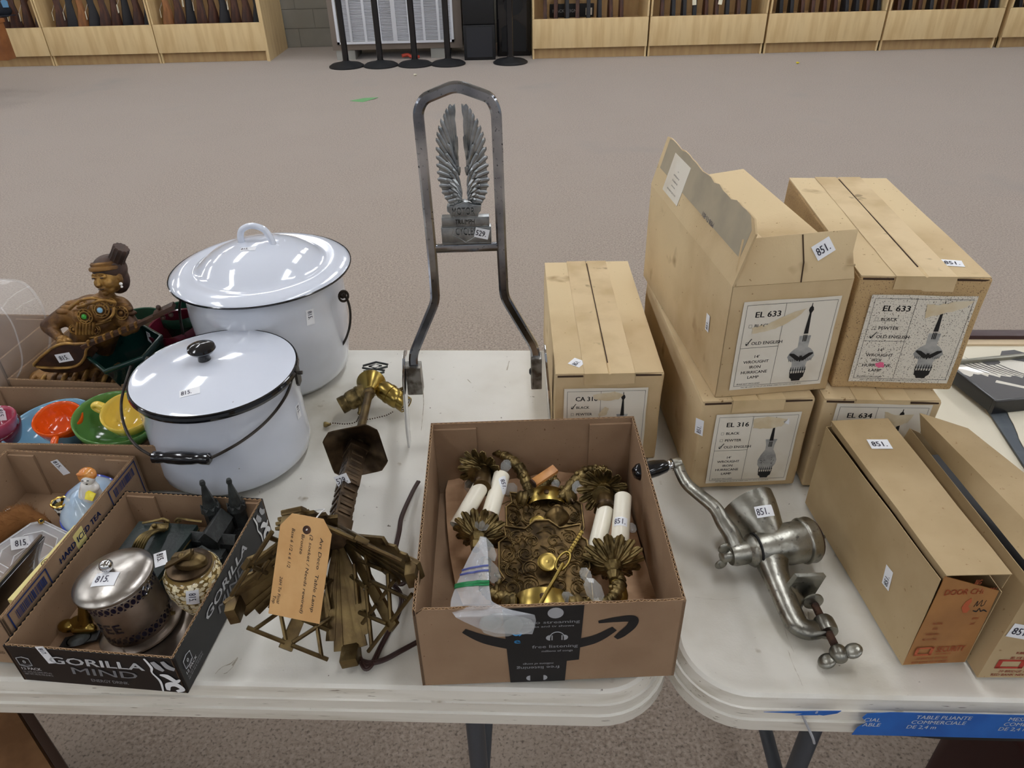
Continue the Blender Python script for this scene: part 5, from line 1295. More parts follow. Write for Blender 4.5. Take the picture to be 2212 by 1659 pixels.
def candle(root, p0, p1, hollow):
    a, c = Vector(p0), Vector(p1); L = (c-a).length; F = frame(a, c-a)
    b = B(); b.lathe([(.0108, 0), (.0112, .0005), (.0112, L), (.0102, L), (.0102, L*.35), (0, L*.35)] if hollow else [(0,0),(.0112,0),(.0112,L-.001),(.0104,L),(.0098,L-.0006),(.0098,L-.01),(0,L-.01)], 32, F); o = part('candle_sleeve', b, 'candle', root)
    b = B(); b.lathe([(0, L*.75), (.006, L*.75), (.0075, L*.80), (.0075, L*.92), (.005, L*.93), (0, L*.90)], 16, F); part('bulb_socket', b, 'black_matte', o)
    b = B(); b.lathe([(.0105,-.003),(.0128,-.003),(.0132,.001),(.0128,.003),(.0108,.003)], 28, F); part('socket_ring', b, 'bronze_dark', o)
    return o
def drop(root, p, ax_, r=.008, L=1.0, th=.35, mt='drop', nm='crystal_drop', nrm=(0,-.6,.8)):
    F = frame(p, nrm, ax_); b = B(); b.lathe([(0, -r*th), (r*.6, -r*th*.8), (r, 0), (r*.6, r*th*.8), (0, r*th)], 8, F, sx=L, sy=1); return part(nm, b, mt, root, smooth=0)
q = lambda px, py, z: at(px, py, Z0+z)
def sconce(label, band, plate_c, plate_n, plate_x, w, h, arms):
    t = thing('wall_sconce', label, 'sconce', (0, 0, 0), None, 'brass candle sconces'); return t
# rear sconce
sA = thing('wall_sconce', 'rear brass wall sconce in the carton, its two candles pointing towards the viewer', 'sconce', q(1180, 1120, 0))
oA = q(1180, 1120, 0); IA = Matrix.Translation(-oA); A = lambda px, py, z: q(px, py, z) - oA
filigree(sA, frame(A(1178, 1142, .040), (0, -.28, 1), (1, .02, 0)), .104, .118)
def band(root, c, xd, r=.030, h=.016, a0=.25, a1=PI-.25, nn=(0,-.25,1)):
    F = frame(c, xd.cross(Vector(nn)) if False else Vector((0,1,.25)), xd)
    b = B(); b.lathe([(r, -h/2), (r+.0008, -h/2+.001), (r+.0008, h/2-.001), (r, h/2), (r-.0015, h/2), (r-.0015, -h/2), (r, -h/2)], 24, F, a0, a1, sy=1)
    o = part('band', b, 'brass_bright', root); return o
def cap(root, c, xdir, w=.052, hgt=.020, rise=.016):
    """bright half-round collar the arms spring from"""
    b = B(); n = 20; vs = []
    x = Vector(xdir).normalized(); y = Vector((0, 1, .1)).normalized(); z = x.cross(y)
    for i in range(n+1):
        a = PI*i/n; p_ = c - x*(w/2*math.cos(a)) + z*(rise*math.sin(a))
        for (yy, k_) in ((-hgt/2, .97), (-hgt/2+.0015, 1.0), (hgt/2-.0015, 1.0), (hgt/2, .97)): vs.append(c + (p_-c)*k_ + y*yy)
    b.add(vs, [(4*i+k_, 4*i+k_+1, 4*i+k_+5, 4*i+k_+4) for i in range(n) for k_ in range(3)]); o = part('collar', b, 'brass_bright', root, solid=.001, smooth=50)
    b = B(); b.lathe([(0,0),(.0035,0),(.0035,.0015),(.001,.002),(0,.0018)], 14, frame(c + z*rise + y*0, z)); part('screw', b, 'bronze_dark', o)
    for s_ in (-1, 1):
        b = B(); b.lathe([(0,0),(.011,.001),(.013,.004),(.009,.008),(.010,.011),(.006,.014),(0,.015)], 16, frame(c + x*s_*w/2 + z*.004, x*s_ + z*.5)); part('collar_end', b, 'brass', o)
    return o
cap(sA, A(1180, 1082, .046), (1, 0, 0), .056, .024, .018)
b = B(); b.lathe([(0,0),(.009,.001),(.010,.006),(.0045,.010),(.0040,.018),(.013,.026),(.016,.033),(.013,.040),(.006,.043),(.008,.048),(0,.050)], 20, frame(A(1202,1158,.060), A(1204,1098,.062)-A(1202,1158,.060)), rf=lambda a, z: 1+.07*math.cos(a*4)); part('urn_ornament', b, 'relief', sA, smooth=60)
for px, py in ((1162, 1136),):
    b = B(); b.lathe([(0,0),(.006,0),(.0065,.003),(.011,.005),(.011,.008),(.009,.0088),(.006,.0082),(.003,.0086),(0,.0082)], 24, frame(A(px, py, .046), (0,-.25,1))); part('knob', b, 'brass_bright', sA)
rod(sA, [A(1158,1082,.050), A(1146,1070,.055), A(1138,1045,.060), A(1122,1012,.066), A(1095,988,.070), A(1068,978,.068), A(1056,972,.066)], [.006,.0065,.0075,.0085,.007,.004,.0025], knots=6)
b = B(); b.tube(spline([A(1058,974,.066), A(1060,966,.072), A(1054,960,.078)], 4), [.003]*8+[.002], 8); part('curl_tip', b, 'brass', sA)
rod(sA, [A(1205,1080,.050), A(1215,1070,.056), A(1240,1042,.062), A(1265,1022,.064), A(1290,1014,.064), A(1312,1014,.066)], [.006,.0065,.008,.0095,.006,.003], knots=6)
rod(sA, [A(1180,1072,.040), A(1172,1055,.046), A(1180,1040,.05), A(1196,1036,.05), A(1206,1046,.05)], [.005,.006,.007,.006,.003], 'scroll', knots=3)
b = B(); tw = spline([A(1190,1066,.056), A(1206,1062,.058), A(1222,1070,.058), A(1240,1086,.054)], 8); b.tube(tw, .0016, 6); b.tube([p_ + Vector((.0012*math.sin(i*1.3), .0012*math.cos(i*1.3), .001)) for i, p_ in enumerate(tw)], .0014, 6); part('twisted_wire', b, 'bronze_dark', sA)
f1 = A(1046, 1013, .072); c1a = A(1042, 1046, .080); c1b = A(988, 1138, .058)
flower(sA, f1, c1b-c1a + Vector((0, 0, .035)), .036)
b = B(); b.tube([f1 + (c1a-f1)*.2, c1a + (c1a-f1)*.25], [.011, .0125], 16); part('candle_base', b, 'brass_dark', sA)
candle(sA, c1a, c1b, True)
f2 = A(1306, 1056, .070); c2a = A(1310, 1094, .074); c2b = A(1285, 1196, .058)
flower(sA, f2, c2b-c2a + Vector((0, 0, .035)), .036)
b = B(); b.tube([f2 + (c2a-f2)*.2, c2a + (c2a-f2)*.25], [.011, .0125], 16); part('candle_base', b, 'brass_dark', sA)
candle(sA, c2a, c2b, True)
for px, py, z, r in ((1018,1048,.05,.010),(1093,1006,.07,.008),(1200,1046,.06,.006),(1104,1058,.05,.009),(1248,1052,.07,.008),(1008,1000,.07,.008)): drop(sA, A(px, py, z), (.4,1,.2), r, 1.2)
# front sconce
oB = q(1175, 1260, 0); sBc = thing('wall_sconce', 'front brass wall sconce in the carton, its two candles pointing away from the viewer', 'sconce', oB)
Bq_ = lambda px, py, z: q(px, py, z) - oB
filigree(sBc, frame(Bq_(1176, 1226, .060), (0, -.22, 1), (1, .0, 0)), .112, .122)
for px, py in ((1183, 1221),):
    b = B(); b.lathe([(0,0),(.006,0),(.0065,.003),(.0125,.005),(.0125,.008),(.010,.0088),(.007,.0082),(.003,.0086),(0,.0082)], 24, frame(Bq_(px, py, .064), (0,-.2,1))); part('knob', b, 'brass_bright', sBc)
cap(sBc, Bq_(1172, 1312, .062), (1, -.01, 0), .066, .026, .022)
rod(sBc, [Bq_(1142,1302,.055), Bq_(1118,1296,.052), Bq_(1085,1292,.052), Bq_(1060,1282,.054), Bq_(1046,1262,.056), Bq_(1048,1235,.056), Bq_(1050,1210,.056)], [.006,.0075,.0085,.008,.007,.006,.006], knots=6)
rod(sBc, [Bq_(1078,1292,.05), Bq_(1072,1270,.06), Bq_(1080,1250,.062), Bq_(1070,1240,.058)], [.003,.003,.0025,.002], 'scroll', knots=2)
rod(sBc, [Bq_(1205,1306,.052), Bq_(1240,1306,.050), Bq_(1290,1308,.050), Bq_(1318,1300,.054), Bq_(1332,1280,.06), Bq_(1336,1255,.064), Bq_(1328,1240,.066)], [.006,.007,.0085,.0085,.0085,.009,.008], knots=5)
fa = Bq_(1034, 1160, .062); ca1 = Bq_(1056, 1120, .066); cb1 = Bq_(1084, 1026, .078)
flower(sBc, fa, Vector((.15, 1, -.05)), .0365, mt='brass')
b = B(); b.lathe([(.006,-.004),(.0095,0),(.011,.006),(.0105,.010),(.0125,.014),(.0125,.018),(.0128,.020)], 20, frame(fa + (ca1-fa)*.45, ca1-fa), rf=lambda a, z: 1+.05*math.cos(a*8)); b.tube([fa, ca1], .007, 12); part('candle_base', b, 'brass', sBc)
candA = candle(sBc, ca1, cb1, False)
fb = Bq_(1325, 1222, .068); cb2 = Bq_(1338, 1182, .072); cb3 = Bq_(1346, 1072, .086)
flower(sBc, fb, Vector((.08, 1, -.05)), .0385, mt='brass')
b = B(); b.lathe([(.006,-.004),(.0095,0),(.011,.006),(.0105,.010),(.0125,.014),(.0125,.018),(.0128,.020)], 20, frame(fb + (cb2-fb)*.45, cb2-fb), rf=lambda a, z: 1+.05*math.cos(a*8)); b.tube([fb, cb2], .007, 12); part('candle_base', b, 'brass', sBc)
candB = candle(sBc, cb2, cb3, False)
b = B(); b.lathe([(.0085,0),(.0095,.002),(.0085,.005),(.0095,.012),(.0085,.030),(.006,.036)], 20, frame(Bq_(1326,1236,.068), Bq_(1338,1276,.058)-Bq_(1326,1236,.068))); part('arm_sleeve', b, 'brass_bright', sBc)
for px, py, z, r, l in ((1265,1241,.075,.007,1.3),(1283,1275,.075,.010,1.6),(1053,1185,.085,.008,2.2),(1338,1196,.078,.008,1.1),(1365,1140,.06,.006,1.2),(1062,1235,.07,.009,1.8),(1227,1296,.075,.008,1.3),(1040,1128,.08,.010,1.2)): drop(sBc, Bq_(px, py, z), (.3,-.8,.2), r, l)
# chain with a ring and leaf pin lying over the plates
b = B(); c = [Bq_(1166,1306,.086), Bq_(1180,1280,.086), Bq_(1198,1250,.084), Bq_(1216,1218,.082)]; b.tube(spline(c, 5), .0022, 8); o = part('hook_pin', b, 'brass_bright', sBc)
b = B(); F = frame(Bq_(1216,1212,.083), (0,-.4,1), (.5,.8,0)); b.tube([(.013*math.cos(a_*PI/10), .0065*math.sin(a_*PI/10), 0) for a_ in range(20)], .0016, 6, closed=True, M4=F); part('chain_ring', b, 'brass_bright', o)
pc = [Bq_(1228,1196,.082), Bq_(1244,1172,.080), Bq_(1256,1150,.078)]
b = B()
for i in range(9): p_ = Vector(pc[0]).lerp(pc[2], i/8); b.ball(p_, .0032, 8, 6, sc=(1,1.3,.9))
part('bead_chain', b, 'brass_bright', sBc, kind='stuff')
# wooden stick, clear bag
a, c = q(1152, 1044, .075), q(1200, 1012, .082); t = thing('wooden_peg', 'short varnished wooden peg lying above the rear sconce', 'peg', a); F = frame((0,0,0), c-a); L = (c-a).length
b = B(); b.prism([(-.006,-.003),(.006,-.003),(.0065,.003),(-.0055,.003)], 0, L, F); part('peg_body', b, 'wood_stick', t, bevel=.0006)
b = B(); b.lathe([(0,-.001),(.0065,-.001),(.0065,.001),(0,.001)], 14, F); part('peg_head', b, 'rust', t)
bag = thing('plastic_bag', 'clear zip plastic bag of crystal drops hanging over the front of the sconce carton', 'bag', (0, 0, 0))
yf = .505
rowsB = [((1040,1160,.105),(1050,1163,.105)),((1022,1185,.100),(1054,1190,.108)),((1002,1225,.100),(1055,1228,.112)),((986,1262,.104),(1057,1268,.118)),((974,1296,.112),(1062,1300,.128)),((973,1318,.124),(1098,1316,.136)),((985,1334,.1275),(1155,1328,.136))]
pts = []
for (l_, r_) in rowsB: pts.append((at(l_[0], l_[1], TZ+l_[2]), at(r_[0], r_[1], TZ+r_[2])))
for (l_, r_) in (((1000,1342),(1158,1340)),((1035,1358),(1155,1356)),((1072,1368),(1150,1370))): pts.append((aty(l_[0], l_[1], yf-.006), aty(r_[0], r_[1], yf-.006)))
def bagp(off, amp, sd):
    def f(s_, t_):
        r_ = t_*(len(pts)-1); j = min(int(r_), len(pts)-2); k_ = r_-j; l_ = pts[j][0].lerp(pts[j+1][0], k_); rr = pts[j][1].lerp(pts[j+1][1], k_); p_ = l_.lerp(rr, s_)
        n_ = noise.noise(Vector((p_.x*42+sd, p_.y*42, p_.z*42)))*amp + noise.noise(Vector((p_.x*110+sd, p_.y*110, p_.z*110)))*amp*.5
        e_ = math.sin(PI*s_)
        return p_ + Vector((0, -.5, .8))*(off*e_ + n_*e_)
    return f
b = B(); b.grid(bagp(.006, .010, 0), 28, 44); part('front_film', b, 'plastic_bag', bag, smooth=45)
b = B(); b.grid(bagp(-.003, .004, 9), 20, 30); part('rear_film', b, 'plastic_bag', bag, smooth=45)
for (t0, mt, w_) in ((.245, 'zip_blue', .0012), (.275, 'zip_blue', .0012), (.345, 'zip_green', .0020), (.36, 'zip_green', .0014)):
    f = bagp(.0066, .010, 0); b = B(); b.tube([f(s_/20, t0 - .04*s_/20) + Vector((0, -.0005, .001)) for s_ in range(21)], w_, 6); part('zip_strip', b, mt, bag)
for px, py, z, r, l in ((1083,1350,.118,.016,1.45),(1060,1345,.122,.010,1.2),(1120,1352,.115,.012,1.4)):
    p_ = aty(px, py, yf-.011) if py > 1340 else at(px, py, TZ+z)
    F = frame(p_, (0,-1,.2), (1,.1,0)); b = B(); b.lathe([(0,-.004),(r*.6,-.003),(r,0),(r*.6,.003),(0,.004)], 10, F, sx=l, sy=1); part('crystal_drop', b, 'drop', bag, smooth=0)
sticker(sBc, candA, 1088, 1048, '851.', 78, .026, .014, curved=True)
sticker(sBc, candB, 1341, 1126, '851.', 4, .021, .013, curved=True, x0=.08, size=.62)
# ================================================================ left trays
def fuse(name, b, voxel, material, parent, sm=1, **kw):
    """one continuous surface from overlapping shapes"""
    me = b.mesh('src', smooth=0)
    o = bpy.data.objects.new('src', me); C.objects.link(o)
    r_ = o.modifiers.new('r', 'REMESH'); r_.mode = 'VOXEL'; r_.voxel_size = voxel
    if sm: s_ = o.modifiers.new('s', 'SMOOTH'); s_.factor = .5; s_.iterations = sm
    dg = bpy.context.evaluated_depsgraph_get(); dg.update()
    m2 = bpy.data.meshes.new_from_object(o.evaluated_get(dg)); m2.name = name
    bpy.data.objects.remove(o); bpy.data.meshes.remove(me)
    for p_ in m2.polygons: p_.use_smooth = True
    m2.materials.clear()
    return part(name, m2, material, parent, **kw)
def cone(b, a, c, r0, r1, seg=12): 
    b.tube([a, Vector(a).lerp(Vector(c), .5), c], [r0, (r0+r1)/2, r1], seg)
    b.ball(a, r0*.98, seg, 8); b.ball(c, r1*.98, seg, 8)
# tray D: black printed tray
yD = R(-6.6)
D_, dw = tray('low cardboard tray with black printed outside, holding the metal canister and lighter', (-.575, .5275, TZ+.0005), yD, .200, .256, .062, outer='black_box')
FD = Matrix.Translation((0, -.0004, 0)) @ RX(R(90)); FDr = Matrix.Translation((.2004, 0, 0)) @ RZ(R(90)) @ RX(R(90))
for (F, Ln, sc) in ((FD, .200, 1), (FDr, .256, 1)):
    wl = dw[0][0] if F is FD else dw[1][0]
    b = B(); c_ = .104 if F is FD else .128
    ft = .112 if F is FD else .118
    txt(b, 'GORILLA', c_, .0375, .0125, F, .035, .12, 'C', 1, z=.0004, fit=ft)
    txt(b, '0', .0155 if F is FD else .018, .0335, .0052, F, .03, 0, 'C', 1, z=.0004); txt(b, '12 PACK', .0075 if F is FD else .009, .0215, .0046, F, .02, 0, 'L', 1, z=.0004)
    part('white_lettering', b, 'white_ink', wl, smooth=0, recalc=False)
    b = B(); txt(b, 'MIND', c_+.004, .0205, .0125, F, .012, .12, 'C', 1, z=.0004, fit=.078 if F is FD else .076); txt(b, 'ENERGY DRINK', c_+.006, .0085, .0052, F, .01, 0, 'C', .9, z=.0004, fit=.045)
    for i, s in enumerate(('12 - 16 FL OZ CANS (473 mL)', 'NET WT 192 FL OZ (5.68 L)')): txt(b, s, .0075 if F is FD else .009, .0165-i*.0042, .0026, F, 0, 0, 'L', 1, z=.0004, fit=.034)
    x_ = .0155 if F is FD else .018
    b.tube([(x_+dx, .0365+dy, .0005) for dx, dy in ((-.0075,-.0065),(0,-.0085),(.0075,-.0065),(.0075,.006),(0,.0085),(-.0075,.006))], .0005, 4, closed=True, M4=F)
    txt(b, 'ZERO SUGAR', x_, .0305, .0014, F, 0, 0, 'C', 1, z=.0004)
    # brush-stroke pattern at the wall's end
    e0 = Ln-.034 if F is FD else Ln-.036
    part('silver_lettering', b, 'silver_ink', wl, smooth=0, recalc=False)
    b = B(); random.seed(12)
    for pts_, ws_ in (([(e0,.060),(e0+.004,.045),(e0+.002,.035),(e0+.007,.02),(e0+.005,.001)], [.0012,.0018,.001,.0016,.001]), ([(e0+.010,.032),(e0+.018,.030),(e0+.026,.022),(e0+.032,.026)], [.001,.004,.003,.001]), ([(e0+.012,.004),(e0+.015,.014),(e0+.024,.016),(e0+.030,.008),(e0+.022,.003)], [.002,.0038,.004,.003,.002])):
        vs, fs = ribbon(pts_, ws_); b.add([(v.x, v.y, .0005) for v in vs], fs, F)
    part('brush_pattern', b, 'white_ink', wl, smooth=0, recalc=False)
    b = B()
    for pts_, ws_ in (([(e0+.008,.055),(e0+.012,.046),(e0+.017,.040)], [.003,.0045,.002]), ([(e0+.020,.057),(e0+.024,.048),(e0+.031,.044)], [.0025,.004,.003])):
        vs, fs = ribbon(pts_, ws_); b.add([(v.x, v.y, .0005) for v in vs], fs, F)
    part('brush_pattern', b, 'silver_ink', wl, smooth=0, recalc=False)
# tray C: iced tea tray
C_, cw_ = tray('brown beverage tray printed with dark blue lettering, holding the china lady', (-.7795, .571, TZ+.0005), yD, .200, .288, .082)
FC = Matrix.Translation((.2004, 0, 0)) @ RZ(R(90)) @ RX(R(90)); wl = cw_[1][0]
b = B(); txt(b, 'HARD ICED TEA', .144, .062, .0085, FC, .03, .05, 'C', 1, z=.0004, fit=.088)
for (x0_, x1_) in ((.008, .078), (.214, .282)):
    for a_ in ((x0_,.0775,x1_,.0795),(x0_,.005,x0_+.002,.0795),(x1_-.002,.005,x1_,.0795)): b.add([(a_[0],a_[1],.0004),(a_[2],a_[1],.0004),(a_[2],a_[3],.0004),(a_[0],a_[3],.0004)], [(0,1,2,3)], FC)
    random.seed(int(x0_*1000)); x_ = x0_+.010
    while x_ < x1_-.008:
        w_ = random.choice([.0006,.0011,.0018]); b.add([(x_,.060,.0004),(x_+w_,.060,.0004),(x_+w_,.073,.0004),(x_,.073,.0004)], [(0,1,2,3)], FC); x_ += w_+random.choice([.0008,.0014])
part('blue_lettering', b, mat('navy_print', (34, 52, 104), .6), wl, smooth=0, recalc=False)
b = B(); txt(b, 'UNLEADED', .02+.13, .018, .004, Matrix.Translation((0, -.0004, 0)) @ RX(R(90)), 0, 0, 'L', 1, z=.0004); part('small_print', b, 'flute_dark', cw_[0][0], smooth=0, recalc=False)
# tray B (bowls) and box A (statue), box E (plastic dome)
B_, bw = tray('brown cardboard tray holding the coloured bowls and cups', (-.955, .877, TZ+.0005), R(-3.6), .452, .150, .086)
A_, aw_ = tray('brown cardboard box holding the carved musician and the dark glazed pots', (-.845, 1.040, TZ+.0005), R(-7), .250, .215, .088)
E_, ew = tray('brown cardboard box at the left picture edge holding the clear plastic dome', (-1.20, 1.085, TZ+.0005), R(-5), .345, .16, .115)

def dome_thing():
    t = thing('plastic_dome', 'clear plastic clamshell dome standing in the box at the left edge', 'packaging', at(20, 780, TZ+.06))
    o_ = at(20, 780, TZ+.06)
    b = B()
    P_ = [aty(-60, 600, 1.13)-o_, aty(-10, 604, 1.13)-o_, aty(48, 610, 1.13)-o_, aty(82, 645, 1.12)-o_, aty(100, 690, 1.115)-o_, aty(108, 745, 1.11)-o_, aty(85, 790, 1.10)-o_]
    c = spline(P_, 5); vs = []; n = len(c)
    for p_ in c: 
        for k_ in range(7):
            s_ = k_/6; vs.append(Vector(p_)*1.0 + Vector((-.05*s_, -.10*s_ - 0, -.0 - .035*s_*s_)) + Vector((noise.noise(p_*30+Vector((s_*3,0,0))), 0, noise.noise(p_*25+Vector((0,s_*3,0)))))*.004)
    b.add(vs, [(i*7+k_, i*7+k_+1, (i+1)*7+k_+1, (i+1)*7+k_) for i in range(n-1) for k_ in range(6)]); part('clear_shell', b, 'clear', t, smooth=60)
    b = B(); b.tube(c, .0022, 6); part('rolled_edge', b, 'clear', t)
    for s_ in (.5, 1.0):
        b = B(); b.tube([Vector(p_) + Vector((-.05*s_, -.10*s_, -.035*s_*s_)) for p_ in c], .0014, 5); part('moulded_rib', b, 'clear', t)
dome_thing()

# ---- china in tray B
def bowl(name, label, px, py, z, r, h, m_, axis=(0,0,1), handle=None, group=None):
    p_ = at(px, py, TZ+z); F = frame((0,0,0), axis)
    t = thing(name, label, name.split('_')[-1] if name != 'teacup' else 'cup', p_, None, group)
    th = .0035
    prof = [(0,-h),(r*.42,-h),(r*.45,-h+.004),(r*.62,-h*.88),(r*.86,-h*.55),(r*.97,-h*.2),(r,0),(r-th*.4,.0012),(r-th,0),(r*.97-th,-h*.2),(r*.84-th,-h*.55),(r*.6-th,-h*.82),(0,-h*.90)]
    b = B(); b.lathe(prof, 56, F); part('bowl_body', b, m_, t, smooth=60)
    if handle is not None:
        a = handle; u = Vector((math.cos(a), math.sin(a), 0)); pts_ = [u*r*.95+Vector((0,0,-h*.15)), u*(r+.012)+Vector((0,0,-h*.08)), u*(r+.021)+Vector((0,0,-h*.28)), u*(r+.016)+Vector((0,0,-h*.5)), u*r*.86+Vector((0,0,-h*.6))]
        b = B(); b.tube(spline(pts_, 6), .0042, 10, sec=[(math.cos(k_*PI/5)*1.3, math.sin(k_*PI/5)) for k_ in range(10)], M4=F); part('cup_handle', b, m_, t, smooth=60)
    return t
g_ = 'coloured glazed bowls and cups'
bowl('serving_bowl', 'pale blue glazed bowl holding the orange cup', 101, 914, .064, .066, .052, 'glaze_blue', axis=(-.10,-.02,1), group=g_)
bowl('teacup', 'orange glazed cup tipped inside the pale blue bowl', 124, 903, .086, .036, .038, 'glaze_orange', axis=(.10,-.22,1), handle=R(-75), group=g_)
bowl('serving_bowl', 'green glazed bowl holding the yellow cup', 250, 900, .084, .0615, .050, 'glaze_green', axis=(.20,-.10,1), group=g_)
bowl('teacup', 'yellow glazed cup tipped inside the green bowl', 274, 888, .092, .039, .036, 'glaze_yellow', axis=(.12,-.28,1), handle=R(165), group=g_)
rc = bowl('teacup', 'rose pink glazed cup at the left picture edge', -22, 905, .082, .036, .040, 'glaze_rose', group=g_)
bowl('serving_bowl', 'dark rose bowl under the pink cup at the left picture edge', -40, 930, .060, .055, .050, 'glaze_maroon', group=g_)
bowl('serving_bowl', 'pink bowl half hidden behind the green bowl and the small pot', 288, 850, .070, .026, .030, 'glaze_pink', group=g_)
# ---- pots in box A
def hexpot():
    p_ = [at(x, y, TZ+.125) for x, y in ((182,767),(230,717),(306,701),(350,726),(309,773),(226,803))]
    c = sum(p_, Vector())/6; t = thing('hexagonal_planter', 'dark green glazed six-sided planter beside the carved musician', 'planter', c)
    dn = Vector((.012, .012, -.085)); ring = []
    q0 = [v-c for v in p_]
    lv = [(q0, 1.0, 0), (q0, .995, .004), (q0, .93, 0), (q0, .80, .5), (q0, .70, .92)]
    vs = []
    for v in q0: vs.append(v*.72 + dn)
    for v in q0: vs.append(v*.96 + dn*.12)
    for v in q0: vs.append(v*1.03 + Vector((0,0,-.003)))
    for v in q0: vs.append(v*1.03 + Vector((0,0,.003)))
    for v in q0: vs.append(v*.93 + Vector((0,0,.003)))
    for v in q0: vs.append(v*.91 + dn*.15)
    for v in q0: vs.append(v*.66 + dn*.95)
    b = B(); b.add(vs, [(6*i+k_, 6*i+(k_+1) % 6, 6*i+6+(k_+1) % 6, 6*i+6+k_) for i in range(6) for k_ in range(6)] + [tuple(range(6)), tuple(range(36, 42))])
    o = part('planter_body', b, 'glaze_dkgreen', t, bevel=.0022, bseg=3, smooth=50)
    return t, o
hx, hxo = hexpot()
def flowerpot(label, px, py, z, r, h, m_, axis=(0,0,1)):
    p_ = at(px, py, TZ+z); t = thing('flower_pot', label, 'pot', p_)
    b = B(); b.lathe([(0,-h),(r*.68,-h),(r*.72,-h+.004),(r*.93,-.020),(r*.98,-.018),(r*1.02,-.016),(r*1.03,-.003),(r*1.0,.002),(r*.94,.001),(r*.92,-.015),(r*.66,-h+.006),(0,-h+.006)], 48, frame((0,0,0), axis)); part('pot_body', b, m_, t, smooth=50); return t
flowerpot('maroon glazed flower pot behind the green planter, beside the large white pot', 377, 700, .115, .048, .08, 'glaze_maroon', (-.1,-.1,1))
flowerpot('dark green glazed flower pot behind the maroon pot', 390, 672, .110, .040, .08, 'glaze_forest')
flowerpot('dark green glazed pot behind the carved musician', 296, 690, .098, .045, .07, 'glaze_forest')

# ---- carved musician statue
YS = 1.115
os_ = aty(150, 835, YS); os_.z = TZ+.004
mu = thing('carved_musician', 'carved gilt wooden seated musician with tall topknot playing a lute', 'statue', os_)
U = lambda x, y, dy=0: aty(x, y, YS+dy) - os_
b = B()
cone(b, U(196, 760, -.01), U(212, 690, -.01), .034, .040, 16); cone(b, U(178, 676, -.012), U(252, 672, -.005), .026, .027, 14); cone(b, U(205, 690), U(226, 660), .044, .024, 16)
b.ball(U(218, 672, -.026), .020, 14, 10); b.ball(U(180, 682, -.028), .019, 14, 10)
cone(b, U(226, 662), U(231, 632), .0135, .0125)
cone(b, U(158, 672, -.01), U(104, 704, -.03), .0185, .0125); cone(b, U(104, 706, -.03), U(128, 728, -.05), .0115, .0085)     # near arm
cone(b, U(258, 675, -.01), U(285, 704, -.03), .019, .0135); cone(b, U(285, 704, -.03), U(268, 716, -.05), .012, .009)
cone(b, U(175, 800, -.01), U(90, 822, -.05), .032, .020); cone(b, U(215, 800, -.01), U(285, 830, -.04), .032, .022); cone(b, U(90, 822, -.05), U(180, 838, -.07), .019, .014); cone(b, U(285, 832, -.04), U(200, 838, -.07), .02, .014)
b.ball(U(195, 800, 0), .045, 16, 10, sc=(1.2,.8,.7)); b.ball(U(195,830,0), .05, 16, 10, sc=(1.6,.9,.5))
body = fuse('body', b, .0026, 'gilt', mu, 2)
# near hand with five fingers curled over the strings
b = B(); hp = U(136, 733, -.055); b.ball(hp, .010, 12, 8, sc=(1.1,.7,.8))
for i, (fx, fy, ex, ey) in enumerate(((128,738,124,752),(134,741,132,757),(141,743,141,760),(147,741,150,758),(150,735,162,752))):
    b.tube(spline([U(136+i*2, 734, -.056), U(fx, fy, -.066), U(ex, ey, -.060)], 4), [.0036]*8+[.0024], 8)
fuse('hand', b, .0013, 'gilt_bright', mu, 1)
# head
hc_ = U(234, 601, -.008); rt_ = Vector((1, .25, .05)).normalized(); fw = Vector((-.30, -1, .18)).normalized(); rt_ = (rt_ - fw*rt_.dot(fw)).normalized(); uph = rt_.cross(fw)*-1
uph = uph if uph.z > 0 else -uph
FH = Matrix((rt_, uph, -fw*-1)).transposed().to_4x4(); FH = Matrix((rt_, uph, fw)).transposed().to_4x4(); FH.translation = hc_
b = B(); b.ball((0, .002, -.003), .0225, 20, 16, M4=FH, sc=(.98,1.18,1.0)); b.ball((0,-.014,.006), .0125, 14, 10, M4=FH, sc=(1.05,.9,1.0))
b.ball((0, -.002, .0205), .0038, 10, 8, M4=FH, sc=(.8,2.0,1.0)); b.ball((0, -.0055, .0225), .0034, 10, 8, M4=FH, sc=(1.2,.7,.9))
for s_ in (-1, 1):
    b.ball((s_*.0085, .006, .0175), .0048, 10, 8, M4=FH, sc=(1.3,.55,.7)); b.ball((s_*.0100, -.005, .0130), .0078, 10, 8, M4=FH, sc=(1,1.1,.75)); b.ball((s_*.0225, .001, -.002), .0055, 10, 8, M4=FH, sc=(.4,1.5,.9))
    b.tube([(s_*.002,.010,.0205), (s_*.008,.0125,.0200), (s_*.015,.009,.0160)], .0012, 6, M4=FH)
b.ball((0, -.0120, .0190), .0034, 10, 8, M4=FH, sc=(1.4,.45,.7)); b.ball((0, -.0146, .0184), .0032, 10, 8, M4=FH, sc=(1.2,.5,.8)); b.ball((0,-.0205,.0145), .005, 10, 8, M4=FH)
hd_ = fuse('head', b, .0011, 'gilt_bright', mu, 1)
for s_ in (-1, 1):
    b = B(); b.ball((s_*.0085, .0055, .0207), .0026, 10, 6, M4=FH, sc=(1.5,.5,.5)); part('eye', b, 'wood_dark', hd_)
b = B(); b.tube([(-.0055,-.0128,.0208),(0,-.0135,.0222),(.0055,-.0128,.0208)], .0007, 6, M4=FH); part('mouth_line', b, 'wood_dark', hd_)
b = B(); b.ball((0, .013, -.009), .0260, 20, 14, M4=FH, sc=(1.03,.95,1.02)); b.ball((0, -.004, -.016), .0205, 16, 12, M4=FH, sc=(1.05,1.3,.9)); fuse('hair', b, .0018, 'wood_dark', mu, 1)
b = B()
Fc = frame(FH @ Vector((0, .013, -.002)), FH.to_3x3() @ Vector((0, 1, -.12)))
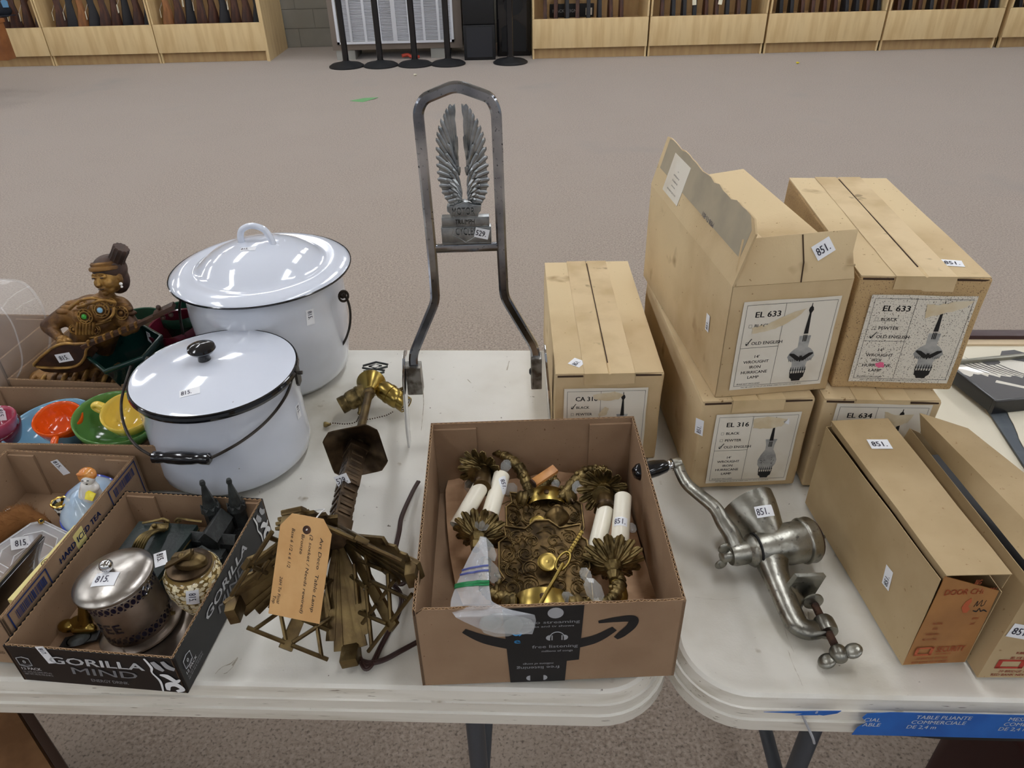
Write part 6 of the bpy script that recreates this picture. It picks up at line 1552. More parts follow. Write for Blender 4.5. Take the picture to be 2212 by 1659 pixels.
b.lathe([(.0225,0),(.0248,.001),(.0255,.004),(.0245,.0065),(.0215,.008)], 36, Fc, rf=lambda a, z: 1+.012*math.cos(a*24)); b.lathe([(.0215,.008),(.0222,.0115),(.0200,.014)], 36, Fc, rf=lambda a, z: 1+.02*math.cos(a*18)); part('head_band', b, 'gilt', mu, smooth=40)
b = B(); t0 = U(249, 568, .004); t1_ = U(263, 534, .004); b.tube([t0, t0.lerp(t1_, .15), t0.lerp(t1_, .5), t0.lerp(t1_, .92), t1_], [.014, .0125, .0118, .0125, .011], sec=[(math.cos(k_*PI/12)*(1+.07*(-1)**k_), math.sin(k_*PI/12)*(1+.07*(-1)**k_)) for k_ in range(24)]); part('topknot', b, 'wood_dark', mu, smooth=60)
for s_ in (-1, 1):
    b = B(); b.ball((s_*.0235, -.010, .002), .0028, 10, 8, M4=FH); b.ball((s_*.0235, -.015, .002), .0022, 8, 6, M4=FH); part('earring', b, 'porcelain', mu)
# carved collar, chest rosettes, belt, cuffs
def on(x, y, dy): return U(x, y, dy)
def rosette(x, y, dy, r, jewel=None):
    p_ = on(x, y, dy); F = frame(p_, (0,-1,.25)); b = B()
    for rr in (r, r*.68): b.tube([(rr*math.cos(2*PI*k_/20), rr*math.sin(2*PI*k_/20), (r-rr)*.4) for k_ in range(20)], r*.12, 6, closed=True, M4=F)
    for k_ in range(8): b.ball((r*.84*math.cos(k_*PI/4), r*.84*math.sin(k_*PI/4), .001), r*.15, 6, 4, M4=F)
    b.ball((0,0,.001), r*.34, 10, 6, M4=F, sc=(1,1,.6)); part('rosette', b, 'gilt_bright', mu, smooth=60)
    if jewel: b = B(); b.ball((0,0,.0035), r*.38, 10, 6, M4=F, sc=(1,1,.5)); part('jewel', b, jewel, mu)
rosette(218, 669, -.044, .013, 'glaze_blue'); rosette(184, 683, -.046, .012, mat('green_jewel', (60, 160, 60), .2)); rosette(262, 676, -.032, .011); rosette(178, 657, -.034, .008); rosette(240, 655, -.032, .008); rosette(205, 712, -.046, .009); rosette(160, 712, -.040, .008)
for pts_ in (((165,690),(185,700),(210,700),(240,690)), ((168,664),(200,654),(222,648),(250,654)), ((150,668),(172,650),(200,644),(226,650)), ((204,690),(222,694),(242,682),(246,664)), ((160,720),(185,728),(215,726),(240,716))):
    b = B(); b.tube(spline([on(x, y, -.036 - .010*math.sin(PI*i/3)) for i, (x, y) in enumerate(pts_)], 5), .0026, 8); part('collar_band', b, 'gilt_bright', mu)
for i in range(6):
    b = B(); b.tube([on(168+i*7, 696, -.047), on(166+i*7, 722, -.048)], .0026, 8); part('chest_pleat', b, 'gilt_bright', mu)
for (x, y, dy) in ((150, 664, -.02), (140, 672, -.025), (268, 668, -.02), (276, 676, -.02), (160, 655, -.015), (258, 660, -.015)):
    b = B(); b.ball(on(x, y, dy), .012, 10, 8, sc=(1.3,.6,.45)); part('shoulder_scale', b, 'gilt', mu)
b = B(); b.tube([on(127+6*math.cos(k_*PI/8), 727+4*math.sin(k_*PI/8), -.05-.008*math.sin(k_*PI/8)) for k_ in range(16)], .0018, 6, closed=True); part('bracelet', b, 'castle', mu)
for i in range(9):
    b = B(); x_ = 70+i*22; b.tube(spline([on(x_+10, 800+abs(i-4)*2, -.045), on(x_+2, 818, -.066), on(x_-4, 838, -.072)], 4), .0042, 8); part('skirt_fold', b, 'gilt_bright' if i % 2 else 'gilt', mu, smooth=60)
# lute: tear-drop body and long neck
lc = [(240,992),(268,950),(330,895),(400,850),(470,838),(520,842),(585,838),(640,838),(600,880),(590,930),(545,985),(470,1005),(330,1005)]
cc = [U(x/3.19, 480+y/3.19, -.075+.0) for x, y in lc]
cen = sum(cc, Vector())/len(cc); nrm = (cc[3]-cc[0]).cross(cc[9]-cc[0]).normalized(); nrm = -nrm if nrm.y > 0 else nrm
cs_ = spline(cc, 3, closed=True); n = len(cs_)
dn_ = Vector((0, .010, -.016))
vs = [*cs_, *[v.lerp(cen, .02)+dn_ for v in cs_], *[v.lerp(cen, .3)+dn_*1.5 for v in cs_]]
b = B(); b.add(vs, [tuple(range(n)), tuple(reversed(range(2*n, 3*n)))] + [(r_*n+i, r_*n+(i+1) % n, (r_+1)*n+(i+1) % n, (r_+1)*n+i) for r_ in (0, 1) for i in range(n)]); lu = part('lute_body', b, 'wood_dark', mu, bevel=.0)
b = B(); b.tube([v + Vector((0,-.0015,.0015)) for v in cs_], .0024, 8, closed=True); part('lute_binding', b, 'gilt_bright', lu)
b = B(); b.tube([U(178, 748, -.078), U(300, 700, -.060), U(345, 678, -.050)], 1, sec=[(-.006,-.003),(.006,-.003),(.006,.003),(-.006,.003)]); part('lute_neck', b, 'wood_dark', mu)
for i in range(7):
    b = B(); p_ = U(192+i*17, 741-i*6.6, -.079+i*.0022); b.box((p_.x-.0015, p_.y-.004, p_.z-.004), (p_.x+.0015, p_.y+.002, p_.z+.005)); part('fret', b, 'gilt_bright', mu)
b = B(); a_, c_ = U(334, 680, -.052), U(376, 660, -.045); b.tube([a_, c_], 1, sec=[(-.009,-.004),(.009,-.004),(.009,.004),(-.009,.004)]); part('pegbox', b, 'wood_dark', mu, bevel=.001)
for k_, (x, y) in enumerate(((342,664),(352,686),(369,680))):
    b = B(); b.ball(U(x, y, -.05), .0042, 8, 6); part('tuning_peg', b, 'wood_dark', mu)
sticker(mu, lu, 139, 772, '815.', -10, .026, .016)
sticker(hx, hxo, 322, 727, '815.', 78, .024, .012)

# ---- tray D contents
zD = TZ+.0042
tinc = Vector((-.468, .602, zD))
tn = thing('coffee_canister', 'silver coffee canister with pierced bands, hammered lid and ball knob', 'canister', tinc, (0, R(-6), 0))
hT_ = .083
b = B(); b.lathe([(0,0),(.050,0),(.0505,.003),(.0480,.004),(.0400,.005),(.0395,.008),(.0395,hT_-.006),(.0405,hT_-.004),(.0405,hT_),(.037,hT_),(.037,.01),(0,.01)], 64); cb = part('canister_body', b, 'silver_body', tn, smooth=40)
b = B(); b.lathe([(.0412,hT_-.007),(.0458,hT_-.003),(.0462,hT_-.0005),(.0455,hT_+.001),(.036,hT_+.006),(.02,hT_+.0105),(0,hT_+.012)], 64); cl = part('lid', b, 'silver', tn, smooth=50)
b = B(); b.ball((0,.0,hT_+.019), .0078, 20, 14); b.lathe([(.004,hT_+.010),(.003,hT_+.013)], 12); part('knob', b, 'chrome_clean', tn)
for zb in (hT_-.022, .010):
    bd = B(); n = 34
    b = B(); b.lathe([(.0396, zb-.001), (.0400, zb), (.0400, zb+.012), (.0396, zb+.013)], 64); bnd = part('pierced_band', b, 'silver_body', tn)
    ov = B(); tri = B()
    for i in range(n):
        a = 2*PI*i/n
        def cp_(da, z, r=.0403): return (r*math.cos(a+da), r*math.sin(a+da), z)
        ov.add([cp_(.068*math.cos(2*PI*k_/10), zb+.006+.0040*math.sin(2*PI*k_/10)) for k_ in range(10)], [tuple(range(10))])
        for sg in (-1, 1): tri.add([cp_(PI/n-.045, zb+.006+sg*.0058), cp_(PI/n+.045, zb+.006+sg*.0058), cp_(PI/n, zb+.006+sg*.0030)], [(0,1,2)])
    part('pierced_ovals', ov, 'cobalt', bnd, smooth=0, kind='stuff'); part('pierced_notches', tri, 'cobalt', bnd, smooth=0, kind='stuff')
k = B()
for ch, px in zip('COFFEE', (-.030,-.017,-.004,.008,.0195,.031)):
    tb = B(); txt(tb, ch, 0, 0, .015, None, .02, 0, 'C', 1.0, z=0)
    a0_ = R(-90) + (px-.022)/.0398 + R(-8)
    vs = [(.0401*math.cos(a0_+v.x/.04), .0401*math.sin(a0_+v.x/.04), .029+v.y) for v in tb.v]; k.add(vs, tb.f)
part('cut_letters', k, 'cobalt', cb, smooth=0, recalc=False)
b = B(); b.tube(spline([(.0415*math.cos(a_), .0415*math.sin(a_), z_) for a_, z_ in ((R(-22),hT_-.010),(R(-14),hT_-.006),(R(-6),hT_-.009),(R(-10),hT_-.016),(R(-20),hT_-.020),(R(-30),hT_-.017))], 5), .0014, 6); part('hook', b, 'chrome_clean', tn)
sticker(tn, cl, 227, 1251, '815.', -4, .0285, .0185, x0=.12, size=.5, curved=True)
# lighter
lt = Vector((-.397, .626, zD)); li = thing('table_lighter', 'table lighter with cream stone-chip body and bronze top', 'lighter', lt)
b = B(); profL = [(0,0),(.016,0),(.019,.003),(.0235,.012),(.0285,.026),(.0322,.042),(.0335,.054),(.0325,.064),(.0290,.070),(.0245,.072)]; b.lathe(profL, 48); part('grout_body', b, mat('dark_resin', (120, 98, 52), .2, coat=.6), li, smooth=60)
chips = B(); random.seed(77)
def prof_r(z):
    for (r0, z0), (r1, z1) in zip(profL[1:], profL[2:]):
        if z0 <= z <= z1: return r0 + (r1-r0)*(z-z0)/max(z1-z0, 1e-6)
    return .02
for row in range(15):
    z = .004 + row*.0046; r_ = prof_r(z); n = max(8, int(2*PI*r_/.0072)); ph = random.random()
    for i in range(n):
        a = 2*PI*(i+ph)/n + random.uniform(-.06,.06); zz = z + random.uniform(-.0012,.0012); rr = prof_r(min(max(zz,.004),.068))+.0003
        k_ = random.randint(4, 6); vs = []; a00 = random.uniform(0, 6)
        for j in range(k_):
            t_ = a00+2*PI*j/k_; d1, d2 = random.uniform(.0026,.0043)*math.cos(t_), random.uniform(.0018,.0030)*math.sin(t_); z2 = min(max(zz+d2,.003),.0695)
            vs.append(((prof_r(max(z2,.0031))+.0005)*math.cos(a+d1/rr), (prof_r(max(z2,.0031))+.0005)*math.sin(a+d1/rr), z2))
        chips.add(vs, [tuple(range(k_))])
chp = part('shell_chips', chips, 'shell', li, smooth=0, solid=.0004, kind='stuff')
chp.data.materials.append(mat('shell_chips_amber', (224, 200, 144), .22, coat=.7)); chp.data.materials.append(mat('shell_chips_pale', (240, 232, 204), .2, coat=.7))
for i, p_ in enumerate(chp.data.polygons): p_.material_index = (hash((round(p_.center.x*200), round(p_.center.y*200), round(p_.center.z*300))) % 3)
b = B(); b.lathe([(.0245,.071),(.0265,.073),(.0262,.076),(.0245,.0765),(.020,.078),(.012,.079),(0,.079)], 40); part('bronze_collar', b, 'bronze_dark', li)
b = B(); b.lathe([(.020,.0),(.0205,.003),(.019,.008),(.012,.013),(.004,.0145),(0,.0145)], 32, T(.004,-.001,.077), PI*.0, PI*2, sx=1, sy=.62); b.hexa([Vector(v) for v in ((-.020,-.006,.082),(.006,-.010,.084),(.008,.004,.084),(-.018,.006,.082),(-.016,-.004,.092),(.010,-.006,.099),(.011,.003,.099),(-.014,.004,.092))]); part('lighter_mechanism', b, 'bronze', li, bevel=.001)
b = B(); b.tube([(-.0205,-.012,.086),(-.006,-.011,.094),(.006,-.009,.101),(.012,-.006,.104)], 1, sec=[(-.0045,-.0016),(.0045,-.0016),(.0045,.0016),(-.0045,.0016)]); b.ball((.0,-.008,.0975), .005, 12, 8, sc=(1,1,.9)); part('lever', b, 'bronze', li, bevel=.0006)
sticker(li, [c for c in li.children if c.name.startswith('grout')], 416, 1290, '815.', 86, .024, .0145, curved=True, off=.0016)
# jewellery box
jt = [at(x, y, TZ+.050) for x, y in ((300,1125),(427,1133),(337,1251),(222,1232))]
jo = jt[0].copy(); jo.z = zD; jb = thing('trinket_box', 'green-black leather trinket box with ribbed brass handle', 'box', jo)
q = [v - jo for v in (jt[3], jt[2], jt[1], jt[0])]
b = B(); b.hexa([Vector((v.x, v.y, 0)) for v in q] + q); part('box_body', b, 'jewel_box', jb, bevel=.0015)
b = B(); qq = [v + Vector((0,0,-.008)) for v in q]; c_ = sum(qq, Vector())/4; b.tube([c_ + (v-c_)*1.004 for v in qq], .0012, 6, closed=True); part('gilt_line', b, 'brass', jb)
hz = Vector((0,0,TZ+.052)); 
w0 = [at(350, 1144, TZ+.052)-jo, at(325, 1150, TZ+.064)-jo, at(308, 1164, TZ+.066)-jo, at(296, 1188, TZ+.052)-jo]
b = B()
for k_ in range(5):
    of = (k_-2)*.0034; b.tube(spline([v + Vector((of*.95, of*.12, 0)) for v in w0], 6), .0019, 8)
part('strap_handle', b, 'brass', jb, smooth=60)
b = B(); p_ = at(344, 1141, TZ+.053)-jo; b.prism([(-.012,-.007),(.010,-.008),(.013,0),(.010,.008),(-.012,.007)], 0, .002, Matrix.Translation(p_)); b.ball(p_ + Vector((-.006,.001,.004)), .0035, 10, 8); part('handle_plate', b, 'brass', jb, bevel=.0006)
b = B()
for s_ in (-1, 1):
    c0_ = at(372, 1127, TZ+.054)-jo
    b.tube(spline([c0_ + Vector((s_*.004,0,.001)), c0_ + Vector((s_*.010,0,.006)), c0_ + Vector((s_*.018,0,.004)), c0_ + Vector((s_*.030,0,.001)), c0_ + Vector((s_*.040,0,-.001))], 5), .0017, 6)
    spiral(b, c0_.x+s_*.008, c0_.z, .004, s_, 0, Matrix(((1,0,0,0),(0,0,1,c0_.y),(0,1,0,0),(0,0,0,1))), rt=.0011)
part('scroll_crest', b, 'brass', jb, smooth=60)
b = B(); c0_ = at(352, 1330, TZ+.012)-jo; b.tube(spline([c0_ + Vector((-.012,.004,.0)), c0_ + Vector((.0,.0,.004)), c0_ + Vector((.014,.003,.0))], 5), .003, 8); part('front_clasp', b, 'brass', jb)
sticker(jb, jb.children[0], 347, 1208, '815.', 82, .026, .015, x0=.12)
# cathedral souvenir
kc = Vector((-.402, .708, zD)); ca_ = thing('cathedral_souvenir', 'dark metal twin-spired cathedral model on a black rock base', 'souvenir', kc, R(-8))
b = B(); b.prism([(-.036,-.050),(.028,-.056),(.036,-.02),(.034,.040),(-.010,.046),(-.034,.036)], 0, .022); part('rock_base', b, 'castle_base', ca_, bevel=.003, sub=3, jit=.003, jsc=70)
b = B(); b.prism([(-.012,-.014),(.012,-.014),(.012,.030),(-.012,.030)], .020, .045); b.hexa([Vector(v) for v in ((-.014,-.016,.045),(.014,-.016,.045),(.014,.032,.045),(-.014,.032,.045),(-.001,-.016,.060),(.001,-.016,.060),(.001,.032,.060),(-.001,.032,.060))]); part('nave', b, 'castle', ca_, bevel=.0006)
b = B(); b.box((-.030,-.008,.020), (.030,.006,.036)); b.hexa([Vector(v) for v in ((-.032,-.010,.036),(.032,-.010,.036),(.032,.008,.036),(-.032,.008,.036),(-.032,-.002,.046),(.032,-.002,.046),(.032,.000,.046),(-.032,.0,.046))]); part('transept', b, 'castle', ca_, bevel=.0006)
b = B(); b.lathe([(.022,.018),(.022,.030),(.024,.031),(.0,.052)], 10, T(0,-.028,0), PI, 2*PI); b.box((-.02,-.028,.018), (.02,-.012,.030)); part('apse', b, 'castle', ca_, smooth=20)
for i in range(9):
    a = PI + PI*(i+.5)/9; b = B(); b.box((-.0012,-.0012,0), (.0012,.0012,.016), T(.0235*math.cos(a), -.028+.0235*math.sin(a), .018)); part('buttress', b, 'castle', ca_)
for s_, tx, ty in ((-1, at(456, 1100, TZ+.055), 0), (1, at(512, 1096, TZ+.055), 0)):
    p_ = RZ(R(8)).to_3x3() @ (tx - kc); x_, y_ = p_.x, p_.y
    b = B(); b.lathe([(.011,.015),(.011,.048),(.0135,.050),(.0125,.056),(.0095,.058)], 8, T(x_, y_, 0)); tw_ = part('tower', b, 'castle', ca_, smooth=20)
    b = B(); b.lathe([(.0100,.056),(.0028,.094),(.0036,.095),(.0040,.098),(.0030,.102),(0,.1035)], 8, T(x_, y_, 0)); part('spire', b, 'castle', tw_, smooth=20)
    b = B()
    for i in range(8):
        a = 2*PI*(i+.5)/8; b.prism([(-.0045,0),(.0045,0),(0,.008)], 0, .0014, T(x_, y_, .054) @ RZ(a) @ T(.0105,0,0) @ RY(R(90)) @ RZ(R(90)))
    part('gable_ring', b, 'castle', tw_)
# small gold figurine, dark brooch
gf = thing('gold_figurine', 'small gold coloured figurine lying behind the canister', 'figurine', at(170, 1345, TZ+.012))
o_ = at(170, 1345, TZ+.012); K_ = lambda x, y, z: at(x, y, TZ+z)-o_
b = B(); b.ball(K_(146,1352,.014), .010, 14, 10, sc=(1.2,.9,.8)); cone(b, K_(150,1350,.014), K_(185,1342,.018), .006, .009); cone(b, K_(185,1342,.018), K_(180,1312,.040), .009, .006); b.ball(K_(178,1302,.046), .007, 12, 8); cone(b, K_(165,1362,.010), K_(200,1358,.012), .0055, .006); cone(b, K_(170,1335,.022), K_(160,1338,.02), .004, .0035)
fuse('figure_body', b, .0016, 'brass_bright', gf, 2)
br_ = thing('oval_brooch', 'dark oval brooch lying on the tray floor before the canister', 'brooch', at(172, 1384, TZ+.006), R(20))
b = B(); b.prism([(-.022,-.006),(.020,-.009),(.024,.005),(-.016,.009)], 0, .003); part('card_backing', b, 'black_matte', br_); b = B(); b.lathe([(0,.0045),(.007,.004),(.009,.003),(.010,.003)], 24, T(0,0,0), sx=1.4); part('cabochon', b, 'castle', br_)
sd_ = thing('metal_dish', 'shallow grey metal dish under the right side of the canister', 'dish', Vector((-.425, .590, zD-.0006)))
b = B(); b.lathe([(0,.0003),(.046,.0003),(.050,.002),(.0560,.0045),(.0565,.0052),(.0555,.0055),(.049,.0035),(.045,.0015),(0,.0015)], 56); part('dish_body', b, 'silver_body', sd_, smooth=50)

# ---- tray C contents
lo = at(190, 1090, TZ+.035); ld = thing('china_lady_jar', 'porcelain powder jar shaped as a red-haired lady in a wide pale blue skirt', 'jar', lo)
FLd = frame((0,0,0), (-.10,-.42,.9), (1,0,0))
b = B(); b.lathe([(0,-.020),(.030,-.020),(.038,-.012),(.0405,-.004),(.0400,.0),(.0375,.004),(.030,.012),(.020,.019),(.012,.024),(.008,.028),(0,.030)], 56, FLd, rf=lambda a, z: 1+.015*math.cos(a*7), sx=1.0, sy=1.12); part('skirt', b, 'skirt', ld, smooth=60)
b = B(); b.tube([(.0408*math.cos(2*PI*k_/56)*(1+.015*math.cos(14*PI*k_/56)), .0408*1.12*math.sin(2*PI*k_/56)*(1+.015*math.cos(14*PI*k_/56)), -.003+.002*math.sin(2*PI*k_*5/56)) for k_ in range(56)], .0022, 6, closed=True, M4=FLd); part('skirt_rim', b, 'blue_glaze', ld)
V = lambda x, y, z: at(x, y, TZ+z)-lo
b = B(); cone(b, V(196,1068,.062), V(192,1050,.078), .0125, .0115); cone(b, V(180,1058,.072), V(178,1074,.058), .0055, .0055); cone(b, V(178,1074,.058), V(190,1072,.062), .005, .0042); cone(b, V(206,1054,.072), V(214,1068,.06), .0055, .0055); cone(b, V(214,1068,.06), V(202,1070,.062), .005, .0042); cone(b, V(183,1053,.076), V(205,1052,.076), .0065, .0065); cone(b, V(192,1050,.080), V(190,1042,.086), .0045, .0045)
fuse('torso', b, .0013, 'porcelain', ld, 2)
hp_ = V(190, 1032, .094); b = B(); b.ball(hp_, .0098, 18, 14, sc=(.95,.95,1.15)); b.ball(hp_ + Vector((.001,-.0092,.0003)), .0017, 8, 6, sc=(.8,1,1.4)); hd2 = fuse('head', b, .0008, 'porcelain', ld, 1)
for s_ in (-1, 1): b = B(); b.ball(hp_ + Vector((.001+s_*.0036,-.0089,.0020)), .0011, 8, 6, sc=(1.5,.5,.7)); part('eye', b, 'ink', hd2)
b = B(); b.ball(hp_ + Vector((.001,-.0088,-.0042)), .0015, 8, 6, sc=(1.2,.5,.7)); part('mouth', b, 'ink', hd2)
b = B(); b.ball(hp_ + Vector((-.001,.0025,.0035)), .0112, 18, 12, sc=(1.08,.95,.95)); b.ball(hp_ + Vector((-.0085,.001,.0005)), .0062, 12, 8, sc=(.9,.9,1.3)); b.ball(hp_ + Vector((.0080,.001,.0035)), .0048, 12, 8); b.ball(hp_ + Vector((-.003,-.004,.0098)), .0050, 12, 8, sc=(1.7,.8,.6)); fuse('hair', b, .0011, 'hair', ld, 1)
b = B(); b.prism([(-.007,-.005),(.004,-.008),(.008,.002),(-.002,.007),(-.006,.004)], 0, .0025, frame(V(196,1070,.072), (0,-.7,.6))); part('fan', b, 'yellow_glaze', ld, bevel=.0005)
rb = thing('red_figurine', 'small red and blue china figurine partly hidden behind the lady jar', 'figurine', at(236, 1056, TZ+.03)); b = B(); b.ball((0,0,0), .010, 12, 8, sc=(.8,.8,1.4)); b.ball((.002,0,.014), .006, 12, 8); part('figure_body', b, 'glaze_maroon', rb); b = B(); b.ball((-.012,.004,.004), .008, 12, 8); part('figure_base', b, 'blue_glaze', rb)
vo = at(147, 1130, TZ+.006); vv = thing('bud_vase', 'small black and white china vase with gilt rim left of the lady jar', 'vase', vo); va = at(129, 1085, TZ+.046)-vo; Lv = va.length; F = frame((0,0,0), va)
b = B(); b.lathe([(0,0),(.006,0),(.0065,Lv*.3),(.009,Lv*.7),(.0115,Lv-.002),(.0115,Lv),(.0095,Lv-.001),(.006,Lv*.5),(0,Lv*.4)], 28, F); part('vase_body', b, 'vase', vv); b = B(); b.tube([(.011*math.cos(k_*PI/14), .011*math.sin(k_*PI/14), Lv+.0004*math.sin(k_*2)) for k_ in range(28)], .0014, 6, closed=True, M4=F); b.lathe([(.0098,Lv-.001),(.006,Lv*.6)], 24, F); part('gilt_rim', b, 'lid_gold', vv)
# furry animal
fo = at(40, 1118, TZ+.018); fu = thing('fur_animal', 'small brown furry toy animal with amber eye beside the glass ashtray', 'toy', fo)
X_ = lambda x, y, z: at(x, y, TZ+z)-fo
b = B(); cone(b, X_(-10,1150,.018), X_(48,1116,.022), .020, .018); cone(b, X_(48,1116,.022), X_(84,1124,.018), .015, .010); cone(b, X_(88,1125,.018), X_(104,1130,.014), .009, .005); fb_ = fuse('fur_body', b, .003, 'fur', fu, 2)
random.seed(9); h = B()
me = fb_.data; polys = list(me.polygons)
for i in range(2600):
    p_ = random.choice(polys); c_ = p_.center + Vector([random.uniform(-.0015,.0015) for _ in range(3)]); n_ = p_.normal; d_ = (n_*.6 + Vector((-.9,-.1,-.1)) + Vector([random.uniform(-.5,.5) for _ in range(3)])).normalized(); L = random.uniform(.005,.010); s_ = d_.cross(n_); s_ = s_.normalized()*.0004 if s_.length > .01 else Vector((.0004,0,0))
    h.add([c_-s_, c_+s_, c_+d_*L], [(0,1,2)])
part('fur_strands', h, 'fur', fu, kind='stuff', smooth=0, recalc=False)
b = B(); b.ball(X_(89,1126,.028), .0042, 12, 8); ey = part('eye', b, 'lid_gold', fu, label='amber glass eye'); b = B(); b.ball(X_(89,1125,.0305), .0022, 10, 8); part('pupil', b, 'ink', ey)
b = B(); b.ball(X_(22,1104,.030), .0055, 10, 8, sc=(1.3,1,.8)); part('pale_ear', b, 'porcelain', fu)
# crystal ashtray
ac = at(62, 1190, TZ+.022); cry = thing('glass_ashtray', 'square clear cut-glass ashtray with a price sticker', 'ashtray', ac, R(-28))
b = B(); w_ = .046; h_ = .024
def sq(r, z, ch=.25): return [(x*r, y*r, z) for x, y in ((1-ch,1),(1,1-ch),(1,-1+ch),(1-ch,-1),(-1+ch,-1),(-1,-1+ch),(-1,1-ch),(-1+ch,1))]
rings = [sq(w_*.80, -h_*.9), sq(w_*.98, -h_*.3), sq(w_, 0), sq(w_*.92, .003), sq(w_*.70, .001, .5), sq(w_*.52, -h_*.55, .58)]
vs = [v for r_ in rings for v in r_]; b.add(vs, [(i*8+k_, i*8+(k_+1) % 8, (i+1)*8+(k_+1) % 8, (i+1)*8+k_) for i in range(5) for k_ in range(8)] + [tuple(range(8)), tuple(range(40, 48))]); ash = part('glass_body', b, 'cut_glass', cry, smooth=0)
for k_ in range(4):
    b = B(); a = k_*PI/2
    for j in range(5): b.box((-.0012,-.0008,-.014), (.0012,.0008,-.001), RZ(a) @ T(-.024+j*.012, w_*.995, -.002) @ RX(R(4)))
    part('cut_ribs', b, 'glass_ridge', ash, smooth=0)
for r_, z_, ch_ in ((w_, .001, .25), (w_*.90, .0035, .25), (w_*.70, .0015, .5), (w_*.52, -h_*.5, .58)):
    b = B(); b.tube(sq(r_, z_, ch_), .0009, 5, closed=True); part('polished_edge', b, 'glass_ridge', ash)
sticker(cry, ash, 47, 1172, '815.', -10, .028, .016, off=.0025)
# yellow case and black panel
y0 = at(168, 1134, TZ+.078); y1 = at(24, 1296, TZ+.078); d_ = (y1-y0); d_.z = 0; Ly = d_.length; ux = d_.normalized(); uy = Vector((0,0,1)).cross(ux)
Fy = Matrix((ux, uy, Vector((0,0,1)))).transposed().to_4x4(); Fy.translation = Vector((y0.x, y0.y, zD))
yc = thing('yellow_case', 'slim pale yellow plastic case standing on edge against the tray wall', 'case', Fy)
b = B(); b.box((0, -.0055, 0), (Ly, .0055, .0735)); part('case_body', b, 'yellow_case', yc, bevel=.0012)
b = B(); b.tube([(Ly*.52+.005*math.cos(k_*PI/8), .0035*math.sin(k_*PI/8), .0738) for k_ in range(16)], .0004, 4, closed=True); b.ball((Ly*.52, 0, .0738), .0014, 8, 6, sc=(1,1,.3)); part('latch_hole', b, 'ink', yc)
pf = thing('black_plaque', 'glossy black rectangular panel leaning across the glass ashtray at the left edge', 'plaque', (0,0,0))
b = B(); P4 = [at(90, 1157, TZ+.066), at(-30, 1290, TZ+.080), at(-40, 1400, TZ+.004), at(62, 1268, TZ+.004)]; nn = (P4[1]-P4[0]).cross(P4[3]-P4[0]).normalized()
b.add(P4 + [v + nn*.005 for v in P4], [(0,1,2,3),(7,6,5,4),(0,1,5,4),(1,2,6,5),(2,3,7,6),(3,0,4,7)]); part('panel_board', b, 'black_gloss', pf, bevel=.001)
b = B(); b.tube([P4[0] - nn*.001, P4[1] - nn*.001], .0022, 8); part('panel_edge', b, 'silver_body', pf)

# ================================================================ right-hand pictures and boards
def slab(root, nm, poly, z0, z1, m_, org, **k):
    b = B(); q = [at(x, y, TZ+z1)-org for x, y in poly]; b.prism([(v.x, v.y) for v in q], TZ+z0-org.z, TZ+z1-org.z); return part(nm, b, m_, root, smooth=0, **k)
ob_ = at(2120, 950)
mb = thing('mat_board', 'large cream mat board lying on the right table beyond the kraft boxes', 'board', ob_)
slab(mb, 'board_sheet', [(1990,850),(2075,805),(2112,842),(2160,905),(2235,1010),(2440,1300),(2300,1400)], .001, .006, 'mat_cream', ob_)
b = B(); q = [at(x, y, TZ+.0065)-ob_ for x, y in ((2112,842),(2440,1300),(2425,1318),(2105,850))]; b.prism([(v.x, v.y) for v in q], .0062, .0068); part('board_edge', b, 'mat_edge', mb)
gb = thing('grey_board', 'dark grey mounting board with a ragged cream edge, under the black frame', 'board', ob_)
slab(gb, 'board_sheet', [(2124,870),(2180,850),(2560,1260),(2440,1330),(2235,1040)], .0075, .011, 'mat_grey', ob_)
random.seed(2); pl = [(2165,862),(2400,880),(2640,1180),(2540,1290)] + [(2212-i*8+random.uniform(-3,3), 968-i*17+random.uniform(-4,4)) for i in range(6)]
slab(gb, 'cream_sheet', pl, .0115, .0125, 'mat_cream', ob_)
p1 = at(2152, 869, TZ+.037); p2 = at(2063, 800, TZ+.037); p3 = at(2212, 863, TZ+.037)
xd = (p3-p1).normalized(); yd = (p2-p1); Ly_ = yd.length; 
Fp = Matrix((xd, (yd-xd*yd.dot(xd)).normalized(), Vector((0,0,1)))).transposed().to_4x4(); Fp.translation = Vector((p1.x, p1.y, TZ+.013))
sk = yd.dot(xd)/ (yd-xd*yd.dot(xd)).length
fr1 = thing('framed_silhouette', 'black framed silhouette picture lying face up at the right picture edge', 'picture', Fp)
WF, HF = .30, (yd-xd*yd.dot(xd)).length
sx_ = lambda x, y: (x + sk*y, y)
def bar2(x0, y0, x1, y1, z0, z1, m_, nm='frame_bar'):
    b = B(); b.prism([sx_(x0,y0), sx_(x1,y0), sx_(x1,y1), sx_(x0,y1)], z0, z1); return part(nm, b, m_, fr1, bevel=.001)
bar2(0,0,WF,.007,0,.024,'frame_black'); bar2(0,.007,.007,HF+.03,0,.024,'frame_black'); bar2(.007,HF+.022,WF,HF+.03,0,.026,'frame_silver'); bar2(WF-.007,.007,WF,HF+.022,0,.024,'frame_black')
bar2(.007,.007,WF-.007,HF+.022,.016,.020,'art_paper','picture_sheet')
def art(pts, nm='silhouette'):
    b = B(); b.add([(*sx_(x, y), .0204) for x, y in pts], [tuple(range(len(pts)))]); part(nm, b, 'art_ink', fr1, smooth=0, recalc=False)
random.seed(6); gr_ = [(.007,.007),(.20,.007),(.18,.02)]
x = .16
while x > .008: gr_.append((x, .050 + .04*(1-x/.16) + random.uniform(-.006,.008))); x -= .006
gr_.append((.007,.105)); art(gr_, 'silhouette_ground')
b = B()
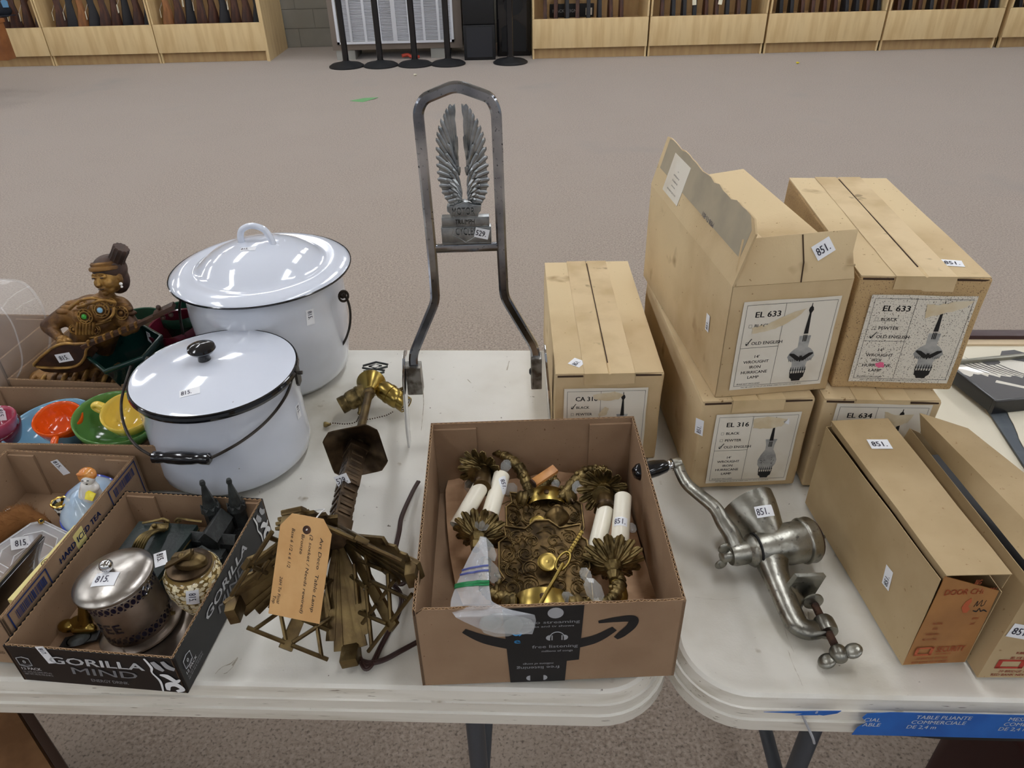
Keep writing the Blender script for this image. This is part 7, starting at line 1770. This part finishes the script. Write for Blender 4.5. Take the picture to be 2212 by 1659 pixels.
for i in range(7): vs, fs = ribbon([(.015+.012*i,.16-.006*i),(.03+.012*i,.125-.006*i),(.055+.012*i,.085-.005*i)], [.0004,.0013,.0005]); b.add([(*sx_(v.x, v.y), .0205) for v in vs], fs)
part('silhouette_reeds', b, 'art_ink', fr1, smooth=0, recalc=False)
art([(.085+.016*math.cos(a_), .118+.008*math.sin(a_)) for a_ in [k_*PI/8 for k_ in range(16)]], 'silhouette_bird')
art([(.115,.135),(.13,.15),(.155,.15),(.165,.138),(.15,.12),(.165,.105),(.15,.10),(.14,.112),(.125,.12)], 'silhouette_bird')
b = B(); b.prism([sx_(.045,.058), sx_(.10,.018), sx_(.106,.022), sx_(.052,.064)], .0204, .0207); part('caption_scroll', b, 'art_paper', fr1)
b2_ = at(2150, 738, TZ+.01)
fr2 = thing('framed_picture', 'long maroon picture frame lying at the back edge of the right table', 'picture', b2_)
b = B(); b.box((-.14,-.012,0), (.36,.012,.02), RZ(R(-3))); part('frame_bar', b, 'frame_maroon', fr2, bevel=.002); b = B(); b.box((-.14,-.030,0), (.36,-.012,.012), RZ(R(-3))); part('inner_mat', b, 'mat_edge', fr2); b = B(); b.box((-.14,-.10,0), (.36,-.030,.008), RZ(R(-3))); part('picture_sheet', b, 'mat_cream', fr2)

# ================================================================ under the tables
c0_ = at(66, 1533, .50); c1_ = at(152, 1665, .50); dd = (c1_-c0_).normalized(); nx = Vector((-dd.y, dd.x, 0)); nx = nx if nx.x < 0 else -nx
Fk = Matrix((-nx, -dd, Vector((0,0,1)))).transposed().to_4x4(); Fk.translation = Vector((c1_.x, c1_.y, 0)) + dd*.15
if Fk.to_3x3().determinant() < 0: print('CRATE FRAME FLIPPED')
cr2 = thing('wooden_crate', 'weathered brown crate with dark edge strips standing on the floor at lower left', 'crate', Fk)
b = B(); b.box((-.50, .0, 0), (-.012, .62, .492)); part('crate_body', b, 'crate', cr2, bevel=.002)
for j in range(4):
    b = B(); b.box((-.50+j*.122, .002, .4925), (-.50+j*.122+.119, .618, .50)); part('top_board', b, 'crate', cr2, bevel=.0015)
b = B(); b.box((-.012, 0, 0), (.0, .62, .502)); part('edge_strip', b, 'dark_wood', cr2, bevel=.002)
b = B(); txt(b, 'CONTAINER', -.105, .16, .028, T(0,0,.5005), .02, 0, 'L', 1, rot=R(90), z=0); part('stencil_lettering', b, 'dark_wood', cr2, smooth=0, recalc=False)
m0 = at(2166, 1566, .45); mc = thing('maroon_case', 'dark maroon case standing on the floor at lower right', 'case', (m0.x+.002, m0.y-.06, 0), R(-3))
b = B(); b.prism(rrect(.5, .5, .05, 5, 0, -.32), 0, .45); part('case_body', b, 'maroon', mc, bevel=.008)
b = B(); b.box((.2,-.325,.2),(.3,-.32,.24)); part('case_catch', b, 'frame_silver', mc)

# ================================================================ price stickers
def kid(o, nm): return [c for c in o.children if c.name.split('.')[0] == nm]
sticker(A_, kid(A_, 'wall'), 73, 852, '815.', 62, .027, .014, x0=.08)
sticker(rc, kid(rc, 'bowl_body'), 3, 893, '815.', 78, .024, .015, curved=True)
sticker(pL, LL, 536, 538, '815.', -3, .026, .013, curved=True, x0=.06)
sticker(pL, kid(pL, 'pot_body'), 670, 685, '815.', 84, .027, .015, curved=True, x0=.10)
sticker(pS, Ls, 410, 847, '815.', -14, .028, .015, curved=True, x0=.08)
sticker(pS, kid(pS, 'pot_body'), 644, 888, '815.', 78, .024, .014, curved=True, x0=.08)
sticker(C_, kid(C_, 'wall')[2:3] + list(kid(C_, 'wall')[2].children), 131, 1009, '815.', 46, .028, .014, x0=.06)
sticker(D_, kid(D_, 'wall')[0], 100, 1414, '817.', 50, .030, .011, x0=.1)
sticker(sb, kid(sb, 'badge_base'), 1041, 503, '529.', 12, .019, .014, off=.002, x0=.08, size=.55)
sticker(lamp, col, 740, 1036, '529.', -20, .020, .015, off=.001, x0=.08, size=.55)
sticker(ca, kid(ca, 'top_flap') + kid(ca, 'tape'), 1246, 784, '851.', -40, .020, .020, x0=.08, size=.36)
sticker(e633l, kid(e633l, 'left_wall'), 1530, 697, '851.', -84, .025, .013, x0=.1, off=.0012)
sticker(e316, kid(e316, 'box_body'), 1511, 922, '851.', -84, .026, .013, x0=.1)
sticker(e633l, ff, 1778, 537, '851.', -32, .026, .020, x0=.12, size=.5, off=.001)
sticker(e633r, kid(e633r, 'top_flap'), 2057, 569, '851.', 4, .026, .020, x0=.12, size=.5)
sticker(k1, kid(k1, 'lid'), 1900, 960, '851.', 0, .026, .020, x0=.12, size=.5)
sticker(k1, kid(k1, 'left_side'), 1918, 1248, '851.', -76, .028, .015, x0=.1)
sticker(k2, kid(k2, 'front_end'), 2206, 1364, '851.', 10, .026, .020, x0=.12, size=.5)
sticker(gr, kid(gr, 'hopper') + kid(gr, 'barrel'), 1652, 1104, '851.', -8, .026, .015, curved=True, x0=.06, size=.6)
